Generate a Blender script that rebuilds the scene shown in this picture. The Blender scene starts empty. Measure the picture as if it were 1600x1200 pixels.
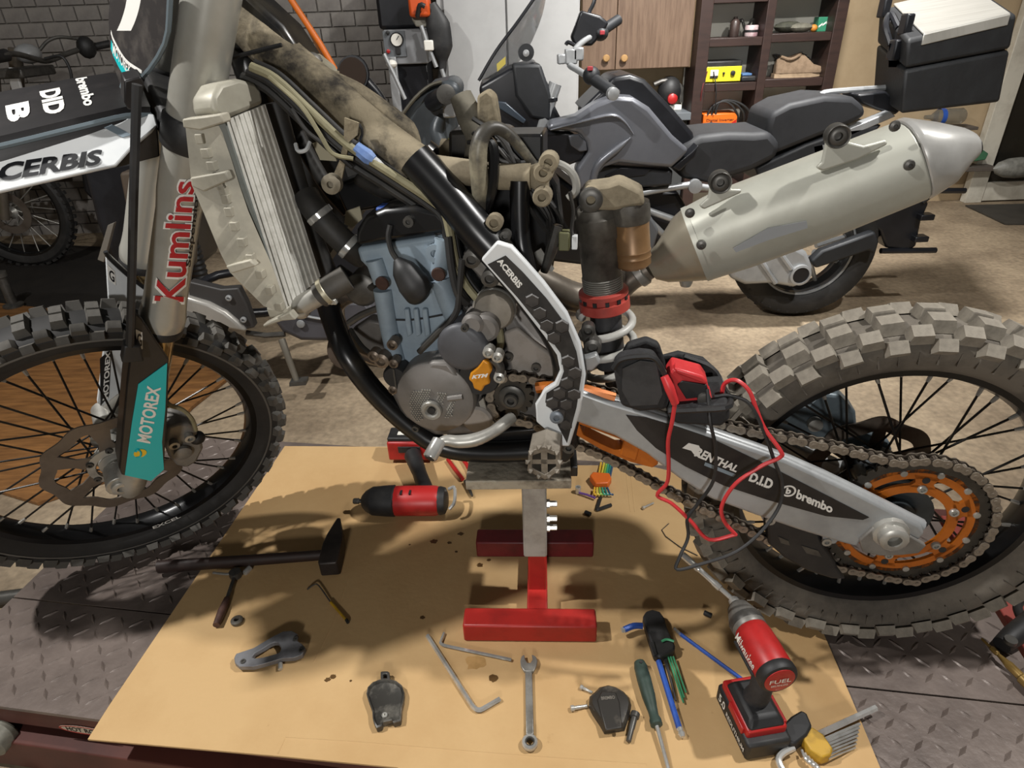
import bpy, math, random
from mathutils import Vector as V, Matrix
random.seed(7)
PI = math.pi
SC = bpy.context.scene
COL = SC.collection

# ---------------------------------------------------------------- camera
FPX, PITCH, ROLL, CAMH = 1000.4, .5231, -.0373, 1.0983
W_ = V((0, math.cos(PITCH), -math.sin(PITCH)))
_u0 = V((0, math.sin(PITCH), math.cos(PITCH)))
R_ = V((1, 0, 0)) * math.cos(ROLL) + _u0 * math.sin(ROLL)
U_ = V((1, 0, 0)) * -math.sin(ROLL) + _u0 * math.cos(ROLL)
CP = V((0, 0, CAMH))
cd = bpy.data.cameras.new('camera')
cd.sensor_width = 36
cd.lens = 36 * FPX / 1600
cd.clip_start = .02
cam = bpy.data.objects.new('camera', cd)
COL.objects.link(cam)
cam.matrix_world = Matrix(((R_.x, U_.x, -W_.x, CP.x), (R_.y, U_.y, -W_.y, CP.y), (R_.z, U_.z, -W_.z, CP.z), (0, 0, 0, 1)))
SC.camera = cam

# ---------------------------------------------------------------- light
wd = bpy.data.worlds.new('world')
SC.world = wd
wd.use_nodes = True
wd.node_tree.nodes['Background'].inputs[0].default_value = (.95, .92, .86, 1)
wd.node_tree.nodes['Background'].inputs[1].default_value = .06
def lamp(loc, power, size, col=(1, .98, .95), to=(0, 1.4, 0)):
    l = bpy.data.lights.new('ceiling_and_fill_light', 'AREA')
    l.energy = power
    l.shape = 'DISK'
    l.size = size
    l.color = col
    o = bpy.data.objects.new('ceiling_and_fill_light', l)
    COL.objects.link(o)
    o.location = loc
    o.rotation_euler = (V(to) - V(loc)).to_track_quat('-Z', 'Y').to_euler()
    return o
lamp((-1.75, .70, 2.7), 71, .09, to=(-.3, 1.3, 0))
lamp((1.5, .80, 2.7), 64, .09, to=(.5, 1.4, 0))
lamp((1.2, 2.6, 2.8), 60, .25, to=(1.1, 3.9, 0)).data.spread = math.radians(100)
lamp((-.3, -2.0, 1.25), 32, .3, to=(0, 1.2, .6))  # added fill light behind the camera, not a known lamp of the garage
vs = SC.view_settings
vs.view_transform = 'Standard'
vs.look = 'None'
vs.gamma = 1
vs.use_curve_mapping = False
vs.exposure = 0.0

# ---------------------------------------------------------------- places
LIFT = -.18                                   # garage floor below the lift deck
def ray(x, y): return W_ + R_ * ((x - 800) / FPX) + U_ * ((600 - y) / FPX)
def onz(x, y, z=0.0):
    d = ray(x, y)
    return CP + d * ((z - CAMH) / d.z)
def ony(x, y, Y):
    d = ray(x, y)
    return CP + d * (Y / d.y)
YAW = -.1659
A = V((math.cos(YAW), math.sin(YAW), 0))      # towards the tail of the dirt bike
N = V((math.sin(YAW), -math.cos(YAW), 0))     # towards its left side
Z = V((0, 0, 1))
RAX = V((.637, .886, .341))                   # rear axle
def bk(x, y, v=0.0):                          # a point of the upright plane v metres left of the bike's middle
    d = ray(x, y)
    return CP + d * (((RAX - CP).dot(N) + v) / d.dot(N))
def bks(pts, v=0.0): return [bk(p[0], p[1], p[2] if len(p) > 2 else v) for p in pts]
_k, _st = math.radians(26), .7463
S = Z * math.cos(_k) + A * math.sin(_k)       # fork direction, upwards
_e0 = -A * math.cos(_k) + Z * math.sin(_k)
E2 = _e0 * math.cos(_st) + N * math.sin(_st)  # forwards, steered
N2 = N * math.cos(_st) - _e0 * math.sin(_st)
_f0 = RAX - A * 1.49
_f0.z = .3639
FAX = _f0 - _e0 * .057 + E2 * .057            # front axle
def st(x, y, o=0.0):                          # same for the steered fork
    d = ray(x, y)
    return CP + d * (((FAX - CP).dot(N2) + o) / d.dot(N2))
def sts(pts, o=0.0): return [st(p[0], p[1], p[2] if len(p) > 2 else o) for p in pts]
def fk(s, e, n): return FAX + S * s + E2 * e + N2 * n

# ---------------------------------------------------------------- materials
def lin(h):
    h = h.lstrip('#')
    c = [int(h[i:i + 2], 16) / 255 for i in (0, 2, 4)]
    return tuple(x / 12.92 if x <= .04045 else ((x + .055) / 1.055) ** 2.4 for x in c) + (1,)
MATS = {}
def mat(key, col, rough=.5, metal=0.0, col2=None, sc=20.0, lo=.45, hi=.7, bump=0.0, bsc=None, coat=0.0, stretch=None, alpha=None, trans=0.0, emit=None):
    if key in MATS: return MATS[key]
    m = bpy.data.materials.new(key)
    m.use_nodes = True
    nt = m.node_tree
    b = nt.nodes['Principled BSDF']
    b.inputs['Base Color'].default_value = lin(col)
    b.inputs['Roughness'].default_value = rough
    b.inputs['Metallic'].default_value = metal * .62
    if coat: b.inputs['Coat Weight'].default_value = coat
    if trans: b.inputs['Transmission Weight'].default_value = trans
    if alpha is not None: b.inputs['Alpha'].default_value = alpha
    if emit:
        b.inputs['Emission Color'].default_value = lin(col)
        b.inputs['Emission Strength'].default_value = emit
    if col2 or bump:
        tc = nt.nodes.new('ShaderNodeTexCoord')
        mp = nt.nodes.new('ShaderNodeMapping')
        if stretch: mp.inputs['Scale'].default_value = stretch
        nt.links.new(tc.outputs['Object'], mp.inputs['Vector'])
    if col2:
        n = nt.nodes.new('ShaderNodeTexNoise')
        n.inputs['Scale'].default_value = sc
        n.inputs['Detail'].default_value = 6
        n.inputs['Roughness'].default_value = .65
        nt.links.new(mp.outputs[0], n.inputs['Vector'])
        r = nt.nodes.new('ShaderNodeValToRGB')
        r.color_ramp.elements[0].position = lo
        r.color_ramp.elements[0].color = lin(col)
        r.color_ramp.elements[1].position = hi
        r.color_ramp.elements[1].color = lin(col2)
        nt.links.new(n.outputs['Fac'], r.inputs[0])
        nt.links.new(r.outputs[0], b.inputs['Base Color'])
    if bump:
        n2 = nt.nodes.new('ShaderNodeTexNoise')
        n2.inputs['Scale'].default_value = bsc or sc * 4
        n2.inputs['Detail'].default_value = 4
        nt.links.new(mp.outputs[0], n2.inputs['Vector'])
        bp = nt.nodes.new('ShaderNodeBump')
        bp.inputs['Strength'].default_value = bump
        bp.inputs['Distance'].default_value = .004
        nt.links.new(n2.outputs['Fac'], bp.inputs['Height'])
        nt.links.new(bp.outputs[0], b.inputs['Normal'])
    MATS[key] = m
    return m

# ---------------------------------------------------------------- meshes
def catmull(pts, n):
    if n <= 1 or len(pts) < 3: return [V(p) for p in pts]
    out = []
    P = [V(p) for p in pts]
    P = [P[0] * 2 - P[1]] + P + [P[-1] * 2 - P[-2]]
    for i in range(1, len(P) - 2):
        a, b, c, d = P[i - 1:i + 3]
        for k in range(n):
            t = k / n
            out.append(.5 * (2 * b + (c - a) * t + (2 * a - 5 * b + 4 * c - d) * t * t + (3 * b - a - 3 * c + d) * t ** 3))
    out.append(P[-2])
    return out
def frame(ax):
    ax = V(ax).normalized()
    h = V((0, 0, 1)) if abs(ax.z) < .9 else V((1, 0, 0))
    u = ax.cross(h).normalized()
    return u, ax.cross(u).normalized(), ax
class B:
    def __init__(s): s.v, s.f = [], []
    def add(s, vs, fs):
        o = len(s.v)
        s.v += [V(p) for p in vs]
        s.f += [tuple(i + o for i in f) for f in fs]
        return s
    def box(s, c, size, ax=None):
        c = V(c)
        X, Y, Zz = ax or (V((1, 0, 0)), V((0, 1, 0)), V((0, 0, 1)))
        x, y, z = [d / 2 for d in size]
        p = [c + X * (i * x) + Y * (j * y) + Zz * (k * z) for k in (-1, 1) for j in (-1, 1) for i in (-1, 1)]
        return s.add(p, [(0, 2, 3, 1), (4, 5, 7, 6), (0, 1, 5, 4), (2, 6, 7, 3), (0, 4, 6, 2), (1, 3, 7, 5)])
    def prism(s, pts, vec, top=None):
        n = len(pts)
        vec = V(vec)
        p = [V(q) for q in pts]
        q = [V(k) for k in top] if top else [k + vec for k in p]
        nr = V((0, 0, 0))
        for i in range(n): nr += p[i].cross(p[(i + 1) % n])
        if nr.dot(q[0] - p[0]) > 0: p, q = p[::-1], q[::-1]
        return s.add(p + q, [tuple(range(n)), tuple(range(2 * n - 1, n - 1, -1))] + [(i, i + n, (i + 1) % n + n, (i + 1) % n) for i in range(n)])
    def loft(s, rings, cap=True, closed=False):
        n = len(rings[0])
        m = len(rings)
        fs = []
        for i in range(m if closed else m - 1):
            a, b = i * n, ((i + 1) % m) * n
            fs += [(a + k, a + (k + 1) % n, b + (k + 1) % n, b + k) for k in range(n)]
        if cap and not closed: fs += [tuple(range(n - 1, -1, -1)), tuple(range((m - 1) * n, m * n))]
        return s.add([p for r in rings for p in r], fs)
    def tube(s, pts, r, seg=10, res=1, closed=False, flat=1.0, fdir=None):
        P = catmull(pts, res)
        m = len(P)
        if not hasattr(r, '__len__'): r = [r] * len(pts)
        rr = []
        for i in range(m):
            t = i / (m - 1) * (len(r) - 1) if m > 1 else 0
            k = min(int(t), len(r) - 2)
            rr.append(r[k] + (r[k + 1] - r[k]) * (t - k))
        rings = []
        u = None
        for i in range(m):
            t = (P[min(i + 1, m - 1)] - P[max(i - 1, 0)])
            t = t.normalized() if t.length > 1e-9 else V((0, 0, 1))
            if fdir is not None: u = V(fdir)
            elif u is None: u = frame(t)[0]
            u = (u - t * u.dot(t)).normalized()
            w = t.cross(u)
            rings.append([P[i] + u * (math.cos(2 * PI * k / seg) * rr[i]) + w * (math.sin(2 * PI * k / seg) * rr[i] * flat) for k in range(seg)])
        return s.loft(rings, True, closed)
    def cyl(s, p0, p1, r0, r1=None, seg=20): return s.tube([p0, p1], [r0, r0 if r1 is None else r1], seg)
    def lathe(s, prof, c, ax, seg=32, u=None, cap=True, close=False):
        c = V(c)
        uu, w, ax = frame(ax)
        if u is not None:
            uu = V(u).normalized()
            w = V(ax).cross(uu).normalized()
        rings = [[c + ax * h + (uu * math.cos(2 * PI * k / seg) + w * math.sin(2 * PI * k / seg)) * r for k in range(seg)] for r, h in prof]
        return s.loft(rings, cap, close)
    def ell(s, c, rad, ax=None, seg=16, rows=9):
        X, Y, Zz = ax or (V((1, 0, 0)), V((0, 1, 0)), V((0, 0, 1)))
        c = V(c)
        rings = []
        for i in range(rows):
            t = PI * (i + .02 * (i == 0) - .02 * (i == rows - 1)) / (rows - 1)
            rings.append([c + X * (rad[0] * math.sin(t) * math.cos(2 * PI * k / seg)) + Y * (rad[1] * math.sin(t) * math.sin(2 * PI * k / seg)) - Zz * (rad[2] * math.cos(t)) for k in range(seg)])
        return s.loft(rings)
    def ring(s, outer, inner, vec):
        n = len(outer)
        vec = V(vec)
        o = [V(p) for p in outer]
        i_ = [V(p) for p in inner]
        vs = o + i_ + [p + vec for p in o] + [p + vec for p in i_]
        fs = []
        for k in range(n):
            j = (k + 1) % n
            fs += [(k, j, n + j, n + k), (2 * n + k, 3 * n + k, 3 * n + j, 2 * n + j), (k, 2 * n + k, 2 * n + j, j), (n + k, n + j, 3 * n + j, 3 * n + k)]
        return s.add(vs, fs)
    def sheet(s, grid, th):                  # a bent sheet: grid of points, thickness along its own normal
        nu, nv = len(grid), len(grid[0])
        top, bot = [], []
        for i in range(nu):
            for j in range(nv):
                a = V(grid[min(i + 1, nu - 1)][j]) - V(grid[max(i - 1, 0)][j])
                b = V(grid[i][min(j + 1, nv - 1)]) - V(grid[i][max(j - 1, 0)])
                n = a.cross(b).normalized() * (th / 2)
                top.append(V(grid[i][j]) + n)
                bot.append(V(grid[i][j]) - n)
        q = nu * nv
        fs = []
        for i in range(nu - 1):
            for j in range(nv - 1):
                a = i * nv + j
                fs += [(a, a + nv, a + nv + 1, a + 1), (q + a, q + a + 1, q + a + nv + 1, q + a + nv)]
        edge = [j for j in range(nv)] + [i * nv + nv - 1 for i in range(1, nu)] + [(nu - 1) * nv + j for j in range(nv - 2, -1, -1)] + [i * nv for i in range(nu - 2, 0, -1)]
        for k in range(len(edge)):
            a, b = edge[k], edge[(k + 1) % len(edge)]
            fs.append((a, b, q + b, q + a))
        return s.add(top + bot, fs)
def mesh_of(b, name, m, org, flat=False):
    me = bpy.data.meshes.new(name)
    o = V(org)
    me.from_pydata([tuple(p - o) for p in b.v], [], b.f)
    me.update()
    if m is not None:
        for k in (m if isinstance(m, (list, tuple)) else [m]): me.materials.append(k)
    if not flat:
        me.polygons.foreach_set('use_smooth', [True] * len(me.polygons))
        me.set_sharp_from_angle(angle=math.radians(38))
    return me
def thing(name, label, cat, loc, group=None, kind=None):
    o = bpy.data.objects.new(name, None)
    o.empty_display_size = .05
    COL.objects.link(o)
    o.location = V(loc)
    o['label'] = label
    o['category'] = cat
    if group: o['group'] = group
    if kind: o['kind'] = kind
    ORG[o.name] = V(loc)
    return o
ORG = {}
def part(name, b, m, parent=None, bev=0.0, label=None, cat=None, group=None, kind=None, flat=False, org=None, seg=2):
    if parent is None:
        if org is None:
            xs, ys, zs = [p.x for p in b.v], [p.y for p in b.v], [p.z for p in b.v]
            org = V(((min(xs) + max(xs)) / 2, (min(ys) + max(ys)) / 2, min(zs)))
    else: org = ORG[parent.name]
    o = bpy.data.objects.new(name, mesh_of(b, name, m, org, flat))
    COL.objects.link(o)
    if parent is None: o.location = org
    else: o.parent = parent
    ORG[o.name] = V(org)
    if bev:
        md = o.modifiers.new('bevel', 'BEVEL')
        md.width = bev
        md.segments = seg
        md.limit_method = 'ANGLE'
        md.angle_limit = math.radians(35)
    if label: o['label'] = label
    if cat: o['category'] = cat
    if group: o['group'] = group
    if kind: o['kind'] = kind
    return o
def inst(name, me, parent, mw, label=None):     # one more piece sharing a mesh; mw is its world matrix
    o = bpy.data.objects.new(name, me)
    COL.objects.link(o)
    o.parent = parent
    o.matrix_local = Matrix.Translation(-ORG[parent.name]) @ mw
    if label: o['label'] = label
    return o
def axes(X, Y, Zz, c):
    return Matrix(((X.x, Y.x, Zz.x, c.x), (X.y, Y.y, Zz.y, c.y), (X.z, Y.z, Zz.z, c.z), (0, 0, 0, 1)))
def lettering(name, s, fn, m, parent, bold=.0, shear=0.0, th=.0006, space=1.0):
    cu = bpy.data.curves.new(name, 'FONT')
    cu.body = s
    cu.size = 1
    cu.shear = shear
    cu.offset = bold
    cu.space_character = space
    cu.resolution_u = 3
    t = bpy.data.objects.new(name, cu)
    COL.objects.link(t)
    bpy.context.view_layer.update()
    me0 = bpy.data.meshes.new_from_object(t)
    vs_ = [p.co.copy() for p in me0.vertices]
    fs_ = [tuple(p.vertices) for p in me0.polygons]
    bpy.data.objects.remove(t)
    bpy.data.curves.remove(cu)
    bpy.data.meshes.remove(me0)
    x0, x1 = min(p.x for p in vs_), max(p.x for p in vs_)
    y0, y1 = min(p.y for p in vs_), max(p.y for p in vs_)
    b = B()
    b.add([fn((p.x - x0) / (x1 - x0), (p.y - y0) / (y1 - y0), th) for p in vs_], fs_)
    return part(name, b, m, parent, flat=True)
def quad(p00, p10, p11, p01, face=None):        # unit square -> four corners (bottom left, bottom right, top right, top left)
    p00, p10, p11, p01 = V(p00), V(p10), V(p11), V(p01)
    n = (p10 - p00).cross(p01 - p00).normalized()
    if n.dot(CP - p00) < 0: n = -n
    def fn(u, v, w): return p00 * ((1 - u) * (1 - v)) + p10 * (u * (1 - v)) + p11 * (u * v) + p01 * ((1 - u) * v) + n * w
    return fn
def circle(c, u, w, r, n, a0=0.0): return [V(c) + u * (r * math.cos(a0 + 2 * PI * k / n)) + w * (r * math.sin(a0 + 2 * PI * k / n)) for k in range(n)]
def bolt(b, p, ax, r=.006, h=.004, hex=6):
    p, ax = V(p), V(ax).normalized()
    b.lathe([(r, 0), (r, h * .7), (r * .85, h), (r * .5, h), (r * .5, h * .4)], p, ax, 12)
# ================================================================ setting
M_floor = mat('concrete_floor', '#9c8b73', .75, 0, '#6a5b49', 1.6, .40, .68, .35, 60)
def floor_stains():
    nt = M_floor.node_tree
    b = nt.nodes['Principled BSDF']
    src = b.inputs['Base Color'].links[0].from_socket
    tc = nt.nodes.new('ShaderNodeTexCoord')
    n = nt.nodes.new('ShaderNodeTexNoise')
    n.inputs['Scale'].default_value = 45
    n.inputs['Detail'].default_value = 8
    nt.links.new(tc.outputs['Object'], n.inputs['Vector'])
    mx = nt.nodes.new('ShaderNodeMix')
    mx.data_type = 'RGBA'
    mx.blend_type = 'OVERLAY'
    mx.inputs[0].default_value = .55
    nt.links.new(src, mx.inputs[6])
    nt.links.new(n.outputs['Fac'], mx.inputs[7])
    nt.links.new(mx.outputs[2], b.inputs['Base Color'])
floor_stains()
part('floor', B().box((0, 3, LIFT - .05), (14, 9, .1)), M_floor, kind='structure', label='worn grey concrete garage floor with dark stains', org=(0, 3, LIFT))
WY = 4.66
M_mortar = mat('mortar', '#7d7872', .9, 0, '#65605b', 12)
M_block = mat('block_paint', '#928d87', .85, 0, '#787370', 6, .4, .7, .5, 50)
M_plaster = mat('beige_plaster', '#b09b7c', .8, 0, '#a28d6e', 3)
wb = part('wall_back', B().box((-2.6, WY + .06, 1.31), (5.2, .12, 2.98)), M_mortar, kind='structure', label='back wall of grey painted blocks with recessed mortar', org=(-2.6, WY, LIFT))
part('wall_rear', B().box((2.75, WY + .06, 1.31), (5.5, .12, 2.98)), M_plaster, kind='structure', label='smooth beige plastered wall behind the shelves', org=(3, WY, LIFT))
part('wall_left', B().box((-5.26, 1.6, 1.31), (.12, 6.24, 2.98)), M_plaster, kind='structure', label='plain plastered wall at the far left side', org=(-5.26, 1.6, LIFT))
part('wall_right', B().box((5.56, 1.6, 1.31), (.12, 6.24, 2.98)), M_plaster, kind='structure', label='plain plastered wall at the far right side', org=(5.56, 1.6, LIFT))
bw, bh = .150, .084
bb = B().box((0, 0, 0), (bw - .010, .03, bh - .009))
me_br = mesh_of(bb, 'brick', M_block, (0, 0, 0))
for r in range(11):
    z = .52 + r * bh
    for i in range(27):
        x = -3.75 + i * bw + (r % 2) * bw / 2
        o = inst('brick', me_br, wb, Matrix.Translation((x, WY + .001 + random.uniform(-.002, .002), z)))
b = B()
for r in list(range(-8, 0)) + list(range(11, 27)):
    for i in range(34): b.box((-4.95 + i * bw + (r % 2) * bw / 2, WY + .001, .52 + r * bh), (bw - .010, .03, bh - .009))
for r in range(11):
    for i in range(8): b.box((-4.95 + i * bw + (r % 2) * bw / 2, WY + .001, .52 + r * bh), (bw - .010, .03, bh - .009))
part('bricks', b, M_block, wb, kind='stuff')
# grey boards under the blocks at the left
M_plank = mat('grey_board', '#5b534b', .8, 0, '#443d37', 8, .4, .7, .3, 40, stretch=(1, 1, 14))
pl = thing('plank_bench', 'grey weathered board bench against the block wall behind the far dirt bike', 'bench', (-2.7, 4.45, LIFT))
for k in range(4): part('plank', B().box((-2.75, 4.46, .52 - k * .085), (2.4, .04, .078)), M_plank, pl, .004)
for x in (-3.8, -1.7): part('leg', B().box((x, 4.53, .17), (.07, .07, .70)), M_plank, pl, .004)
# white framed door at the right
M_whitep = mat('white_frame_paint', '#c9c4b6', .5, 0, '#b3ad9f', 9)
M_dark = mat('dark_pane', '#26241f', .25, 0, '#1d1b18', 2)
DY = WY - .06
p0, p1 = ony(1503, 315, DY), ony(1531, 315, DY)
q0, q1 = ony(1580, 80, DY), ony(1608, 80, DY)
dr = thing('door_1', 'white framed door with a dark pane at the right', 'door', (p0.x, DY, LIFT), kind='structure')
x0 = (p0.x + q0.x) / 2
part('door_frame', B().box((x0 + .055, DY, .75), (.12, .06, 1.86)), M_whitep, dr, .004)
part('bottom_rail', B().box((x0 + .75, DY, LIFT + .075), (1.3, .05, .13)), M_whitep, dr, .004)
part('pane', B().box((x0 + .75, DY + .01, .8), (1.28, .02, 1.7)), M_dark, dr)
part('threshold_mat', B().prism([onz(*q, LIFT + .003) for q in ((1508, 322), (1680, 318), (1690, 352), (1570, 351))], (0, 0, .008)), mat('dark_mat', '#3d3932', .8, 0, '#312d28', 9), label='dark rubber mat on the floor before the white door', cat='mat')
part('crumpled_bag', B().ell(ony(1590, 262, DY - .12), (.17, .06, .07), None, 12, 7), mat('grey_plastic', '#7d7c75', .5, 0, '#5c5b55', 20, bump=.8, bsc=30), label='crumpled grey plastic bag hung against the dark door pane', cat='bag')
# brown sheet on the floor behind the front wheel
M_brown = mat('brown_wood', '#8d6236', .55, 0, '#5d3d1f', 3.0, .35, .7, .15, 30, stretch=(2, 14, 1))
part('plywood_sheet', B().prism([onz(*q, LIFT + .002) for q in ((-260, 690), (-60, 470), (350, 515), (405, 556), (300, 640), (210, 740), (60, 790))], (0, 0, .012)), M_brown, label='brown wood grained sheet lying on the floor behind the front wheel', cat='board')

part('floor_shade', B().prism([onz(*q, LIFT + .001) for q in ((-300, 372), (120, 385), (262, 392), (345, 462), (310, 512), (90, 500), (-60, 465), (-300, 560))], (0, 0, .006)), mat('painted_shade', '#1d1915', .7, 0, '#13100e', 6), label='thin black sheet added as painted shade on the floor around the far left bikes', cat='mat')  # no real mat: dark sheet that paints the shade on this floor
# ================================================================ lift
def dk(u, v, z=0.0): return V((RAX.x, RAX.y, 0)) + A * u + N * v + Z * z
U0, U1, V0, V1, VS = -1.775, .335, -.49, .392, .153
M_deck = mat('deck_plate', '#7b6f68', .38, .3, '#544a45', 4, .38, .7, .25, 55)
M_rust = mat('lift_rail_red', '#5a3028', .6, 0, '#3f221d', 5, .4, .75)
M_steel = mat('bare_steel', '#9a9892', .35, .8, '#6b6862', 15)
M_black = mat('black_plastic', '#171717', .45, 0, '#262524', 14)
lift = thing('lift_table', 'low motorcycle lift with dark checker plate deck and red brown rails', 'lift', dk(-.72, 0, LIFT))
AX = (A, N, Z)
part('deck_plate', B().box(dk((U0 + U1) / 2, (V0 + VS - .002) / 2, -.004), (U1 - U0, VS - .002 - V0, .008), AX), M_deck, lift)
part('side_deck_plate', B().box(dk((U0 + U1) / 2, (V1 + VS + .002) / 2, -.004), (U1 - U0, V1 - VS - .002, .008), AX), M_deck, lift)
part('side_rail', B().box(dk((U0 + U1) / 2, V1 - .012, -.031), (U1 - U0, .022, .046), AX), M_rust, lift, .002)
part('side_rail', B().box(dk((U0 + U1) / 2, V0 + .012, -.031), (U1 - U0, .022, .046), AX), M_rust, lift, .002)
part('end_rail', B().box(dk(U0 + .012, (V0 + V1) / 2, -.031), (.022, V1 - V0, .046), AX), M_rust, lift, .002)
part('end_rail', B().box(dk(U1 - .012, (V0 + V1) / 2, -.031), (.022, V1 - V0, .046), AX), M_rust, lift, .002)
part('base_frame', B().box(dk((U0 + U1) / 2 + .05, V1 - .004, -.125), (U1 - U0 + .3, .05, .085), AX), M_rust, lift, .003)
part('base_frame', B().box(dk((U0 + U1) / 2 + .05, V0 + .03, -.125), (U1 - U0 + .3, .05, .085), AX), M_rust, lift, .003)
part('cross_member', B().box(dk(U1 + .10, -.05, -.11), (.06, .8, .07), AX), mat('lift_red', '#8d4038', .5, 0, '#6d302a', 6), lift, .003)
part('cross_member', B().box(dk(U0 + .3, -.05, -.11), (.06, .8, .07), AX), MATS['lift_red'], lift, .003)
# raised tread of the checker plate, only where the deck lies open
b = B()
pit = .0345
CB = [(-.783, .689), (-.69, 1.59), (-.12, 1.53), (.2, 1.42), (.60, 1.40), (.605, .838), (.584, .589), (.58, .50), (-.1, .52), (-.197, .617)]
def inside(p, poly):
    c = False
    for i in range(len(poly)):
        a, q = poly[i], poly[i - 1]
        if (a[1] > p[1]) != (q[1] > p[1]) and p[0] < (q[0] - a[0]) * (p[1] - a[1]) / (q[1] - a[1]) + a[0]: c = not c
    return c
nu, nv = int((U1 - U0) / pit), int((V1 - V0) / pit)
for i in range(nu):
    for j in range(nv):
        u, v = U0 + .02 + i * pit, V0 + .02 + j * pit
        c = dk(u, v)
        if inside((c.x, c.y), CB) or v > V1 - .015 or abs(v - VS) < .014: continue
        an = math.radians(45 if (i + j) % 2 else -45)
        d1 = A * math.cos(an) + N * math.sin(an)
        d2 = A * -math.sin(an) + N * math.cos(an)
        L, w, h = .0165, .0042, .0026
        b.add([c + d1 * L, c + d2 * w, c - d1 * L, c - d2 * w, c + d1 * L * .55 + Z * h, c - d1 * L * .55 + Z * h],
              [(0, 1, 4), (1, 5, 4), (1, 2, 5), (2, 3, 5), (3, 4, 5), (3, 0, 4)])
part('deck_tread', b, M_deck, lift, kind='stuff')
# oval maker's badge on the rail
fc = V1 + .0005
def rail(x, y):
    d = ray(x, y)
    return CP + d * (((RAX - CP).dot(N) + fc) / d.dot(N))
b = B()
rp = rail(8, 1139) + N * .018
b.lathe([(.026, -.02), (.03, -.016), (.03, .016), (.026, .02), (.012, .02), (.012, .03)], rp, N, 24)
part('roller', b, mat('grey_roller', '#77756a', .5, .3, '#5a584f', 20), lift)
bc = (rail(90, 1136) + rail(172, 1146)) / 2
b = B().prism([bc + A * (.052 * math.cos(t)) + Z * (.0115 * math.sin(t)) for t in [2 * PI * k / 28 for k in range(28)]], N * .0006)
bd = part('badge', b, mat('badge_cream', '#b5ab98', .5), lift)
b = B().ring([bc + N * .0006 + A * (.052 * math.cos(t)) + Z * (.0115 * math.sin(t)) for t in [2 * PI * k / 28 for k in range(28)]], [bc + N * .0006 + A * (.048 * math.cos(t)) + Z * (.009 * math.sin(t)) for t in [2 * PI * k / 28 for k in range(28)]], N * .0005)
part('badge_border', b, mat('badge_red', '#93281f', .5), bd)
lo = bc - A * .036 - Z * .0062 + N * .0007
lettering('badge_lettering', 'HOT ROD', quad(lo, lo + A * .072, lo + A * .072 + Z * .0125, lo + Z * .0125), mat('ink_black', '#0e0e0e', .5), bd, .02)

# ================================================================ cardboard
M_card = mat('cardboard', '#c09f70', .85, 0, '#b18e5f', 2.2, .4, .7, .12, 90)
def card_stains():
    nt = M_card.node_tree
    b = nt.nodes['Principled BSDF']
    src = b.inputs['Base Color'].links[0].from_socket
    tc = nt.nodes.new('ShaderNodeTexCoord')
    n = nt.nodes.new('ShaderNodeTexNoise')
    n.inputs['Scale'].default_value = 11
    n.inputs['Detail'].default_value = 7
    n.inputs['Roughness'].default_value = .7
    nt.links.new(tc.outputs['Object'], n.inputs['Vector'])
    r = nt.nodes.new('ShaderNodeValToRGB')
    r.color_ramp.elements[0].position = .67
    r.color_ramp.elements[0].color = (0, 0, 0, 1)
    r.color_ramp.elements[1].position = .76
    r.color_ramp.elements[1].color = (.75, .75, .75, 1)
    nt.links.new(n.outputs['Fac'], r.inputs[0])
    mx = nt.nodes.new('ShaderNodeMix')
    mx.data_type = 'RGBA'
    nt.links.new(r.outputs[0], mx.inputs[0])
    nt.links.new(src, mx.inputs[6])
    mx.inputs[7].default_value = lin('#7d5a30')
    nt.links.new(mx.outputs[2], b.inputs['Base Color'])
card_stains()
CT = .0075
cbd = thing('cardboard_sheet', 'large flattened brown cardboard sheet spread under the bike', 'cardboard', (0, 1.0, 0))
cpx = [onz(137, 1155, CT), onz(170, 1103, CT), onz(445, 697, CT), onz(600, 698, CT), onz(742, 704, CT), onz(800, 722, CT), onz(905, 727, CT), onz(1010, 727, CT), V((.60, 1.30, CT)), onz(1288, 992, CT), onz(1330, 1090, CT), onz(1378, 1206, CT), onz(1420, 1300, CT), onz(900, 1290, CT), onz(620, 1199, CT), onz(433, 1181, CT)]
part('sheet', B().prism([p - Z * .004 for p in cpx], (0, 0, .004)), M_card, cbd)
def crease(pts, w=.0022):
    b = B()
    P = [onz(x, y, CT) for x, y in pts]
    b.tube(P, w, 6, 1, flat=.4, fdir=(0, 1, 0))
    return b
part('fold_line', crease([(434, 1178), (446, 1153), (560, 1160), (800, 1180), (1010, 1195)], .0016), M_card, cbd)
part('fold_line', crease([(545, 900), (520, 975), (490, 1035)], .0014), M_card, cbd)
part('fold_line', crease([(985, 735), (992, 800)], .0016), M_card, cbd)
part('fold_line', crease([(978, 735), (985, 800)], .0016), M_card, cbd)
M_oil = mat('oil_stain', '#5d4425', .35, 0, '#4b351b', 30)
for k, (x, y, rr) in enumerate(((678, 846, .009), (702, 848, .006), (720, 834, .008), (750, 883, .008), (764, 875, .006), (713, 862, .004), (640, 851, .003), (745, 1035, .022), (520, 1057, .007), (512, 1062, .006), (770, 1060, .010), (660, 965, .006), (548, 1064, .003))):
    c = onz(x, y, CT)
    b = B()
    pts = []
    for i in range(16):
        r_ = rr * random.uniform(.7, 1.15)
        pts.append(c + V((math.cos(2 * PI * i / 16) * r_, math.sin(2 * PI * i / 16) * r_ * .8, 0)))
    b.prism(pts, (0, 0, .0003))
    if k == 7: part('oil_stain', b, mat('pale_oil_stain', '#b08a55', .6, 0, '#9a7745', 40), cbd)
    else: part('oil_stain', b, M_oil, cbd)
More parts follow.
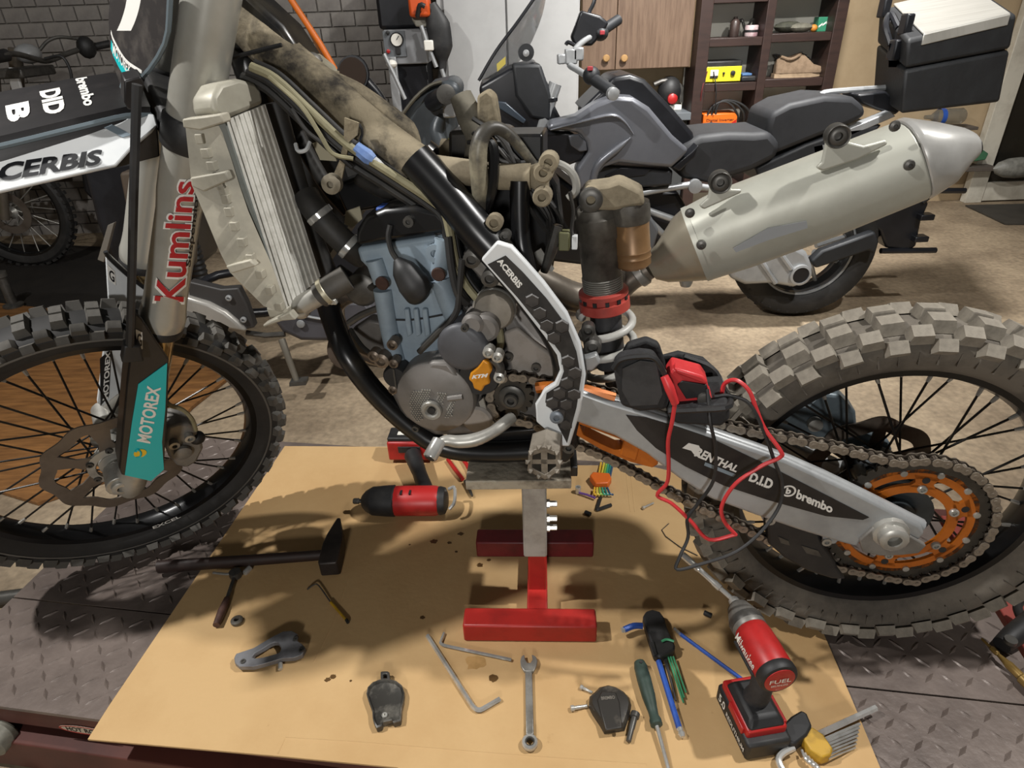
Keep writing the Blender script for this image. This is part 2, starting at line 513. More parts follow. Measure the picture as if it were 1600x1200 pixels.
# ================================================================ paddock stand
ZC = CT + .0004
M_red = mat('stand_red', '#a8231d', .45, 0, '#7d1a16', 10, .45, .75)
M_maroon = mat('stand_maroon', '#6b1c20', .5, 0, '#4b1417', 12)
M_gpaint = mat('stand_grey', '#a7a5a0', .45, .1, '#8b8883', 18)
M_zinc = mat('zinc_bolt', '#b9b7b0', .3, .85)
sb0, sb1 = onz(725, 1002, ZC), onz(932, 1004, ZC)
rb0, rb1 = onz(745, 870, ZC), onz(927, 869, ZC)
sx = (sb1 - sb0).normalized()
sy = V((-sx.y, sx.x, 0))
fh = .046
stand = thing('paddock_stand', 'red steel workshop stand with a grey post holding up the bike', 'stand', (sb0 + sb1 + rb0 + rb1) / 4)
SX = (sx, sy, Z)
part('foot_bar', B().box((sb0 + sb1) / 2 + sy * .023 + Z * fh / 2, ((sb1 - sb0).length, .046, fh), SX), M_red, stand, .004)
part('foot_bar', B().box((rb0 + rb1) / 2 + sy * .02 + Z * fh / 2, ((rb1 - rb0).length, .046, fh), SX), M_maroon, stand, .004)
colx = onz(839, 916, ZC)
f0 = (sb0 + sb1) / 2
f1 = (rb0 + rb1) / 2
mid = f0 + (f1 - f0) * .48
base = V((colx.x, mid.y, ZC))
part('spine_tube', B().box((V((base.x, f0.y, ZC)) + V((base.x, f1.y, ZC))) / 2 + sy * .02 + Z * fh / 2, (.042, abs(f1.y - f0.y) - .02, fh - .004), SX), M_red, stand, .003)
def col_z(py): return ony(838, py, base.y).z
zt = .3665
zs = col_z(858)
part('post', B().box(base + Z * ((zs + .02 + fh * .3) / 2 + .01), (.036, .036, zs + .02), SX), M_red, stand, .003)
part('post_sleeve', B().box(base + Z * ((zs + zt) / 2 - ZC) + V((-.003, 0, 0)), (.047, .047, zt - zs), SX), M_gpaint, stand, .004)
for k, py in enumerate((787, 810, 824)):
    z = col_z(py)
    c = base + sx * .0205 + Z * (z - ZC)
    b = B()
    b.lathe([(.009, 0), (.009, .006), (.006, .006), (.006, .02), (.002, .021)], c, sx, 6)
    part('adjusting_bolt', b, M_zinc, stand)
M_ply = mat('plywood_edge', '#6a5439', .8, 0, '#46351f', 12, .4, .7, .4, 60, stretch=(1, 1, 25))
zp = zt + .0005
pb = [onz(727, 752, zp + .0205), onz(893, 750, zp + .0205)]
pb += [pb[1] + sy * .18, pb[0] + sy * .18]
part('top_bracket', B().box(base + V((.02, .02, zt - .012 - ZC)), (.12, .06, .022), SX), M_black, stand, .002)
part('plywood_block', B().prism([p - Z * .0200 for p in pb], (0, 0, .0195)), [mat('plywood_top', '#a89f8e', .8, 0, '#4d4335', 14, .46, .66, .5, 70)], bev=.002, label='dirty plywood block on top of the red stand', cat='board')

# ================================================================ tools on the cardboard
M_tred = mat('tool_red', '#a5201f', .4, 0, '#7c1716', 18, .5, .8)
M_tblk = mat('tool_black', '#1b1b1c', .55, 0, '#2b2a29', 20)
M_chrome = mat('chrome', '#c9c8c4', .18, .95, '#a3a19b', 20)
M_dsteel = mat('dark_steel', '#55534f', .4, .7, '#3c3a37', 25)
M_wood_d = mat('dark_handle', '#2a1a15', .6, 0, '#1c120e', 15, stretch=(1, 1, 8))
M_white = mat('print_white', '#dedbd2', .5)

def flat_ax(p, q):
    d = (q - p)
    d.z = 0
    d = d.normalized()
    return d, V((-d.y, d.x, 0)), Z
# impact wrench lying on its side
rz = ZC + .041
p, q = onz(552, 783, rz), onz(697, 782, rz)
d, w, _ = flat_ax(p, q)
L = (q - p).length
iw = thing('impact_wrench', 'red and black cordless impact wrench lying on its side beside the stand', 'power tool', (p + q) / 2 - Z * .041)
part('anvil', B().lathe([(.006, 0), (.0075, .003), (.0075, .014), (.0055, .016), (.0055, .02), (.012, .022), (.014, .03)], p, d, 16), M_dsteel, iw)
part('nose_cover', B().lathe([(.016, .024), (.027, .034), (.033, .045), (.036, .05), (.039, .085), (.040, .105), (.037, .108)], p, d, 20), M_tblk, iw)
part('body', B().lathe([(.036, .10), (.038, .112), (.038, L - .028), (.035, L - .018), (.03, L - .016)], p, d, 16), M_tred, iw, .001)
part('rear_cap', B().lathe([(.034, L - .022), (.036, L - .014), (.033, L - .002), (.02, L + .004)], p, d, 20), M_tblk, iw)
part('belt_hook', B().tube([q + d * .004 + w * .03 + Z * .012, q + d * .02 + w * .025 + Z * .02, q + d * .024 - w * .02 + Z * .012, q + d * .012 - w * .032], .0045, 8, 4), M_chrome, iw)
for k in (0, 1): part('vent_slot', B().box(p + d * (.128 + k * .022) - w * .012 + Z * .0365, (.005, .014, .004), (d, w, Z)), M_tblk, iw)
hb = onz(668, 772, rz)
ht = onz(645, 712, rz)
part('handle', B().tube([hb, (hb + ht) / 2, ht], [.021, .019, .024], 12, 3, flat=1.1), M_tblk, iw)
bt0, bt1 = onz(607, 716, ZC + .02), onz(676, 716, ZC + .02)
bd_, bw_, _ = flat_ax(bt0, bt1)
bcn = (bt0 + bt1) / 2 + bw_ * .03
bat = part('battery', B().box(bcn + Z * .022, ((bt1 - bt0).length, .06, .062), (bd_, bw_, Z)), M_tred, iw, .006)
part('battery_cover', B().box(bcn + Z * .055 + bw_ * .004, ((bt1 - bt0).length * .97, .056, .018), (bd_, bw_, Z)), M_tblk, bat, .004)
part('battery_label', B().box(bcn + Z * .0645 - bw_ * .0, ((bt1 - bt0).length * .55, .016, .001), (bd_, bw_, Z)), M_white, bat)
part('battery_grip', B().box(bcn - bw_ * .031 + Z * .03, ((bt1 - bt0).length * .5, .004, .02), (bd_, bw_, Z)), M_tblk, bat, .001)

# sledge hammer
hz = ZC + .022
p, q = onz(248, 886, ZC + .016), onz(520, 866, hz)
hm = thing('sledge_hammer', 'heavy dark cross peen hammer with a long wooden handle lying in shadow', 'hammer', (p + q) / 2 - Z * .03)
part('handle', B().tube([p, p * .7 + q * .3, q], [.0165, .015, .013], 12, 4, flat=.8, fdir=(0, 0, 1)), M_wood_d, hm)
d, w, _ = flat_ax(p, q)
tip = onz(531, 818, hz)
hf = onz(514, 890, hz)
hd = (tip - hf)
hl = hd.length
hd.normalize()
hw = V((hd.y, -hd.x, 0))
def sec(c, a, bz): return [c + hw * a + Z * bz, c - hw * a + Z * bz, c - hw * a - Z * bz, c + hw * a - Z * bz]
part('head', B().loft([sec(hf, .018, .018), sec(hf + hd * .006, .022, .022), sec(hf + hd * hl * .42, .022, .022), sec(hf + hd * hl * .62, .019, .02), sec(tip, .004, .019)]), mat('hammer_head', '#3a332f', .5, .6, '#221d1b', 12), hm, .0025)

# ratchet with worn handle
rt = thing('ratchet', 'small worn ratchet with a brown rubber grip near the sheet edge', 'wrench', onz(355, 935, ZC))
a, c, e = onz(368, 897, ZC + .012), onz(355, 935, ZC + .01), onz(338, 977, ZC + .01)
part('grip', B().tube([c, c * .5 + e * .5, e], [.0065, .009, .0075], 10, 3), mat('worn_grip', '#3d2620', .6, 0, '#5c4238', 30), rt)
part('shaft', B().tube([a, c], .0045, 8), M_dsteel, rt)
part('head', B().lathe([(.004, -.008), (.013, -.007), (.014, 0), (.013, .008), (.006, .009)], a, Z, 14), M_dsteel, rt)
part('lever', B().tube([onz(333, 895, ZC + .012), onz(352, 897, ZC + .014), a], .003, 6), M_steel, rt)
part('socket', B().lathe([(.006, 0), (.007, .002), (.007, .018), (.004, .018)], onz(382, 896, ZC + .005), V((.4, 1, 0)), 12), M_chrome, rt)

# rubber bush
part('rubber_bush', B().lathe([(.0095, 0), (.0125, .002), (.0125, .007), (.0095, .009), (.0055, .009), (.004, .004), (.004, .001)], onz(371, 972, ZC), Z, 24), mat('bush_rubber', '#4a443c', .6, 0, '#5f584c', 40), label='small round rubber bush with a hole beside the ratchet', cat='bush')

# yellow pick
pk = thing('pick_tool', 'thin hooked steel pick with a yellow handle on the cardboard', 'pick', onz(520, 950, ZC))
P = [onz(480, 921, ZC + .002), onz(490, 914, ZC + .006), onz(498, 915, ZC + .006), onz(518, 943, ZC + .004)]
part('shaft', B().tube(P, .0016, 8, 3), M_dsteel, pk)
part('handle', B().tube([onz(517, 941, ZC + .004), onz(541, 968, ZC + .004)], .0032, 8), mat('pick_yellow', '#b08a1e', .4, 0, '#8a6a14', 40), pk)
part('end_cap', B().tube([onz(541, 968, ZC + .004), onz(544, 973, ZC + .004)], .0034, 8), M_tblk, pk)

# cast bracket with hole
zk = ZC + .006
out = [onz(x, y, zk) for x, y in ((368, 1033), (371, 1027), (380, 1024), (398, 1018), (428, 1000), (444, 992), (458, 991), (467, 996), (465, 1006), (474, 1012), (479, 1018), (474, 1028), (462, 1033), (444, 1034), (420, 1041), (398, 1047), (376, 1047), (369, 1041))]
bk_ = thing('cast_bracket', 'grey cast metal bracket with a square opening and a bolt', 'bracket', onz(425, 1025, ZC))
o2 = [onz(x, y, zk) for x, y in ((396, 1032), (400, 1026), (404, 1024), (414, 1018), (423, 1012), (430, 1009), (436, 1009), (439, 1013), (441, 1018), (440, 1022), (438, 1025), (434, 1027), (428, 1029), (420, 1031), (412, 1033), (404, 1034), (400, 1034), (397, 1033))]
part('plate', B().ring(out, o2, (0, 0, .011)), mat('cast_grey', '#77777a', .5, .4, '#5c5b5d', 25), bk_, .0012)
for x, y in ((462, 999), (471, 1016), (380, 1034)):
    b = B()
    b.lathe([(.0025, .0), (.005, .0), (.005, .0026), (.0025, .0026), (.0025, .0006)], onz(x, y, zk + .011), Z, 14)
    part('bolt_hole', b, M_dsteel, bk_)
part('bolt', B().lathe([(.0045, 0), (.0045, .012), (.0035, .014)], onz(438, 1046, ZC + .005), onz(438, 1030, ZC + .008) - onz(438, 1046, ZC + .005), 12), M_zinc, bk_)

# bell shaped sprocket cover
zk = ZC + .002
cvp = ((586, 1136), (584, 1130), (583, 1116), (577, 1100), (574, 1090), (576, 1080), (584, 1072), (595, 1068), (607, 1067), (620, 1070), (629, 1077), (633, 1088), (632, 1100), (629, 1112), (628, 1128), (627, 1133), (616, 1136), (614, 1132), (600, 1135), (598, 1141), (590, 1144))
out = [onz(x, y, zk) for x, y in cvp]
cc = onz(603, 1100, zk)
cov = thing('sprocket_cover', 'black bell shaped chain cover lying inner side up on the cardboard', 'cover', cc)
def shrink(k, z): return [cc + (p_ - cc) * k + Z * z for p_ in out]
b = B()
rings = [out, shrink(1, .012), shrink(.93, .013), shrink(.88, .008), shrink(.6, .006)]
b.loft(rings)
part('shell', b, mat('black_cast', '#35332f', .4, .3, '#8b867c', 22, .5, .85), cov)
part('lug', B().ring([onz(x, y, zk) for x, y in ((596, 1068), (596, 1056), (599, 1055), (607, 1055), (610, 1057), (610, 1068))], [onz(x, y, zk) for x, y in ((600, 1066), (600, 1060), (601, 1059), (605, 1059), (606, 1060), (606, 1066))], (0, 0, .012)), M_dsteel, cov, .001)
part('bolt_eye', B().lathe([(.005, .006), (.005, .010), (.0025, .010), (.0025, .007)], onz(602, 1122, zk), Z, 14), M_zinc, cov)

# two hex keys
def hexkey(name, pts, r, m, label, group=None):
    return part(name, B().tube([onz(x, y, ZC + r * 1.02) for x, y in pts], r, 6, 1), m, label=label, cat='hex key', group=group)
def arc(pts):     # rounded elbow
    a, b_, c_ = [V((p[0], p[1], 0)) for p in pts]
    o = [a, b_ + (a - b_) * .10]
    for k in range(1, 5):
        t = k / 5
        o.append((b_ + (a - b_) * .10) * (1 - t) ** 2 + b_ * (2 * t * (1 - t)) + (b_ + (c_ - b_) * .25) * t * t)
    return [(v.x, v.y) for v in o + [b_ + (c_ - b_) * .25, c_]]
hexkey('hex_key', arc(((668, 993), (745, 1113), (781, 1092))), .0047, M_chrome, 'large bright steel hex key in front of the red foot bar')
hexkey('hex_key', arc(((799, 1031), (687, 1007), (694, 989))), .0033, M_chrome, 'small thin steel hex key touching the large hex key')

# combination wrench
cw = thing('combination_wrench', 'steel combination wrench with a ratchet ring end', 'wrench', onz(827, 1100, ZC))
zk = ZC + .003
a, e = onz(826, 1050, zk), onz(828, 1150, zk)
d, w, _ = flat_ax(a, e)
part('shank', B().loft([[c_ + w * s_ * .0068 + Z * z_ for s_, z_ in ((-1, 0), (1, 0), (1, .005), (-1, .005))] for c_ in (a, e)]), M_steel, cw, .0015)
o_ = [onz(x, y, zk) for x, y in ((819, 1052), (814, 1044), (813, 1036), (815, 1029), (819, 1026), (821, 1034), (824, 1039), (829, 1039), (832, 1034), (831, 1026), (837, 1029), (840, 1036), (838, 1044), (834, 1052))]
part('open_jaw', B().prism(o_, (0, 0, .007)), M_steel, cw, .001)
rc = onz(828, 1163, zk)
part('ring_end', B().lathe([(.0085, 0), (.0125, 0), (.014, .002), (.014, .008), (.0125, .01), (.0085, .01)], rc, Z, 28, close=True), M_chrome, cw)
part('ring_ratchet', B().lathe([(.0065, .001), (.0085, .001), (.0085, .009), (.0065, .009)], rc, Z, 12, close=True), M_dsteel, cw)

# clutch slave cover with three bolts
zk = ZC + .001
scp = ((944, 1147), (938, 1136), (926, 1118), (920, 1106), (921, 1094), (930, 1086), (937, 1079), (950, 1076), (962, 1079), (974, 1086), (983, 1096), (986, 1107), (984, 1118), (980, 1130), (976, 1142))
out = [onz(x, y, zk) for x, y in scp]
cc = onz(955, 1112, zk)
sv = thing('engine_cover', 'small dusty black engine cover between its loose bolts', 'cover', cc)
b = B()
b.loft([out, shrink(1, .010), shrink(.86, .017), shrink(.55, .019)])
part('shell', b, mat('black_cast_dusty', '#2e2b27', .45, .2, '#6e675c', 20, .55, .8), sv)
part('raised_boss', B().prism([onz(x, y, zk + .016) for x, y in ((946, 1143), (933, 1096), (940, 1082), (962, 1084), (968, 1100), (972, 1140))], (0, 0, .005)), MATS['black_cast_dusty'], sv, .002)
q4 = [onz(x, y, zk + .0215) for x, y in ((940, 1094), (961, 1092), (960, 1087), (939, 1089))]
lettering('cast_lettering', 'BREMBO', quad(*q4), mat('cast_letter', '#7b756b', .5), sv, .01)
for x, y in ((931, 1115), (979, 1107)): part('bolt_eye', B().lathe([(.005, .0), (.005, .014), (.0025, .014), (.0025, .008)], onz(x, y, zk), Z, 12), M_dsteel, sv)
def loose_bolt(a, e, r, label):
    a, e = onz(*a, ZC + r * 1.5), onz(*e, ZC + r * 1.05)
    dd = e - a
    L_ = dd.length
    b = B().lathe([(r * .7, -.001), (r * 1.5, 0), (r * 1.5, r * 1.6), (r, r * 1.7), (r, L_ * .55), (r * .85, L_ * .6), (r * .85, L_), (r * .5, L_ + .001)], a, dd, 10)
    return part('flange_bolt', b, M_dsteel if r > .005 else M_zinc, label=label, cat='bolt', group='loose bolts on the cardboard')
loose_bolt((907, 1073), (925, 1082), .0030, 'short pale bolt above the black engine cover')
loose_bolt((892, 1107), (917, 1103), .0036, 'stubby bolt left of the black engine cover')
loose_bolt((993, 1114), (982, 1158), .0055, 'long dark bolt between engine cover and green screwdriver')
loose_bolt((1004, 794), (1021, 786), .0030, 'small rusty bolt lying behind the rear wheel chain')

# green screwdriver
sd = thing('screwdriver', 'screwdriver with a dark green handle lying before the hex key set', 'screwdriver', onz(1010, 1100, ZC))
rz = ZC + .0135
a, e = onz(999, 1035, rz), onz(1026, 1133, rz)
dd = e - a
L_ = dd.length
part('handle', B().lathe([(.004, -.003), (.010, 0), (.0128, .012), (.0135, L_ * .3), (.0125, L_ * .55), (.0088, L_ * .8), (.0085, L_ * .88), (.0108, L_ * .93), (.0108, L_), (.006, L_ + .002)], a, dd, 14), mat('grip_green', '#2c3b33', .5, 0, '#3a4a44', 18), sd)
part('end_hole', B().lathe([(.0028, .0), (.0028, .0015)], a + dd * .07 + Z * .0125, Z, 12), M_tblk, sd)
tp = onz(1048, 1215, ZC + .006)
part('blade', B().tube([e, tp], [.0036, .0034], 10), M_chrome, sd)

# blue hex key set in a black holder
hs = thing('hex_key_set', 'black folding holder of blue and green hex keys beside the screwdriver', 'hex key set', onz(1035, 1050, ZC))
zk = ZC + .002
part('holder', B().prism([onz(x, y, zk) for x, y in ((1003, 974), (1008, 966), (1018, 963), (1030, 966), (1037, 976), (1041, 990), (1047, 1005), (1054, 1020), (1052, 1027), (1030, 1038), (1021, 1034), (1015, 1015), (1008, 992))], (0, 0, .022)), M_tblk, hs, .004)
part('clip', B().prism([onz(x, y, zk + .022) for x, y in ((1014, 1006), (1021, 1003), (1027, 1024), (1021, 1027))], (0, 0, .004)), M_tblk, hs, .001)
M_blue = mat('key_blue', '#2f55a8', .35, .2, '#25458c', 30)
M_green = mat('key_green', '#3f8a62', .4, .1)
part('large_key', B().tube([onz(975, 984, ZC + .02), onz(990, 978, ZC + .021), onz(1004, 978, ZC + .02)], .0062, 8, 3), M_blue, hs)
part('large_key_tip', B().tube([onz(971, 985, ZC + .02), onz(977, 984, ZC + .02)], .0055, 6), M_chrome, hs)
part('large_key_shaft', B().tube([onz(1029, 1033, ZC + .012), onz(1062, 1140, ZC + .007)], .0055, 8), M_blue, hs)
part('ball_end', B().lathe([(.004, 0), (.006, .003), (.0045, .007), (.0065, .012), (.004, .018)], onz(1061, 1136, ZC + .0075), onz(1067, 1152, ZC + .007) - onz(1061, 1136, ZC + .0075), 10), M_chrome, hs)
for k, (x0, x1, y1, m) in enumerate(((1044, 1068, 1098, M_green), (1048, 1069, 1090, M_green), (1052, 1072, 1082, M_green), (1040, 1056, 1095, M_tblk), (1037, 1055, 1088, M_tblk))):
    part('small_key', B().tube([onz(x0, 1026, ZC + .012), onz(x1, y1, ZC + .006)], .0018, 6), m, hs)
part('small_key_bend', B().tube([onz(1034, 1002, ZC + .027), onz(1042, 999, ZC + .028), onz(1053, 1002, ZC + .027)], .0025, 6, 3), M_green, hs)

# single blue hex key
bh_ = thing('ball_hex_key', 'long blue sleeved ball end hex key pointing at the impact driver', 'hex key', onz(1105, 1020, ZC))
part('sleeve', B().tube([onz(1062, 990, ZC + .004), onz(1160, 1062, ZC + .004)], .0038, 8), M_blue, bh_)
part('ball_end', B().lathe([(.002, 0), (.0036, .003), (.0026, .007), (.0036, .01), (.0036, .02)], onz(1053, 981, ZC + .004), onz(1062, 990, ZC + .004) - onz(1053, 981, ZC + .004), 10), M_chrome, bh_)

# impact driver standing on its battery
c0 = onz(1172, 1132, ZC)
fx = (onz(1244, 1148, ZC) - onz(1112, 1095, ZC)).normalized()      # battery long edge seen from above
ax1 = V((.13, -.99, 0)).normalized()                               # tool backwards, towards the camera
ax2 = V((-ax1.y, ax1.x, 0))
dv = thing('impact_driver', 'red cordless impact driver standing on its battery with a long socket extension', 'power tool', c0)
DA = (ax1, ax2, Z)
bt = part('battery', B().box(c0 + Z * .021, (.118, .078, .042), DA), M_tblk, dv, .006)
part('battery_shoulder', B().box(c0 + Z * .048 - ax1 * .004, (.098, .070, .02), DA), M_tred, bt, .004)
for s_ in (-1, 1): part('battery_latch', B().box(c0 + Z * .046 + ax2 * (s_ * .036) + ax1 * .01, (.05, .008, .016), DA), M_tred, bt, .002)
sf = c0 - ax2 * .0395 + Z * .012
lettering('battery_rating', '5.0', quad(c0 - ax1 * .045 - ax2 * .0395 + Z * .015, c0 - ax1 * .022 - ax2 * .0395 + Z * .015, c0 - ax1 * .022 - ax2 * .0395 + Z * .034, c0 - ax1 * .045 - ax2 * .0395 + Z * .034), M_white, bt, .02)
q0_ = c0 - ax2 * .0395 - ax1 * .015
lettering('battery_name', 'REDLITHIUM', quad(q0_ + Z * .014, q0_ + ax1 * .066 + Z * .014, q0_ + ax1 * .066 + Z * .024, q0_ + Z * .024), M_white, bt, .01)
part('foot', B().loft([[c0 + ax1 * (x_ * .045) + ax2 * (y_ * .034) + Z * .056 for x_, y_ in ((-1, -1), (1, -1), (1, 1), (-1, 1))], [c0 + ax1 * (x_ * .034 - .004) + ax2 * (y_ * .024) + Z * .072 for x_, y_ in ((-1, -1), (1, -1), (1, 1), (-1, 1))]]), M_tblk, dv, .005)
HZ = .178
hc = c0 + Z * HZ - ax1 * .012
part('grip', B().tube([c0 + Z * .068 - ax1 * .004, c0 + Z * .10 + ax1 * .003, c0 + Z * .14 - ax1 * .0, hc - Z * .02], [.0215, .0185, .0185, .023], 14, 4), mat('grip_rubber', '#232325', .7, 0, '#2e2d2e', 40, bump=.3, bsc=120), dv)
part('trigger', B().box(c0 + Z * .138 - ax1 * .026, (.014, .013, .03), DA), M_tred, dv, .003)
bdy = part('body', B().lathe([(.022, -.048), (.028, -.042), (.030, -.03), (.031, .0), (.031, .034), (.029, .04)], hc, ax1, 24), M_tred, dv)
part('body_rib', B().tube([hc - ax2 * .03 - ax1 * .035 - Z * .012, hc - ax2 * .0305 + ax1 * .03 - Z * .012], .003, 8), M_tblk, bdy)
part('rear_collar', B().lathe([(.030, .034), (.032, .037), (.032, .047), (.030, .051), (.027, .052)], hc, ax1, 24), M_tblk, dv)
cp_ = part('rear_cap', B().lathe([(.025, .050), (.025, .053), (.02, .054)], hc, ax1, 24), M_tred, dv)
ccx = hc + ax1 * .0545
cu_ = (Z - ax1 * Z.dot(ax1)).normalized()
lettering('cap_lettering', 'FUEL', quad(ccx - ax2 * .018 - cu_ * .003, ccx + ax2 * .018 - cu_ * .003, ccx + ax2 * .018 + cu_ * .006, ccx - ax2 * .018 + cu_ * .006), M_white, cp_, .01)
lettering('cap_small_lettering', 'BRUSHLESS', quad(ccx - ax2 * .014 - cu_ * .011, ccx + ax2 * .014 - cu_ * .011, ccx + ax2 * .014 - cu_ * .0065, ccx - ax2 * .014 - cu_ * .0065), M_white, cp_)
def wrap(x0, x1, t0, t1, r):       # lettering round the red body, seen from its left
    def fn(u, v, w):
        t = t0 + (t1 - t0) * v
        return hc + ax1 * (x0 + (x1 - x0) * u) + (-ax2 * math.cos(t) + Z * math.sin(t)) * (r + w)
    return fn
lettering('body_lettering', 'Milwaukee', wrap(-.036, .028, -.12, .42, .0312), M_white, bdy, .01, .25)
part('nose_housing', B().lathe([(.013, -.098), (.019, -.092), (.027, -.07), (.029, -.046), (.027, -.042)], hc, ax1, 20), mat('nose_grey', '#6d6a65', .45, .5, '#55524e', 30), dv)
part('nose_ring', B().lathe([(.0285, -.066), (.0295, -.063), (.0295, -.055), (.029, -.052)], hc, ax1, 20), M_dsteel, dv)
part('chuck', B().lathe([(.007, -.112), (.010, -.108), (.011, -.096)], hc, ax1, 14), M_chrome, dv)
xe = hc - ax1 * .108
xd = (bk(1097, 894, .10) - xe).normalized()

part('extension', B().lathe([(.0045, .0), (.0045, .028), (.0065, .03), (.0065, .042), (.0052, .046), (.0052, .08)], xe, xd, 12), M_chrome, dv)
part('socket', B().lathe([(.0055, .076), (.0068, .08), (.0058, .09), (.0068, .095), (.0068, .115), (.0035, .117)], xe, xd, 10), M_chrome, dv)

# hex key set with yellow clip, bottom right
ys = thing('hex_key_set', 'bright steel hex keys fanned in a black and yellow holder beside the impact driver', 'hex key set', onz(1275, 1165, ZC))
zk = ZC + .003
part('holder', B().prism([onz(x, y, zk) for x, y in ((1218, 1148), (1232, 1134), (1247, 1125), (1256, 1130), (1264, 1150), (1256, 1164), (1238, 1178), (1228, 1176))], (0, 0, .03)), M_tblk, ys, .004)
part('yellow_clip', B().prism([onz(x, y, zk) for x, y in ((1245, 1158), (1264, 1148), (1282, 1160), (1297, 1182), (1294, 1192), (1280, 1196), (1262, 1184))], (0, 0, .024)), mat('clip_yellow', '#b8902c', .5, 0, '#7f6120', 25), ys, .003)
a, e = onz(1268, 1152, ZC + .02), onz(1368, 1106, ZC + .010)
part('largest_key', B().tube([a, e], .0056, 6), M_chrome, ys)
part('largest_key_bend', B().tube([onz(1240, 1168, ZC + .018), onz(1222, 1178, ZC + .016), onz(1217, 1190, ZC + .013), onz(1228, 1212, ZC + .008)], .0056, 8, 4), M_chrome, ys)
for k in range(7):
    r_ = .0026 - k * .0002
    part('key', B().tube([onz(1275 + k * 3.2, 1160 + k * 4.2, ZC + .016), onz(1343 - k * 1.0, 1131 + k * 6.2, ZC + .004)], r_, 6), M_chrome, ys)
for k in range(5):
    part('key_bend', B().tube([onz(1253 + k * 5, 1172 + k * 5, ZC + .014), onz(1258 + k * 6, 1185 + k * 4.5, ZC + .016), onz(1264 + k * 6, 1193 + k * 4.5, ZC + .012)], .0022, 6, 3), M_chrome, ys)

# things behind the stand: pliers, coloured hex set, black key, sockets
plr = thing('pliers', 'red handled pliers lying behind the plywood block', 'pliers', onz(715, 735, ZC))
part('handle', B().tube([onz(700, 718, ZC + .008), onz(712, 735, ZC + .01), onz(723, 749, ZC + .008)], .006, 8, 3), M_tred, plr)
part('handle', B().tube([onz(722, 716, ZC + .008), onz(731, 729, ZC + .01), onz(738, 745, ZC + .008)], .006, 8, 3), M_tred, plr)
part('jaw', B().tube([onz(728, 752, ZC + .008), onz(738, 775, ZC + .008)], [.007, .003], 8), M_dsteel, plr)
oh = thing('hex_key_set', 'rainbow coloured hex keys in an orange holder behind the chain', 'hex key set', onz(938, 750, ZC))
zk = ZC + .003
part('holder', B().prism([onz(x, y, zk) for x, y in ((921, 752), (926, 746), (952, 748), (955, 756), (950, 764), (930, 764))], (0, 0, .02)), mat('holder_orange', '#d2641f', .45), oh, .003)
for k, (x0, x1, c_) in enumerate(((936, 939, '#e0b23a'), (940, 944, '#d9c44a'), (944, 948, '#7fae4a'), (948, 951, '#3f9a7d'), (951, 955, '#2e7f77'), (954, 958, '#35506e'))):
    part('key', B().tube([onz(x0 - 2, 750, ZC + .012), onz(x1, 723, ZC + .005)], .0030, 6), mat('key_col_%d' % k, c_, .4, .1), oh)
    part('key_bend', B().tube([onz(929 + k * 4, 762, ZC + .012), onz(928 + k * 5, 771, ZC + .012), onz(933 + k * 5, 773, ZC + .008)], .0028, 6, 3), MATS['key_col_%d' % k], oh)
part('purple_key', B().tube([onz(905, 770, ZC + .006), onz(917, 773, ZC + .008), onz(930, 778, ZC + .008)], .0032, 6), mat('key_purple', '#6b4a8c', .4, .1), oh)
hexkey('hex_key', arc(((938, 778), (932, 797), (955, 789))), .0048, M_tblk, 'thick black hex key below the orange key holder')
for (x, y), lb in zip(((914, 800), (1100, 957)), ('tiny black socket lying behind the grey post', 'small black socket in the shadow near the driver extension')):
    part('bit_socket', B().lathe([(.0045, 0), (.0055, .001), (.0055, .016), (.0035, .016), (.0035, .010)], onz(x, y, ZC + .006), V((.7, -.5, 0)), 12), M_tblk, label=lb, cat='socket')
part('socket_cup', B().lathe([(.0065, 0), (.0075, .001), (.0075, .02), (.005, .02), (.005, .012)], onz(903, 770, ZC), Z, 14), M_chrome, label='small chrome socket standing behind the plywood block', cat='socket')
hexkey('rod_tool', ((1090, 868), (1063, 855), (1040, 838), (1034, 828), (1045, 818)), .0012, M_dsteel, 'thin bent steel wire on the shaded cardboard')['category'] = 'wire'
SCENE_TOOLS_DONE = True
# torch gun at the right edge
tg = thing('blow_gun', 'black air gun with a brass nozzle lying at the right end of the lift', 'air gun', onz(1585, 1010, .004))
part('nozzle', B().lathe([(.0025, 0), (.003, .02), (.005, .022), (.005, .035), (.0035, .037), (.0065, .055), (.008, .06), (.008, .085), (.011, .088), (.011, .12)], onz(1534, 998, .016), onz(1600, 1062, .016) - onz(1534, 998, .016), 14), mat('brass', '#8f7440', .35, .8, '#6b5730', 20), tg)
part('body', B().tube([onz(1565, 1008, .02), onz(1585, 992, .024), onz(1620, 965, .028)], [.016, .02, .022], 12, 3), M_tblk, tg)
part('body_ring', B().lathe([(.004, .02), (.011, .02), (.011, .028), (.004, .028)], onz(1572, 1014, .012), Z, 16), M_dsteel, tg)
part('hose', B().tube([onz(1600, 975, .02), onz(1590, 945, .01), onz(1612, 925, .008)], .009, 10, 4), M_tblk, tg)
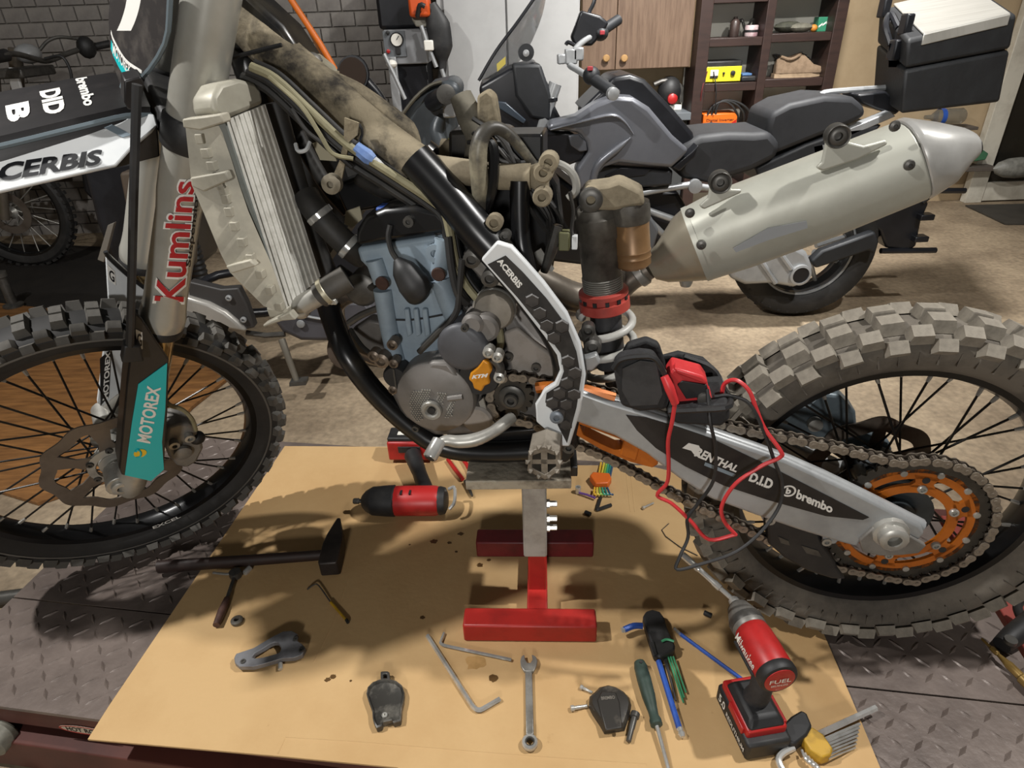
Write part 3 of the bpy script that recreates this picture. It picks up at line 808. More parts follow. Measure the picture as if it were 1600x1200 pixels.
# ================================================================ the dirt bike on the stand
bike = thing('dirt_bike', 'stripped white and black dirt bike on the red stand with its rear frame removed', 'motorcycle', dk(-.7, 0, 0))
M_rub = mat('tire_rubber', '#1d1c1b', .7, 0, '#2c2a28', 12)
M_rubd = mat('tire_rubber_dusty', '#6a6359', .85, 0, '#403b35', 9, .38, .68, .3, 60)
M_knobd = mat('knob_dusty', '#857e72', .85, 0, '#5a544b', 25, .4, .7)
M_knobf = mat('knob_front', '#4d4a45', .75, 0, '#6e6a62', 14, .45, .7)
M_rim = mat('black_rim', '#121213', .28, .5, '#1d1d1e', 10)
M_spk = mat('black_spoke', '#1c1a18', .35, .7)
M_nip = mat('spoke_nipple', '#8f8c86', .35, .8)
M_alu = mat('raw_alloy', '#a8a69f', .38, .75, '#7f7c76', 14)
M_cast = mat('cast_alloy', '#7d7a75', .5, .5, '#5f5b55', 16)
M_fblk = mat('frame_black', '#141415', .3, .1, '#3a352b', 9, .55, .8)
M_dusty = mat('dusty_frame', '#857a64', .85, 0, '#2b261f', 13, .44, .62, .6, 60)
M_orange = mat('anodised_orange', '#b9661c', .35, .45, '#9a5214', 14)
M_plw = mat('plastic_white', '#d6d8d8', .4, 0, '#c2c6c8', 5)
M_teal = mat('teal_decal', '#12b4b8', .4)
M_decal = mat('black_decal', '#1b191a', .4, 0, '#282525', 18)
M_hose = mat('rubber_hose', '#1e1d1c', .6, 0, '#35322d', 15)
M_beige = mat('dusty_cable', '#8a8468', .7, 0, '#6d684f', 20)
M_letw = mat('letter_white', '#e6e4de', .45)
M_letb = mat('letter_black', '#121317', .45)

def knob(name, m, lx, ly, h, t=.78):
    b = B()
    lo = [V((x * lx / 2, y * ly / 2, -.003)) for x, y in ((-1, -1), (1, -1), (1, 1), (-1, 1))]
    hi = [V((x * lx / 2 * t, y * ly / 2 * t, h)) for x, y in ((-1, -1), (1, -1), (1, 1), (-1, 1))]
    b.loft([lo, hi])
    return mesh_of(b, name, m, (0, 0, 0), flat=True)
def wheel(c, ax, u, prof, rim, rows, tm, pre, nspk, hubr, hubw, rimr, kn):
    w = ax.cross(u).normalized()
    ty = part(pre + '_tire', B().lathe(prof, c, ax, 96, u, close=True), tm, bike)
    for (r, h, n, ph, tilt, me) in rows:
        for i in range(n):
            t = 2 * PI * (i + ph) / n
            rad = u * math.cos(t) + w * math.sin(t)
            tan = ax.cross(rad)
            up = rad * math.cos(tilt) + ax * math.sin(tilt)
            lat = tan.cross(up) * -1
            inst('tread_knob', me, ty, axes(tan, up.cross(tan), up, c + rad * r + ax * h))
    rm = part(pre + '_rim', B().lathe(rim, c, ax, 96, u, close=True), M_rim, bike)
    sp = mesh_of(B().tube([V((0, 0, 0)), V((0, 0, 1))], .0021, 6), 'spoke', M_spk, (0, 0, 0))
    nb = mesh_of(B().lathe([(.0036, 0), (.0036, .009), (.0028, .016)], (0, 0, 0), Z, 6), 'nipple', M_nip, (0, 0, 0))
    for i in range(nspk):
        s_ = 1 if i % 2 else -1
        cr = 1 if (i // 2) % 2 else -1
        t1 = 2 * PI * (i + .5) / nspk
        t0 = t1 + cr * math.radians(62)
        p0 = c + (u * math.cos(t0) + w * math.sin(t0)) * hubr + ax * (s_ * hubw)
        p1 = c + (u * math.cos(t1) + w * math.sin(t1)) * rimr + ax * (s_ * .006)
        d = p1 - p0
        fx, fy, fz = frame(d)
        inst('spoke', sp, rm, axes(fx, fy, d, p0))
        dn = d.normalized()
        inst('nipple', nb, rm, axes(fx, fy, -dn, p1 + dn * .001))
    return ty, rm
# rear
RC = RAX + A * .010 + Z * .008
k1, k2, k3 = knob('tread_knob', M_knobd, .040, .034, .017), knob('tread_knob', M_knobd, .036, .026, .016), knob('tread_knob', M_knobd, .034, .024, .013)
rprof = [(.250, .028), (.262, .040), (.285, .051), (.302, .052), (.314, .044), (.321, .028), (.324, 0), (.321, -.028), (.314, -.044), (.302, -.052), (.285, -.051), (.262, -.040), (.250, -.028), (.246, 0)]
nk = 30
wheel(RC, N, Z, rprof, [(.257, .032), (.259, .029), (.247, .026), (.243, .012), (.243, -.012), (.247, -.026), (.259, -.029), (.257, -.032), (.243, -.030), (.236, -.012), (.236, .012), (.243, .030)],
      [(.323, .019, nk, 0, .08, k1), (.323, -.019, nk, 0, -.08, k1), (.318, .043, nk, .5, .55, k2), (.318, -.043, nk, .5, -.55, k2), (.306, .053, nk, 0, 1.0, k3), (.306, -.053, nk, 0, -1.0, k3)], M_rubd, 'rear', 36, .045, .030, .236, None)
# raised blocks and lettering on the rear side wall
b = B()
for i in range(64):
    t = 2 * PI * i / 64
    rad = Z * math.cos(t) + A * math.sin(t)
    b.box(RC + rad * .285 + N * .0515, (.002, .022, .002), (N.cross(rad), rad, N))
part('sidewall_ribs', b, M_rubd, bike, kind='stuff')
def ringtext(c, ax, u, r0, r1, t0, t1, h):
    w = ax.cross(u)
    def fn(x, y, z):
        t = t0 + (t1 - t0) * x
        return c + (u * math.cos(t) + w * math.sin(t)) * (r0 + (r1 - r0) * y) + ax * (h + z)
    return fn
def ang(x, y, c, v):
    q = bk(x, y, v) - c
    return q
# front
kf1, kf2, kf3 = knob('tread_knob', M_knobf, .024, .024, .014), knob('tread_knob', M_knobf, .026, .018, .014), knob('tread_knob', M_knobf, .024, .016, .011)
fprof = [(.274, .020), (.288, .030), (.306, .039), (.320, .039), (.328, .030), (.332, .014), (.333, 0), (.332, -.014), (.328, -.030), (.320, -.039), (.306, -.039), (.288, -.030), (.274, -.020), (.270, 0)]
ff, fr = wheel(FAX, N2, S, fprof, [(.281, .024), (.283, .021), (.272, .019), (.268, .008), (.268, -.008), (.272, -.019), (.283, -.021), (.281, -.024), (.268, -.022), (.260, -.008), (.260, .008), (.268, .022)],
      [(.332, .011, 40, 0, .05, kf1), (.332, -.011, 40, 0, -.05, kf1), (.327, .031, 40, .5, .55, kf2), (.327, -.031, 40, .5, -.55, kf2), (.318, .040, 40, 0, 1.0, kf3), (.318, -.040, 40, 0, -1.0, kf3)], M_rub, 'front', 36, .034, .026, .260, None)
def fang(x, y):
    q = st(x, y, .022) - FAX
    w = N2.cross(S)
    return math.atan2(q.dot(w), q.dot(S))
def rim_letters(s_, a_, b_, r0, r1):
    t0, t1 = fang(*a_), fang(*b_)
    w = N2.cross(S)
    def fn(x, y, z):
        t = t0 + (t1 - t0) * x
        k = r0 + (r1 - r0) * y
        return FAX + (S * math.cos(t) + w * math.sin(t)) * k + N2 * (.0205 + (.0245 - .0205) * (1 - y) * .2 + z + .004)
    return fn
lettering('rim_lettering', 'EXCEL', rim_letters('EXCEL', (240, 826), (281, 805), .279, .270), M_letw, fr, .02)
part('sidewall_line', B().lathe([(.304, .0392), (.306, .0398), (.308, .0392)], FAX, N2, 96, S, cap=False), mat('line_grey', '#5d5a55', .6), ff)

# front hub, brake disc, caliper
hub = part('front_hub', B().lathe([(.012, -.045), (.030, -.042), (.036, -.034), (.036, -.024), (.022, -.016), (.022, .014), (.036, .022), (.036, .032), (.030, .04), (.030, .052), (.018, .054), (.018, .062)], FAX, N2, 28), M_alu, bike)
def wave(c, u, w, r, amp, n, k): return [c + (u * math.cos(2 * PI * i / n) + w * math.sin(2 * PI * i / n)) * (r + amp * math.cos(k * 2 * PI * i / n)) for i in range(n)]
w2 = N2.cross(S)
M_disc = mat('brake_disc', '#6b6259', .4, .7, '#544b42', 14)
dc = FAX + N2 * .050
disc = part('front_brake_disc', B().ring(wave(dc, S, w2, .126, .004, 120, 10), wave(dc, S, w2, .101, .004, 120, 10), N2 * .003), M_disc, bike)
for i in range(6):
    t = 2 * PI * i / 6 + .35
    r_ = S * math.cos(t) + w2 * math.sin(t)
    s_ = N2.cross(r_)
    b = B().prism([dc + r_ * .033 + s_ * .020, dc + r_ * .07 + s_ * .011, dc + r_ * .108 + s_ * .019, dc + r_ * .108 - s_ * .019, dc + r_ * .07 - s_ * .011, dc + r_ * .033 - s_ * .020], N2 * .0032)
    part('disc_arm', b, M_disc, disc)
    b = B()
    bolt(b, dc + r_ * .046 + N2 * .003, N2, .007, .005)
    part('disc_bolt', b, M_dsteel, disc)
part('disc_carrier', B().lathe([(.036, -.002), (.050, -.002), (.050, .004), (.036, .006)], dc, N2, 24, close=True), M_alu, disc)
part('front_axle', B().lathe([(.012, -.13), (.012, .06), (.017, .062), (.017, .118), (.013, .121), (.008, .121), (.008, .11)], FAX, N2, 20), M_alu, bike)
part('front_axle_lug', B().loft([circle(fk(.0, 0, n_), S, E2, .026, 16) for n_ in (.066, .112)]), M_alu, bike, .002)
part('front_axle_lug', B().loft([circle(fk(.0, 0, n_), S, E2, .026, 16) for n_ in (-.112, -.066)]), M_alu, bike, .002)
cl = [st(x, y, .075) for x, y in ((262, 668), (280, 662), (298, 664), (308, 676), (316, 692), (318, 702), (308, 722), (292, 732), (276, 728), (264, 715), (258, 700))]
cal = part('front_brake_caliper', B().prism(cl, -N2 * .055), M_cast, bike, .006)
part('caliper_piston_cap', B().lathe([(.017, 0), (.017, .008), (.011, .011)], st(285, 705, .078), N2, 18), M_cast, cal)
part('caliper_bolt', B().lathe([(.009, 0), (.010, .012), (.005, .013), (.005, .005)], st(295, 680, .076), N2, 14), M_alu, cal)
part('caliper_bolt', B().lathe([(.009, 0), (.010, .012), (.005, .013), (.005, .005)], st(271, 691, .076), N2, 14), M_alu, cal)
part('caliper_cover', B().ell(st(308, 684, .07), (.016, .016, .014), (S, E2, N2), 12, 7), M_tblk, cal)
part('front_brake_hose', B().tube([st(306, 672, .09), st(300, 655, .1), st(285, 640, .1), st(262, 630, .1), st(250, 600, .06)], .0042, 8, 5), M_beige, bike)

# fork legs
M_fork = mat('fork_tube', '#b5b4ac', .3, .6, '#9d9a90', 4)
M_gold = mat('fork_inner', '#b09a72', .15, .9, '#9a8a6c', 6)
fl = []
for n_ in (.1, -.1):
    ax0 = FAX + N2 * n_ - E2 * .03
    o_ = part('fork_outer_tube', B().lathe([(.033, .385), (.035, .39), (.036, .405), (.034, .42), (.0325, .44), (.0315, .60), (.034, .63), (.035, .80), (.035, 1.02)], ax0, S, 32), M_fork, bike)
    fl.append(o_)
    part('dust_seal', B().lathe([(.027, .368), (.034, .372), (.035, .384), (.033, .388)], ax0, S, 32), M_tblk, o_)
    part('fork_inner_tube', B().lathe([(.024, .06), (.024, .385)], ax0, S, 28), M_gold, bike)
    part('fork_foot', B().loft([[ax0 + S * s_ + (E2 * math.cos(t) * a_ + N2 * math.sin(t) * b_) + E2 * o1 for t in [2 * PI * k / 20 for k in range(20)]] for s_, a_, b_, o1 in ((-.03, .018, .02, .012), (-.02, .026, .024, .012), (.02, .03, .026, .01), (.06, .028, .028, 0), (.10, .026, .026, 0))]), M_alu, bike)
    part('fork_clamp', B().lathe([(.036, .70), (.039, .704), (.039, .742), (.036, .746)], ax0, S, 28), M_tblk, bike)
part('lower_triple_clamp', B().box(fk(.723, -.035, 0), (.036, .085, .17), (S, E2, N2)), M_tblk, bike, .006)
part('upper_triple_clamp', B().box(fk(.975, -.035, 0), (.036, .085, .25), (S, E2, N2)), M_tblk, bike, .006)
part('steering_stem', B().tube([fk(.70, -.057, 0), fk(1.0, -.057, 0)], .022, 16), M_fblk, bike)
part('clamp_band', B().lathe([(.0365, .715), (.0378, .716), (.0378, .722), (.0365, .723)], FAX + N2 * .1 - E2 * .03, S, 28), M_zinc, bike)
# lettering on the near fork leg
fax0 = FAX + N2 * .1 - E2 * .03
def cylmap(corners, r, lift):
    c_ = [V((x, y, 0)) for x, y in corners]
    def fn(u, v, w):
        p = c_[0] * ((1 - u) * (1 - v)) + c_[1] * (u * (1 - v)) + c_[2] * (u * v) + c_[3] * ((1 - u) * v)
        d = ray(p.x, p.y)
        dp = d - S * d.dot(S)
        op = (CP - fax0) - S * (CP - fax0).dot(S)
        a_, b_, cc_ = dp.dot(dp), 2 * op.dot(dp), op.dot(op) - (r + lift + w) ** 2
        ds = b_ * b_ - 4 * a_ * cc_
        t = (-b_ - math.sqrt(max(ds, 0))) / (2 * a_)
        return CP + d * t
    return fn
M_kred = mat('decal_red', '#b21d26', .4)
kc = ((289, 476), (308, 280), (266, 278), (238, 474))
lettering('fork_decal_outline', 'Kumlins', cylmap(kc, .0350, .0000), M_letw, fl[0], .05, 0, .0004)
lettering('fork_decal', 'Kumlins', cylmap(((287, 472), (305, 284), (269, 282), (241, 470)), .0350, .0006), M_kred, fl[0], .018)
lettering('fork_decal_line', 'Suspension', cylmap(((300, 418), (314, 300), (304, 298), (290, 416)), .0350, .0010), M_letb, fl[0], .02)
# fork guards
def guard(n_, sgn, letters=True):
    pass
gb = [(211, 490), (221, 498), (264, 562), (262, 640), (256, 735), (236, 752), (190, 742), (186, 732), (198, 600), (205, 540)]
fgd = part('fork_guard', B().prism(sts(gb, .142), -N2 * .008), M_decal, bike, .002)
part('fork_guard_side', B().prism([st(x, y, .142) for x, y in ((211, 490), (205, 540), (198, 600), (186, 732), (190, 738), (203, 600), (210, 540), (216, 496))], -N2 * .05), M_decal, fgd, .002)
part('fork_guard_panel', B().prism(sts([(216, 600), (261, 567), (258, 640), (253, 690), (256, 733), (236, 751), (195, 742), (206, 660)], .1425), N2 * .001), M_teal, fgd)
lettering('guard_lettering', 'MOTOREX', quad(*sts([(235, 693), (252, 604), (230, 602), (213, 690)], .1438)), M_letw, fgd, .03, .1)
part('guard_emblem', B().lathe([(.0001, .0), (.0105, 0), (.0105, .0008), (.0001, .0008)], st(219, 708, .1438), N2, 24), mat('emblem_yellow', '#e0b824', .4), fgd)
part('guard_emblem_swirl', B().tube(sts([(212, 706), (216, 703), (220, 707), (219, 713), (212, 715)], .1448), .0018, 6, 4), M_teal, fgd)
part('guard_badge', B().prism(sts([(212, 514), (222, 519), (223, 545), (214, 545)], .1425), N2 * .0008), M_letw, fgd)
lettering('guard_badge_letter', 'G', quad(*sts([(215, 541), (222, 541), (221, 522), (214, 520)], .1436)), M_letb, fgd, .02)
g2 = part('fork_guard', B().prism(sts([(165, 395), (172, 400), (228, 452), (226, 480), (205, 600), (160, 636), (152, 630), (170, 480)], -.065), -N2 * .01), M_plw, bike, .002)
part('fork_guard_rim', B().tube(sts([(165, 393), (172, 404), (200, 430), (230, 453)], -.06), .004, 6, 3), M_letb, g2)
part('guard_badge', B().prism(sts([(167, 412), (179, 424), (181, 446), (169, 436)], -.0645), N2 * .0008), M_letw, g2)
lettering('guard_badge_letter', 'G', quad(*sts([(171, 436), (179, 442), (178, 425), (170, 420)], -.0635)), M_letb, g2, .02)
part('fork_guard_stripe', B().prism(sts([(156, 560), (174, 545), (170, 618), (157, 634)], -.0645), N2 * .001), M_decal, g2)
lettering('guard_lettering', 'MOTOREX', quad(*sts([(169, 622), (173, 548), (165, 550), (160, 626)], -.063)), M_letw, g2, .03)
# black launch rod beside the guard
rodo = part('brake_line_rod', B().tube([st(214, 132, .135), st(209, 300, .15), st(206, 430, .16), st(203, 540, .16)], .0062, 8, 4), M_tblk, bike)
part('rod_foot', B().prism(sts([(194, 541), (220, 541), (226, 566), (190, 568)], .165), -N2 * .02), M_tblk, rodo, .003)
# front fender
def sec_f(s_, e_, wd, dp):
    return [fk(s_ - dp, e_, wd + .012), fk(s_ - .012, e_, wd + .006), fk(s_ + .002, e_, wd - .004), fk(s_ + .004, e_, 0), fk(s_ + .002, e_, -wd + .004), fk(s_ - .012, e_, -wd - .006), fk(s_ - dp, e_, -wd - .012)]
ss = [(.728, .015, .062, .03), (.722, .045, .066, .04), (.70, .09, .07, .045), (.655, .175, .074, .045), (.60, .28, .076, .045), (.54, .38, .07, .04), (.49, .45, .05, .03)]
grid = [sec_f(*k) for k in ss]
fen = part('front_fender', B().sheet(grid, .004), M_decal, bike)
sd_ = B()
fa, fb0, fc0 = st(240, 178, .074), st(0, 299, .116), st(0, 241, .076)
fpn = (fb0 - fa).cross(fc0 - fa).normalized()
if fpn.dot(CP - fa) < 0: fpn = -fpn
def fpl(x, y, l=0.0):
    d = ray(x, y)
    return CP + d * ((fa + fpn * l - CP).dot(fpn) / d.dot(fpn))
wl = [(240, 178), (246, 196), (203, 232), (180, 258), (0, 299), (-120, 326), (-120, 262), (0, 241), (90, 214), (160, 185), (205, 176)]
fs_ = part('fender_side', B().prism([fpl(x, y) for x, y in wl], -fpn * .006), M_plw, fen, .0015)
lettering('fender_lettering', 'ACERBIS', quad(*[fpl(x, y, .0006) for x, y in ((-46, 292), (158, 257), (160, 233), (-42, 262))]), M_letb, fs_, .04, .1)
part('fender_side_stripe', B().prism([fpl(x, y, .0005) for x, y in ((150, 193), (166, 190), (206, 211), (192, 215))], fpn * .0008), mat('stripe_grey', '#7a8790', .4), fs_)
part('fender_rear_black', B().prism(sts([(246, 196), (250, 245), (178, 264), (203, 232)], .09), -N2 * .1), M_decal, fen, .002)
part('fender_edge', B().tube([fk(k[0] - .004, k[1], k[2] + .008) for k in ss], .004, 6, 3), mat('edge_grey', '#5f6a70', .4), fen)
def ftop(e0, e1, n0, n1):
    def s_of(e):
        for a_, b_ in zip(ss, ss[1:]):
            if a_[1] <= e <= b_[1]: return a_[0] + (b_[0] - a_[0]) * (e - a_[1]) / (b_[1] - a_[1])
        return ss[-1][0]
    def fn(u, v, w):
        n_ = n0 + (n1 - n0) * u
        e = e0 + (e1 - e0) * v
        return fk(s_of(e) + .0075 + w - .004 * abs(n_) / .07, e, n_)
    return fn
lettering('fender_top_lettering', 'brembo', ftop(.090, .076, -.062, .040), M_letw, fen, .04)
lettering('fender_top_lettering', 'DID', ftop(.133, .110, -.040, .042), M_letw, fen, .05)
lettering('fender_top_lettering', 'B', ftop(.172, .147, -.012, .040), M_letw, fen, .05)
# number plate: wraps round the fork front
off = [-.035, .02, .075, .115]
def plate(x, y, lift=.0):
    t = min(max((x - 172) / 92, 0), 1) * 3
    k = min(int(t), 2)
    p = st(x, y, off[k] + (off[k + 1] - off[k]) * (t - k))
    return p + (CP - p).normalized() * lift
def along(tab, y):
    for (ya, xa), (yb, xb) in zip(tab, tab[1:]):
        if ya <= y <= yb: return xa + (xb - xa) * (y - ya) / (yb - ya)
    return tab[-1][1]
lft, rgt = ((-30, 176), (30, 172), (90, 175), (137, 192)), ((-30, 262), (10, 265), (70, 258), (118, 226), (137, 220))
grid = []
for y in [-30 + 167 * k / 20 for k in range(21)]:
    a_, c_ = along(lft, y), along(rgt, y)
    grid.append([plate(a_ + (c_ - a_) * k / 14, y) for k in range(15)])
npl = part('number_plate', B().sheet(grid, .004), mat('plate_black', '#2a2727', .5, 0, '#55504b', 30, .5, .8), bike)
def ribbon(pts, wd, m, nm, th=.0008):
    b = B()
    P = [(p.x, p.y) for p in catmull([V((x, y, 0)) for x, y in pts], 6)]
    b.sheet([[plate(x + wd[0] * k / 6, y + wd[1] * k / 6, .0045) for x, y in P] for k in range(7)], th)
    return part(nm, b, m, npl)
ribbon([(174, 62), (180, 78), (196, 105), (221, 117)], (-.5, 14), M_teal, 'plate_band')
ribbon([(174, 47), (179, 62), (197, 92), (222, 110)], (-.5, 5), M_letw, 'plate_line')
ribbon([(200, -10), (196, 12), (190, 32), (183, 48)], (22, 0), M_letw, 'plate_numeral')
cqr = [(176, 84), (202, 118), (204, 104), (176, 66)]
def pq(u, v, w):
    c_ = [V((x, y, 0)) for x, y in cqr]
    p = c_[0] * ((1 - u) * (1 - v)) + c_[1] * (u * (1 - v)) + c_[2] * (u * v) + c_[3] * ((1 - u) * v)
    return plate(p.x, p.y, .0055 + w)
lettering('plate_lettering', 'MOTOREX', pq, M_letw, npl, .02)
part('plate_edge', B().tube([plate(266, -20), plate(265, 10), plate(258, 68), plate(223, 120), plate(194, 126), plate(193, 160), plate(206, 172)], .0035, 6, 3), mat('edge_grey', '#5f6a70', .4), npl)
part('plate_bracket', B().prism(sts([(194, 126), (220, 120), (226, 130), (220, 170), (200, 172), (194, 160)], .1), -N2 * .03), M_decal, npl, .002)
# ---------------------------------------------------------------- rear drive
SPV = .088
SPC = RC + A * .012 - Z * .004 + N * SPV
def sp(r, t): return SPC + (A * math.cos(t) + Z * math.sin(t)) * r
def spc(r, n=72, amp=0.0, k=0): return [sp(r + amp * math.cos(k * 2 * PI * i / n), 2 * PI * i / n) for i in range(n)]
M_teeth = mat('sprocket_steel', '#39352f', .5, .6, '#4a453d', 20)
teeth = []
for i in range(48):
    t = 2 * PI * i / 48
    for dt, r in ((-.45, .1215), (-.2, .1275), (.2, .1275), (.45, .1215)): teeth.append((r, t + dt * 2 * PI / 48))
spk = part('rear_sprocket', B().ring([sp(r, t) for r, t in teeth], [sp(.104, t) for r, t in teeth], -N * .005), M_teeth, bike)
car = part('sprocket_carrier', B().ring(spc(.110, 72, .0015, 12), spc(.092), -N * .006), M_orange, bike)
part('carrier_ring', B().ring(spc(.079), spc(.064), -N * .006), M_orange, car)
for i in range(6):
    t = 2 * PI * i / 6 + .42
    r_ = A * math.cos(t) + Z * math.sin(t)
    s_ = N.cross(r_)
    b = B().prism([SPC + r_ * .074 + s_ * .021, SPC + r_ * .084 + s_ * .014, SPC + r_ * .098 + s_ * .020, SPC + r_ * .098 - s_ * .020, SPC + r_ * .084 - s_ * .014, SPC + r_ * .074 - s_ * .021], -N * .006)
    part('carrier_arm', b, M_orange, car)
    b = B()
    bolt(b, SPC + r_ * .073, N, .0075, .005)
    part('sprocket_bolt', b, M_alu, car)
    part('arm_hole', B().lathe([(.0001, 0), (.006, 0), (.006, .0006), (.0001, .0006)], SPC + r_ * .090, N, 16), M_tblk, car)
for i in range(12):
    part('rivet', B().lathe([(.0055, 0), (.0055, .003), (.003, .0035)], sp(.105, 2 * PI * (i + .5) / 12), N, 10), M_alu, spk)
part('rear_hub', B().lathe([(.014, -.07), (.045, -.066), (.052, -.05), (.052, -.036), (.030, -.026), (.028, .022), (.050, .032), (.056, .05), (.060, .068), (.060, .074), (.045, .074), (.03, .066), (.03, .08), (.014, .082)], RC, N, 36), mat('hub_black', '#3b4144', .35, .5, '#23282b', 9), bike)
RN = bk(1394, 838, .142)
part('rear_axle', B().tube([RN - N * .30, RN], .013, 16), M_alu, bike)
part('axle_nut', B().lathe([(.0275, -.014), (.0275, -.004), (.022, -.002), (.022, .010), (.018, .013), (.011, .013), (.011, -.008)], RN, N, 12), M_alu, bike)
part('axle_block', B().prism(bks([(1340, 838), (1362, 818), (1420, 832), (1444, 846), (1432, 858), (1405, 861), (1372, 862), (1345, 856)], .124), N * .010), M_cast, bike, .002)
# chain
path = bks([(783, 655), (772, 640), (766, 618), (771, 600), (788, 588), (812, 587), (850, 594), (920, 606), (1000, 627), (1140, 665), (1230, 683), (1300, 697), (1345, 703)], .093)
path2 = [sp(.131, t) for t in [1.9 - k * .2 for k in range(0, 17)]]
path3 = bks([(1295, 880), (1230, 855), (1180, 832), (1120, 803), (1060, 775), (1000, 742), (945, 712), (890, 689), (840, 664), (808, 655)], .093)
pp = [p_ for p_ in catmull(path[:-1] + path2 + path3 + [path[0]], 14)]
cum = [0.0]
for a_, b_ in zip(pp, pp[1:]): cum.append(cum[-1] + (b_ - a_).length)
nl = int(cum[-1] / .0159) // 2 * 2
pitch = cum[-1] / nl
def at_len(s_):
    lo, hi = 0, len(cum) - 1
    while hi - lo > 1:
        m_ = (lo + hi) // 2
        if cum[m_] <= s_: lo = m_
        else: hi = m_
    t = (s_ - cum[lo]) / max(cum[hi] - cum[lo], 1e-9)
    return pp[lo] + (pp[hi] - pp[lo]) * t
M_chain = mat('chain_steel', '#8a8073', .42, .7, '#5d5449', 60)
def link_mesh(z0, lm_):
    b = B()
    for s_ in (-1, 1):
        o_ = []
        for k in range(7):
            t = PI / 2 + PI * k / 6
            o_.append(V((-.0079 + .0072 * math.cos(t), .0072 * math.sin(t), s_ * z0)))
        o_.append(V((0, -.0052, s_ * z0)))
        for k in range(7):
            t = -PI / 2 + PI * k / 6
            o_.append(V((.0079 + .0072 * math.cos(t), .0072 * math.sin(t), s_ * z0)))
        o_.append(V((0, .0052, s_ * z0)))
        b.prism(o_, (0, 0, s_ * .0018))
    for x in (-.0079, .0079):
        b.cyl((x, 0, -z0 - .003), (x, 0, z0 + .003), .003, seg=8)
        b.cyl((x, 0, -z0 + .001), (x, 0, z0 - .001), .0050, seg=8)
    return mesh_of(b, 'chain_link', lm_, (0, 0, 0))
lm = (link_mesh(.0052, mat('chain_inner', '#453d35', .45, .6, '#332c26', 60)), link_mesh(.0072, M_chain))
chain = part('drive_chain', B().tube([at_len(0), at_len(pitch * .5)], .002, 6), M_chain, bike)
for i in range(nl):
    a_, b_ = at_len(i * pitch), at_len(min((i + 1) * pitch, cum[-1] - 1e-6))
    t = (b_ - a_).normalized()
    up = N.cross(t).normalized()
    inst('chain_link', lm[i % 2], chain, axes(t, up, t.cross(up), (a_ + b_) / 2))
# swingarm
M_swing = mat('swingarm_alloy', '#a9abab', .42, .55, '#86888a', 6, .4, .75)
so = [(878, 622), (905, 611), (950, 628), (1000, 643), (1110, 678), (1230, 720), (1330, 766), (1440, 822), (1446, 835), (1436, 846), (1418, 838), (1372, 824), (1352, 838), (1340, 856), (1300, 845), (1250, 830), (1180, 806), (1110, 780), (1060, 748), (1010, 710), (960, 682), (905, 662), (878, 655)]
swa = part('swingarm', B().prism(bks(so, .128), -N * .028), M_swing, bike, .006, seg=3)
top = [(905, 612), (950, 629), (1000, 644), (1110, 679), (1230, 721), (1330, 767), (1438, 821)]
part('swingarm_ridge', B().tube(bks(top, .112), .012, 10, 2), M_swing, swa)
part('swingarm_far_arm', B().prism(bks([(890, 600), (1000, 625), (1230, 690), (1330, 735), (1335, 755), (1230, 725), (1060, 690), (900, 640)], -.10), -N * .03), M_swing, swa, .005)
dcl = [(978, 648), (1010, 652), (1060, 667), (1110, 684), (1200, 727), (1300, 778), (1358, 808), (1348, 812), (1290, 806), (1200, 781), (1130, 758), (1070, 728), (1025, 700), (995, 672)]
dec = part('swingarm_decal', B().prism(bks(dcl, .1285), N * .0008), M_decal, swa)
lettering('swingarm_lettering', 'RENTHAL', quad(*bks([(1084, 712), (1150, 738), (1155, 728), (1090, 698)], .1298)), M_letw, dec, .04, .2)
part('lettering_emblem', B().prism(bks([(1066, 700), (1076, 692), (1092, 696), (1096, 704), (1088, 706), (1098, 716), (1086, 712), (1080, 704)], .1296), N * .0004), M_letw, dec)
part('lettering_underline', B().prism(bks([(1102, 722), (1150, 741), (1146, 745), (1100, 727)], .1296), N * .0004), mat('stripe_grey', '#7a8790', .4), dec)
lettering('swingarm_lettering', 'D.I.D', quad(*bks([(1169, 751), (1204, 765), (1210, 750), (1175, 737)], .1298)), M_letw, dec, .05)
lettering('swingarm_lettering', 'brembo', quad(*bks([(1243, 778), (1299, 802), (1303, 789), (1247, 764)], .1298)), M_letw, dec, .04)
ec = bk(1232, 767, .1295)
part('emblem_ring', B().lathe([(.0085, 0), (.0115, 0), (.0115, .0006), (.0085, .0006)], ec, N, 24, close=True), M_letw, dec)
lettering('emblem_letter', 'b', quad(ec - A * .004 - Z * .006, ec + A * .004 - Z * .006, ec + A * .004 + Z * .007, ec - A * .004 + Z * .007), M_letw, dec, .05)
# chain slider, guide
part('chain_slider', B().tube(bks([(838, 606), (860, 604), (910, 608), (960, 622)], .112), .009, 8, 3), M_orange, bike)
part('chain_slider', B().ring(bks([(893, 655), (930, 668), (990, 692), (1022, 704), (1029, 714), (1028, 726), (1020, 731), (985, 722), (940, 703), (900, 680)], .118), bks([(905, 663), (930, 672), (965, 685), (975, 690), (975, 697), (973, 700), (968, 703), (960, 703), (940, 694), (912, 680)], .118), -N * .03), M_orange, bike, .002)
part('chain_slider_block', B().prism(bks([(975, 685), (1002, 694), (994, 722), (968, 712)], .12), -N * .03), M_orange, bike, .003)
cg = [(1212, 800), (1240, 812), (1252, 824), (1278, 828), (1285, 850), (1300, 870), (1310, 890), (1322, 906), (1300, 905), (1262, 893), (1225, 872), (1200, 850), (1200, 820)]
gd = part('chain_guide', B().prism(bks(cg, .108), -N * .045), M_tblk, bike, .004)
part('guide_slot', B().prism(bks([(1252, 852), (1278, 860), (1284, 870), (1260, 864)], .1085), N * .0008), M_dsteel, gd)
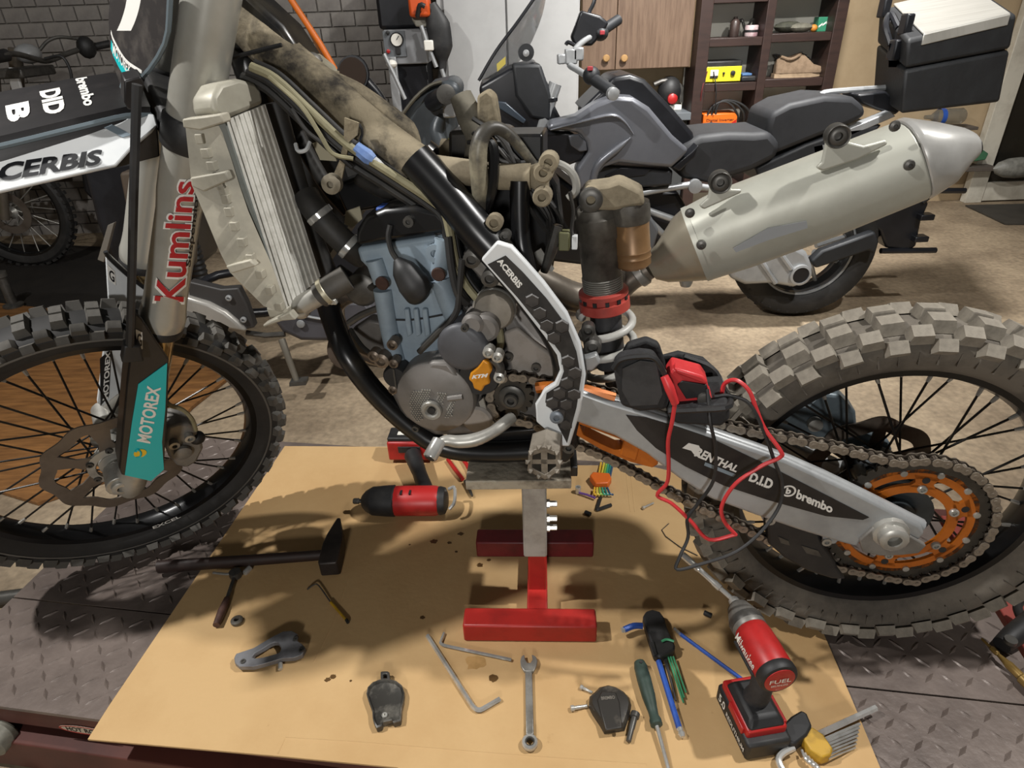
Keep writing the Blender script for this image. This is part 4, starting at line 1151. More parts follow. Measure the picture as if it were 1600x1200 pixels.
part('guide_slot', B().prism(bks([(1216, 838), (1232, 845), (1234, 852), (1220, 848)], .1085), N * .0008), M_dsteel, gd)
for x, y in ((1203, 812), (1291, 845)): part('guide_bolt', B().lathe([(.008, 0), (.008, .005), (.004, .005), (.004, .002)], bk(x, y, .11), N, 12), M_alu, gd)
part('guide_lug', B().prism(bks([(1284, 825), (1318, 836), (1306, 850), (1286, 852)], .112), -N * .03), M_swing, bike, .002)
# rear brake on the far side
M_cal = mat('caliper_grey', '#5d686e', .45, .4, '#41494d', 12)
rdc = RC - N * .055
part('rear_brake_disc', B().ring(wave(rdc, Z, A, .108, .004, 96, 8), wave(rdc, Z, A, .080, .003, 96, 8), -N * .004), M_disc, bike)
for i in range(6):
    t = 2 * PI * i / 6
    r_ = Z * math.cos(t) + A * math.sin(t)
    s_ = N.cross(r_)
    part('rear_disc_arm', B().prism([rdc + r_ * .045 + s_ * .012, rdc + r_ * .085 + s_ * .010, rdc + r_ * .085 - s_ * .010, rdc + r_ * .045 - s_ * .012], -N * .004), M_disc, bike)
part('rear_caliper', B().prism(bks([(1205, 655), (1228, 636), (1262, 632), (1280, 614), (1312, 618), (1338, 645), (1340, 672), (1322, 684), (1290, 688), (1240, 690), (1200, 680)], -.06), -N * .05), M_cal, bike, .006)
part('rear_caliper_pin', B().lathe([(.013, 0), (.013, .012), (.007, .014)], bk(1272, 660, -.058), N, 14), M_alu, bike)
part('rear_caliper_bracket', B().prism(bks([(1300, 680), (1345, 670), (1390, 690), (1395, 706), (1330, 708), (1290, 700)], -.075), -N * .02), M_cal, bike, .004)
part('rear_brake_hose', B().tube(bks([(1195, 640), (1170, 625), (1140, 622)], -.08) + bks([(1080, 630), (1000, 640)], -.09), .005, 8, 3), M_hose, bike)

# ---------------------------------------------------------------- engine
M_cyl = mat('cylinder_blue_grey', '#93a3af', .55, .15, '#7a8792', 9, .4, .7)
M_case = mat('crankcase_grey', '#6d6a67', .5, .4, '#57534f', 14, .4, .7)
M_cover = mat('cover_grey', '#7e7a76', .48, .4, '#6b6762', 10)
M_coverd = mat('cover_dark', '#55565a', .5, .3, '#48484b', 10)
co = [(556, 388), (697, 366), (706, 400), (716, 455), (724, 500), (700, 535), (672, 562), (640, 582), (618, 580), (606, 535), (596, 480), (584, 430), (562, 408)]
cyl_ = part('engine_cylinder', B().prism(bks(co, .085), -N * .17), M_cyl, bike, .006)
for pts, r in ((((598, 452), (604, 490), (614, 540), (627, 585)), .015), (((688, 436), (700, 470), (712, 500)), .016), (((585, 405), (597, 440)), .014), (((693, 372), (686, 425)), .013)):
    part('stud_column', B().tube(bks(pts, .085), [r] * len(pts), 12, 3), M_cyl, cyl_)
for x, y in ((597, 443), (685, 429)): part('stud_pocket', B().lathe([(.0001, 0), (.011, 0), (.0095, .002), (.0001, .002)], bk(x, y, .102), N, 16), mat('rust', '#3c2419', .8, 0, '#23140e', 40), cyl_)
part('cylinder_seam', B().tube(bks([(602, 498), (640, 500), (690, 492), (722, 482)], .0865), .0016, 6, 2), M_tblk, cyl_)
for x in (636, 650, 664): part('cylinder_rib', B().prism(bks([(x - 3, 480), (x + 5, 480), (x + 10, 520), (x + 2, 524)], .085), N * .008), M_cyl, cyl_, .002)
part('cylinder_boss', B().lathe([(.014, -.01), (.014, .008), (.006, .008), (.006, .004)], bk(681, 394, .088), N, 18), M_cyl, cyl_)
vc = part('valve_cover', B().prism(bks([(554, 386), (556, 360), (570, 338), (600, 326), (650, 322), (685, 330), (697, 345), (698, 364)], .09), -N * .18), M_fblk, bike, .008)
part('cover_bolt', B().lathe([(.008, 0), (.008, .008), (.004, .008), (.004, .003)], bk(640, 345, .09), N, 12), M_dsteel, vc)
part('coil_plug', B().box(bk(615, 331, .06), (.045, .03, .02), (A, N, Z)), mat('plug_blue', '#2b4f9e', .5), bike, .003)
part('breather_tube', B().tube(bks([(610, 352, .095), (607, 370, .10), (612, 392, .105), (622, 408, .11)]), .0042, 8, 4), M_hose, bike)
part('ignition_cap', B().tube(bks([(620, 405, .112), (630, 420, .115), (645, 442, .115), (656, 458, .112), (662, 464, .11)]), [.006, .018, .024, .023, .014], 14, 4), M_tblk, bike)
cs = [(605, 575), (640, 560), (690, 530), (715, 505), (745, 480), (790, 470), (812, 505), (835, 530), (862, 552), (885, 590), (882, 650), (850, 672), (780, 668), (735, 680), (680, 682), (630, 655), (612, 620)]
case = part('crankcase', B().prism(bks(cs, .080), -N * .18), M_case, bike, .008)
part('case_wall', B().prism(bks([(786, 520), (808, 512), (835, 535), (862, 555), (888, 590), (880, 606), (840, 590), (800, 585)], .086), -N * .02), mat('case_dusty', '#98918a', .6, .2, '#7d766c', 20), case, .004)
for x, y in ((795, 556), (838, 573), (876, 585)): part('case_bolt', B().lathe([(.008, 0), (.008, .006), (.004, .006), (.004, .002)], bk(x, y, .086), N, 12), M_dsteel, case)
# ignition cover
IC = bk(679, 624, .128)
ign = part('ignition_cover', B().lathe([(.066, -.05), (.066, -.012), (.063, -.003), (.058, .0), (.02, .001)], IC, N, 40), M_cover, bike)
part('ignition_cover_neck', B().prism(bks([(655, 585), (672, 566), (700, 566), (718, 590), (726, 620), (700, 640), (660, 610)], .128), -N * .05), M_cover, ign, .006)
part('cover_plug', B().lathe([(.0175, .0), (.0175, .004), (.016, .006), (.0115, .006), (.008, .003), (.008, .001)], bk(675, 640, .131), N, 24), M_alu, ign)
part('plug_hole', B().lathe([(.0001, .0), (.0065, 0), (.0065, .0045), (.0001, .0045)], bk(675, 640, .131), N, 12), M_tblk, ign)
b = B()
pad = [bks(q, .1293) for q in ([(644, 612), (673, 607), (671, 622), (662, 636), (661, 656), (650, 660), (642, 645), (640, 628)], [(684, 612), (698, 614), (692, 632), (682, 626)], [(701, 628), (711, 627), (706, 650), (695, 654)])]
for q in pad:
    c_ = sum(q, V((0, 0, 0))) / len(q)
    q2 = [((p_ - c_).dot(A), (p_ - c_).dot(Z)) for p_ in q]
    for i in range(-9, 10):
        for j in range(-10, 11):
            x_, y_ = i * .0042 + (j % 2) * .0021, j * .0037
            if inside((x_, y_), q2): b.lathe([(.0019, 0), (.0015, .0014), (.0001, .0015)], c_ + A * x_ + Z * y_, N, 6)
part('grip_dots', b, M_alu, ign, kind='stuff')
part('cover_rib', B().tube(bks([(700, 623), (723, 620)], .131), .005, 8), M_cover, ign)
for x, y in ((700, 573), (722, 622), (640, 615), (650, 668), (706, 662)): part('cover_bolt', B().lathe([(.006, 0), (.006, .006), (.003, .006), (.003, .002)], bk(x, y, .118), N, 10), M_dsteel, ign)
up_ = part('starter_cover', B().lathe([(.040, -.06), (.040, -.006), (.037, -.001), (.030, .002), (.0001, .002)], bk(722, 545, .132), N, 36), M_coverd, bike)
part('starter_gear_boss', B().lathe([(.022, -.05), (.022, -.004), (.017, .0)], bk(757, 515, .125), N, 24), M_cover, up_)
part('starter_gear_boss', B().lathe([(.017, -.05), (.017, -.002), (.012, .002)], bk(738, 508, .128), N, 20), M_cover, up_)
part('boss_bolt', B().lathe([(.006, 0), (.006, .006), (.003, .006), (.003, .002)], bk(727, 511, .132), N, 10), M_dsteel, up_)
part('starter_motor', B().lathe([(.030, -.10), (.032, -.02), (.032, -.006), (.028, .0), (.012, .002)], bk(770, 488, .105), N, 28), mat('motor_beige', '#8d867b', .5, .3, '#756e63', 18), bike)
part('starter_motor_ring', B().lathe([(.0325, -.02), (.034, -.018), (.034, -.012), (.0325, -.010)], bk(770, 488, .105), N, 28, close=True), M_alu, bike)
part('oil_filter_cap', B().lathe([(.021, -.03), (.021, -.004), (.018, .0), (.0001, .001)], bk(617, 591, .118), N, 28), M_tblk, bike)
part('filter_cap_slot', B().box(bk(617, 591, .1195), (.003, .003, .034), AX), M_dsteel, bike)
for x, y, r in ((586, 554, .010), (598, 561, .013), (615, 536, .009), (617, 565, .008), (616, 606, .008)):
    part('engine_bolt', B().lathe([(r, -.01), (r, .008), (r * .6, .01), (r * .5, .004)], bk(x, y, .11), N, 12), mat('bolt_bronze', '#75685a', .4, .6, '#56493c', 30), bike)
oc = bks([(735, 583), (746, 574), (755, 562), (765, 568), (769, 579), (763, 590), (766, 600), (757, 604), (752, 613), (740, 608), (738, 599), (732, 594)], .134)
part('clutch_cover', B().lathe([(.034, -.04), (.034, -.006), (.031, 0)], bk(748, 590, .124), N, 24), M_tblk, bike)
ocp = part('orange_cap', B().prism(oc, -N * .012), mat('cap_orange', '#d08a1f', .4, .1, '#bd7a18', 15), bike, .003)
lettering('cap_lettering', 'KTM', quad(*bks([(737, 592), (762, 589), (763, 583), (738, 586)], .1348)), M_letw, ocp, .05, .2)
part('clutch_hose_fitting', B().tube(bks([(770, 560), (781, 572), (781, 588)], .135), .007, 10, 3), M_dsteel, bike)
for x, y in ((781, 588), (778, 556), (764, 549)): part('fitting_bolt', B().lathe([(.009, -.01), (.009, .006), (.005, .008), (.005, .003)], bk(x, y, .136), N, 12), M_zinc, bike)
# countersprocket
CS = bk(800, 620, .097)
ct = []
for i in range(14):
    t = 2 * PI * i / 14
    for dt, r in ((-.45, .029), (-.2, .036), (.2, .036), (.45, .029)): ct.append((r, t + dt * 2 * PI / 14))
csp = part('front_sprocket', B().prism([CS + (A * math.cos(t) + Z * math.sin(t)) * r for r, t in ct], -N * .006), M_teeth, bike)
part('sprocket_hub', B().lathe([(.022, -.002), (.022, .004), (.018, .006), (.012, .006), (.012, .014), (.010, .016), (.006, .016), (.006, .008)], CS, N, 24), M_dsteel, csp)
part('lower_case_cover', B().lathe([(.026, -.04), (.026, -.004), (.022, 0)], bk(745, 658, .115), N, 24), mat('case_dusty', '#98918a'), case)
part('case_saver', B().prism(bks([(748, 628), (755, 622), (760, 640), (768, 655), (776, 664), (766, 660), (754, 648)], .11), -N * .006), M_alu, case)
# gear lever, foot peg
gl = part('gear_lever', B().tube(bks([(800, 652, .12), (785, 664, .14), (768, 676, .155), (742, 687, .165), (716, 690, .17), (698, 688, .175), (686, 692, .18)]), [.010, .010, .0095, .011, .0105, .009, .007], 10, 4), M_alu, bike)
part('lever_tip', B().lathe([(.010, 0), (.0115, .002), (.0115, .032), (.008, .034)], bk(671, 716, .205), bk(689, 684, .175) - bk(671, 716, .205), 14), M_chrome, gl)
part('lever_tip_hole', B().lathe([(.0001, 0), (.008, 0), (.008, .001), (.0001, .001)], bk(671, 716, .2055) , bk(671, 716, .2055) - bk(689, 684, .175), 10), M_tblk, gl)
M_peg = mat('peg_steel', '#8c8478', .5, .6, '#5e5549', 25)
pg = part('foot_peg', B().ring(bks([(826, 706), (850, 698), (874, 708), (875, 735), (852, 750), (824, 736)], .19), bks([(832, 712), (850, 706), (868, 712), (869, 730), (852, 742), (831, 731)], .19), -N * .05), M_peg, bike, .001)
part('peg_cross_bar', B().prism(bks([(845, 704), (855, 704), (856, 742), (846, 742)], .188), -N * .04), M_peg, pg)
part('peg_cross_bar', B().prism(bks([(830, 718), (870, 718), (870, 725), (830, 725)], .188), -N * .04), M_peg, pg)
part('peg_plate', B().prism(bks([(833, 713), (867, 713), (867, 731), (852, 739), (833, 731)], .15), -N * .004), mat('rust', '#3c2419'), pg)
for k in range(10):
    t = 2 * PI * k / 10
    c_ = bk(850 + 25 * math.cos(t), 722 + 24 * math.sin(t), .19)
    part('peg_tooth', B().prism([c_ - A * .004 - Z * .004, c_ + A * .004 - Z * .004, c_ + A * .004 + Z * .004, c_ - A * .004 + Z * .004], (0, 0, 0), [c_ + N * .006] * 4), M_peg, pg)
part('peg_spring', B().tube(bks([(838, 690, .13), (846, 696, .14), (858, 704, .15)]), .012, 10, 2), M_dsteel, bike)
part('peg_bracket', B().prism(bks([(860, 690), (890, 690), (897, 712), (885, 724), (862, 722)], .12), -N * .05), M_fblk, bike, .004)
part('peg_bolt', B().lathe([(.010, 0), (.010, .008), (.005, .008), (.005, .003)], bk(889, 697, .122), N, 14), M_dsteel, bike)

# ---------------------------------------------------------------- frame
part('frame_downtube', B().tube(bks([(372, 60), (430, 230), (480, 380), (512, 475)], .01), .021, 14, 4), M_fblk, bike)
for v_ in (.07, -.07):
    part('frame_cradle', B().tube(bks([(508, 462, .01), (522, 505, v_ * .5), (543, 555, v_), (585, 612, v_), (640, 664, v_), (692, 697, v_), (760, 706, v_), (860, 702, v_)]), .0195, 14, 4), M_fblk, bike)
part('engine_guard_plate', B().prism(bks([(692, 690), (740, 680), (800, 672), (880, 665), (892, 690), (885, 712), (740, 712)], .06), -N * .12), M_fblk, bike, .004)
spar = part('frame_spar', B().tube(bks([(352, -10, .0), (385, 35, .01), (440, 88, .02), (520, 150, .03), (590, 210, .05), (655, 258, .07)]), [.034, .034, .031, .027, .027, .027], 16, 4), M_dusty, bike)
part('frame_spar_black', B().tube(bks([(648, 248, .075), (700, 305, .085), (745, 360, .095), (790, 410, .10), (845, 480, .10), (885, 550, .10), (890, 620, .10), (880, 690, .10)]), [.026, .026, .027, .026, .026, .026, .028, .026], 16, 4), M_fblk, bike)
part('frame_spar_black', B().tube(bks([(660, 240, -.075), (720, 290, -.085), (800, 390, -.10), (850, 470, -.10), (885, 540, -.10), (885, 640, -.10)]), .026, 12, 4), M_fblk, bike)
part('head_tube', B().tube([fk(.735, -.057, 0), fk(.955, -.057, 0)], .034, 20), M_fblk, bike)
part('head_gusset', B().prism(bks([(345, 10), (375, -20), (440, 40), (480, 100), (440, 110), (400, 90), (360, 80)], .035), -N * .07), M_fblk, bike, .008)
tr = part('tank_rubber', B().tube(bks([(512, 122, .01), (555, 146, .01), (600, 178, .01), (634, 206, .01), (650, 228, .01)]), [.016, .02, .021, .022, .012], 10, 3, flat=.8), M_dusty, bike)
for k in range(11):
    x_, y_ = 520 + k * 10.5, 128 + k * 7.4
    part('rubber_rib', B().box(bk(x_ + 4, y_ - 9, .0), (.003, .03, .012), (A, N, Z)), M_dusty, tr, .001)
part('rubber_peg', B().tube(bks([(606, 190), (615, 168)], .0), .007, 8), mat('brass_dusty', '#8d7748', .5, .3), bike)
part('head_cap', B().ell(bk(483, 95, .0), (.02, .015, .012), None, 12, 7), M_cast, bike)
part('head_bracket', B().prism(bks([(440, 76), (470, 84), (500, 108), (512, 132), (500, 135), (470, 112), (440, 96)], .03), -N * .06), mat('bracket_pale', '#9a9482', .6, .2, '#827b68', 18), bike, .004)
for pts, r in ((((355, 92, .05), (400, 80, .055), (440, 70, .05)), .003), (((550, 195, .085), (558, 192, .088), (566, 210, .085), (545, 248, .08)), .002)):
    part('cable_tie', B().tube(bks(pts), r, 6, 3), M_tblk, bike)
# side strap and rubber disc
part('dangling_bracket', B().prism(bks([(538, 184), (560, 192), (557, 212), (545, 222), (540, 250), (534, 280), (524, 292), (516, 284), (530, 252), (537, 222)], .095), -N * .004), M_dusty, bike)
part('rubber_grommet', B().lathe([(.011, -.008), (.014, -.006), (.014, .006), (.011, .008), (.005, .008), (.005, .002)], bk(519, 287, .10), N, 20), mat('grommet_dusty', '#857d6c', .8, 0, '#5c5547', 30), bike)
part('electric_connector', B().tube(bks([(556, 230, .09), (575, 245, .09), (584, 251, .09)]), [.009, .011, .008], 8, 2), mat('connector_blue', '#6f8bbd', .5, 0, '#44629c', 20), bike)
part('electric_plug', B().tube(bks([(584, 250, .09), (600, 264, .09)]), .006, 6), M_plw, bike)
# subframe mount, loom and battery bay
M_duste = mat('dusty_tube', '#8d826c', .85, 0, '#5d5444', 14, .4, .7, .4, 50)
part('subframe_tube', B().tube(bks([(675, 262, .06), (720, 268, .06), (780, 276, .06), (830, 276, .06)]), .0185, 12, 3), M_duste, bike)
part('subframe_tube', B().tube(bks([(690, 235, -.06), (780, 245, -.06), (850, 262, -.06)]), .0185, 12, 3), M_duste, bike)
for x, y in ((850, 268), (858, 252), (848, 306)):
    part('mount_bush', B().lathe([(.0115, -.012), (.0135, -.010), (.0135, .010), (.0115, .012), (.006, .012), (.005, .004)], bk(x, y, .075), N, 18), M_duste, bike)
part('mount_lug', B().prism(bks([(820, 262), (845, 256), (862, 270), (856, 290), (860, 318), (845, 325), (838, 300), (822, 290)], .068), -N * .02), M_duste, bike, .004)
part('shock_frame_tube', B().tube(bks([(812, 282, .07), (812, 330, .075), (815, 380, .08), (824, 425, .09)]), [.0145, .0135, .0135, .014], 12, 4), M_fblk, bike)
part('grab_loop', B().tube(bks([(862, 252, .02), (885, 262, .02), (898, 278, .02), (900, 298, .02), (888, 310, .02)]), .006, 8, 4), M_alu, bike)
loom = part('wiring_loom', B().tube(bks([(752, 335, .07), (750, 290, .08), (747, 240, .085), (755, 210, .08), (775, 200, .07), (800, 215, .06), (835, 258, .05)]), [.011, .013, .013, .0115, .009, .008, .006], 10, 5), mat('loom_tape', '#3d3a34', .45, 0, '#8f8874', 14, .45, .65), bike)
part('loom_branch', B().tube(bks([(756, 335, .07), (768, 300, .08), (772, 255, .08), (768, 225, .075), (750, 215, .07)]), .0075, 8, 5), M_fblk, loom)
for k in range(7):
    rr_ = random.Random(k)
    pts = [(740 + rr_.uniform(-20, 60), 190 + rr_.uniform(-10, 40), .02), (790 + rr_.uniform(-30, 40), 230 + rr_.uniform(-20, 50), .04), (850 + rr_.uniform(-30, 20), 300 + rr_.uniform(-40, 40), .05), (875 + rr_.uniform(-20, 20), 370 + rr_.uniform(-30, 30), .03)]
    part('loose_wire', B().tube(bks(pts), .0032, 6, 6), M_hose, bike)
part('battery_tray', B().prism(bks([(700, 205), (790, 200), (840, 240), (870, 290), (880, 380), (830, 440), (780, 380), (700, 290)], -.02), -N * .05), M_fblk, bike, .006)
part('battery_box', B().box(bk(800, 232, -.01), (.10, .07, .05), AX), M_fblk, bike, .004)
part('intake_boot', B().tube(bks([(720, 150, -.03), (735, 185, -.02), (748, 215, -.01), (742, 250, 0)]), [.017, .02, .02, .017], 12, 4), mat('boot_dusty', '#6c675a', .8, 0, '#37332c', 16, .4, .7), bike)
part('starter_relay', B().prism(bks([(745, 150), (760, 140), (772, 150), (780, 200), (758, 215), (745, 190)], .0), -N * .03), M_dusty, bike, .004)
part('ecu_plug', B().box(bk(882, 375, .05), (.016, .02, .028), AX), mat('plug_green', '#6a6a4a', .6), bike, .002)
part('white_plug', B().box(bk(898, 378, .06), (.008, .012, .02), AX), M_plw, bike, .001)
part('grey_plug', B().tube(bks([(872, 352, .05), (862, 390, .05), (850, 425, .05)]), [.008, .009, .006], 8, 2), M_dsteel, bike)
part('loose_wire', B().tube(bks([(890, 300, .05), (896, 330, .05), (893, 360, .055), (898, 375, .06)]), .003, 6, 4), M_hose, bike)
part('heat_shield', B().prism(bks([(834, 395), (845, 388), (866, 420), (862, 425), (840, 412)], .04), -N * .003), M_alu, bike)
for x, y, r in ((773, 347, .012), (738, 404, .013), (766, 434, .013), (790, 368, .008)):
    part('frame_bolt', B().lathe([(r, -.008), (r, .006), (r * .55, .008), (r * .5, .002)], bk(x, y, .105), N, 14), M_duste if x in (773,) else M_dsteel, bike)
part('engine_mount', B().prism(bks([(722, 395), (745, 390), (780, 440), (775, 450), (755, 440), (735, 420)], .09), -N * .02), M_cast, bike, .004)
part('throttle_body', B().tube(bks([(725, 430, .0), (760, 425, .0), (800, 420, .0)]), .032, 16, 2), M_dsteel, bike)
part('air_boot', B().tube(bks([(690, 300, .0), (720, 340, .0), (740, 400, .0)]), .04, 14, 3), M_fblk, bike)
# long dusty cables
for dx, dy, v_, r, m in ((0, 0, .092, .0062, M_beige), (-6, 8, .085, .005, M_hose), (6, -6, .08, .005, M_hose), (-14, 16, .075, .0065, M_hose)):
    part('control_cable', B().tube([bk(x + dx, y + dy, v_) for x, y in ((392, 104), (432, 124), (490, 178), (545, 228), (615, 274), (672, 312), (694, 332), (703, 365), (712, 410), (728, 445), (755, 478), (774, 502), (782, 530), (776, 556))], r, 8, 4), m, bike)
part('thin_cable', B().tube(bks([(420, 120, .10), (470, 165, .105), (500, 210, .105), (520, 240, .105), (552, 248, .10)]), .003, 6, 5), M_beige, bike)
part('thin_cable', B().tube(bks([(455, 170, .10), (480, 205, .10), (515, 232, .10), (550, 262, .095)]), .003, 6, 5), M_hose, bike)
part('clutch_line', B().tube(bks([(722, 405, .11), (718, 450, .115), (712, 490, .12), (680, 525, .12), (655, 550, .118)]), .005, 8, 5), M_hose, bike)
part('clutch_line', B().tube(bks([(700, 370, .10), (706, 420, .11), (716, 460, .115), (730, 475, .11)]), .006, 8, 5), M_hose, bike)
part('drain_hose', B().tube(bks([(548, 515, .05), (565, 540, .08), (582, 555, .1)]), .004, 8, 4), M_hose, bike)
part('spring_hose', B().tube(bks([(545, 505, .06), (565, 492, .06), (595, 480, .06)]), .006, 8, 3), M_dsteel, bike)

# ---------------------------------------------------------------- frame guard
gp = [(776, 378), (799, 385), (822, 410), (850, 442), (886, 490), (907, 538), (915, 588), (908, 640), (890, 698), (872, 698), (858, 688), (852, 672), (838, 660), (836, 632), (850, 610), (866, 600), (875, 580), (870, 556), (850, 526), (800, 462), (751, 406)]
fgu = part('frame_guard', B().prism(bks(gp, .132), -N * .012), M_plw, bike, .003)
gi = [(762, 413), (790, 399), (816, 424), (853, 465), (885, 508), (901, 550), (908, 590), (901, 636), (886, 692), (872, 665), (866, 645), (852, 628), (854, 614), (873, 602), (881, 580), (876, 552), (856, 523), (809, 465)]
pan = part('guard_panel', B().prism(bks(gi, .1322), N * .001), mat('guard_black', '#201e1d', .5, 0, '#37332f', 20, .5, .75), fgu)
hxm = B().prism([V((math.cos(PI * k / 3 + .5) * .0115, math.sin(PI * k / 3 + .5) * .0115, 0)) for k in range(6)], V((0, 0, .0022)), [V((math.cos(PI * k / 3 + .5) * .0095, math.sin(PI * k / 3 + .5) * .0095, .0022)) for k in range(6)])
mhx = mesh_of(hxm, 'hex_tile', mat('hex_tile', '#3b3734', .5, 0, '#24211f', 30), (0, 0, 0), flat=True)
g0 = bk(820, 450, .1333)
gi2 = [((p_ - g0).dot(A), (p_ - g0).dot(Z)) for p_ in bks(gi, .1333)]
for i in range(-9, 12):
    for j in range(-16, 6):
        x_, y_ = i * .0218 + (j % 2) * .0109, j * .0189
        xr, yr = x_ * math.cos(.5 - PI / 6) - y_ * math.sin(.5 - PI / 6), x_ * math.sin(.5 - PI / 6) + y_ * math.cos(.5 - PI / 6)
        if inside((xr, yr), gi2) and sum(inside((xr + .007 * math.cos(k), yr + .007 * math.sin(k)), gi2) for k in range(6)) >= 5 and not (yr > -.004 and xr < .012):
            inst('hex_tile', mhx, pan, axes(A, Z, A.cross(Z), g0 + A * xr + Z * yr))
lettering('guard_lettering', 'ACERBIS', quad(*bks([(776, 408), (810, 451), (817, 444), (783, 402)], .1335)), M_letw, pan, .04)
part('guard_bolt', B().lathe([(.011, 0), (.011, .004), (.008, .006), (.005, .006), (.005, .003)], bk(870, 651, .134), N, 18), mat('bolt_grey', '#6f757c', .4, .3), fgu)
# ---------------------------------------------------------------- radiators
M_fin = mat('radiator_fin', '#d0cec6', .55, .1, '#b9b6ad', 60)
M_tank = mat('radiator_tank', '#a19d8f', .5, .3, '#8a8678', 9)
M_rguard = mat('radiator_guard', '#8d897c', .6, .15, '#b7b1a0', 7, .4, .65)
rad = thing('x', 'x', 'x', (0, 0, 0)) if False else None
ra = [(352, 188, .150), (413, 163, .075), (500, 432, .075), (446, 482, .150)]
P4 = bks(ra)
nr = (P4[1] - P4[0]).cross(P4[3] - P4[0]).normalized()
if nr.dot(CP - P4[0]) < 0: nr = -nr
core = part('radiator', B().prism(P4, -nr * .03), mat('radiator_core', '#9d9a92', .6, .1), bike)
e1, e2 = P4[3] - P4[0], P4[2] - P4[1]
for k in range(17):
    t = (k + .5) / 17
    a_, b_ = P4[0] + (P4[1] - P4[0]) * t, P4[3] + (P4[2] - P4[3]) * t
    wv = (P4[1] - P4[0]).normalized() * (.0016 if k % 2 else .0024)
    part('radiator_fin', B().prism([a_ - wv, a_ + wv, b_ + wv, b_ - wv], nr * (.003 if k % 2 else .0015)), M_fin, core)
def rad_px(x, y, lift):           # a point on the core face or above it
    d = ray(x, y)
    return CP + d * ((P4[0] + nr * lift - CP).dot(nr) / d.dot(nr))
tk = part('radiator_tank', B().prism([rad_px(x, y, .004) for x, y in ((352, 188), (413, 163), (409, 140), (398, 128), (372, 122), (345, 130), (333, 150), (335, 175))], -nr * .04), M_tank, core, .006)
part('radiator_tank', B().prism([rad_px(x, y, .004) for x, y in ((446, 482), (500, 432), (504, 440), (503, 452), (480, 470), (462, 500), (452, 500))], -nr * .04), M_tank, core, .004)
gr_ = [[(290, 196, .18), (312, 200, .175), (344, 196, .165)], [(296, 250, .185), (325, 262, .18), (362, 250, .168)], [(300, 288, .185), (340, 300, .18), (375, 292, .168)], [(318, 330, .19), (352, 335, .185), (388, 330, .17)], [(345, 395, .19), (380, 395, .185), (412, 385, .17)], [(360, 425, .19), (395, 425, .185), (424, 412, .17)], [(412, 478, .185), (430, 485, .18), (450, 490, .165)]]
part('radiator_side', B().sheet([[bk(*q) for q in row] for row in gr_], .003), M_rguard, core)
part('radiator_side', B().sheet([[bk(x, y, .165) for x, y in row] for row in [[(330, 180), (352, 188)], [(352, 260), (375, 262)], [(380, 345), (402, 345)], [(405, 415), (425, 418)], [(428, 480), (447, 484)]]], .004), mat('radiator_steel', '#7f837f', .5, .4, '#646a68', 10), core)
for q in ([(310, 205, .175), (328, 250, .182), (345, 285, .178), (352, 300, .178), (362, 340, .182), (385, 390, .185), (415, 440, .182), (445, 490, .172)],):
    P = [bk(*k) for k in q]
    for i in range(len(P) - 1):
        for j in range(2):
            c_ = P[i] + (P[i + 1] - P[i]) * ((j + .5) / 2)
            part('guard_tab', B().box(c_, (.010, .012, .012), (A, N, Z)), M_rguard, core, .001)
part('guard_fold', B().prism(bks([(296, 278), (352, 268), (358, 282), (318, 300), (300, 292)], .19), -N * .012), M_rguard, core, .002)
part('guard_fold', B().prism(bks([(352, 416), (390, 406), (400, 416), (362, 428)], .195), -N * .012), M_rguard, core, .002)
part('guard_fold', B().prism(bks([(284, 186), (318, 182), (345, 178), (350, 192), (312, 204), (286, 200)], .182), -N * .02), M_rguard, core, .002)
part('guard_tail', B().prism(bks([(410, 508), (425, 500), (452, 488), (462, 500), (440, 502), (412, 512)], .18), -N * .015), M_rguard, core, .002)
lettering('radiator_mark', 'KTM', quad(*bks([(374, 312), (384, 338), (390, 336), (380, 310)], .169)), mat('mark_red', '#9c2a26', .5), core, .02)
ot = part('radiator_outlet', B().tube(bks([(462, 484, .13), (480, 472, .13), (505, 458, .13)]), .0155, 16, 3), M_alu, core)
part('outlet_weld', B().ell(bk(470, 484, .13), (.016, .016, .014), None, 12, 7), M_alu, core)
part('coolant_hose', B().tube(bks([(500, 462, .13), (520, 448, .125), (543, 434, .115)]), [.0195, .0195, .0195], 18, 3), mat('hose_grey', '#4b4741', .6, 0, '#393631', 20), bike)
part('hose_clamp', B().lathe([(.0205, -.004), (.0215, -.003), (.0215, .003), (.0205, .004)], bk(509, 456, .128), bk(543, 434, .115) - bk(500, 462, .13), 24, close=True), mat('clamp_pale', '#a39c86', .4, .5), bike)
part('clamp_screw', B().box(bk(518, 470, .135), (.018, .01, .01), AX), M_zinc, bike, .002)
part('coolant_hose', B().tube(bks([(478, 305, .06), (490, 325, .07), (515, 355, .075), (545, 385, .07), (565, 400, .05)]), .0195, 16, 4), M_hose, bike)
for x, y, dx, dy in ((500, 336, 15, 18), (546, 385, 18, 16)):
    c_ = bk(x, y, .072)
    part('hose_clamp', B().lathe([(.0205, -.005), (.0215, -.004), (.0215, .004), (.0205, .005)], c_, bk(x + dx, y + dy, .072) - c_, 24, close=True), M_chrome, bike)
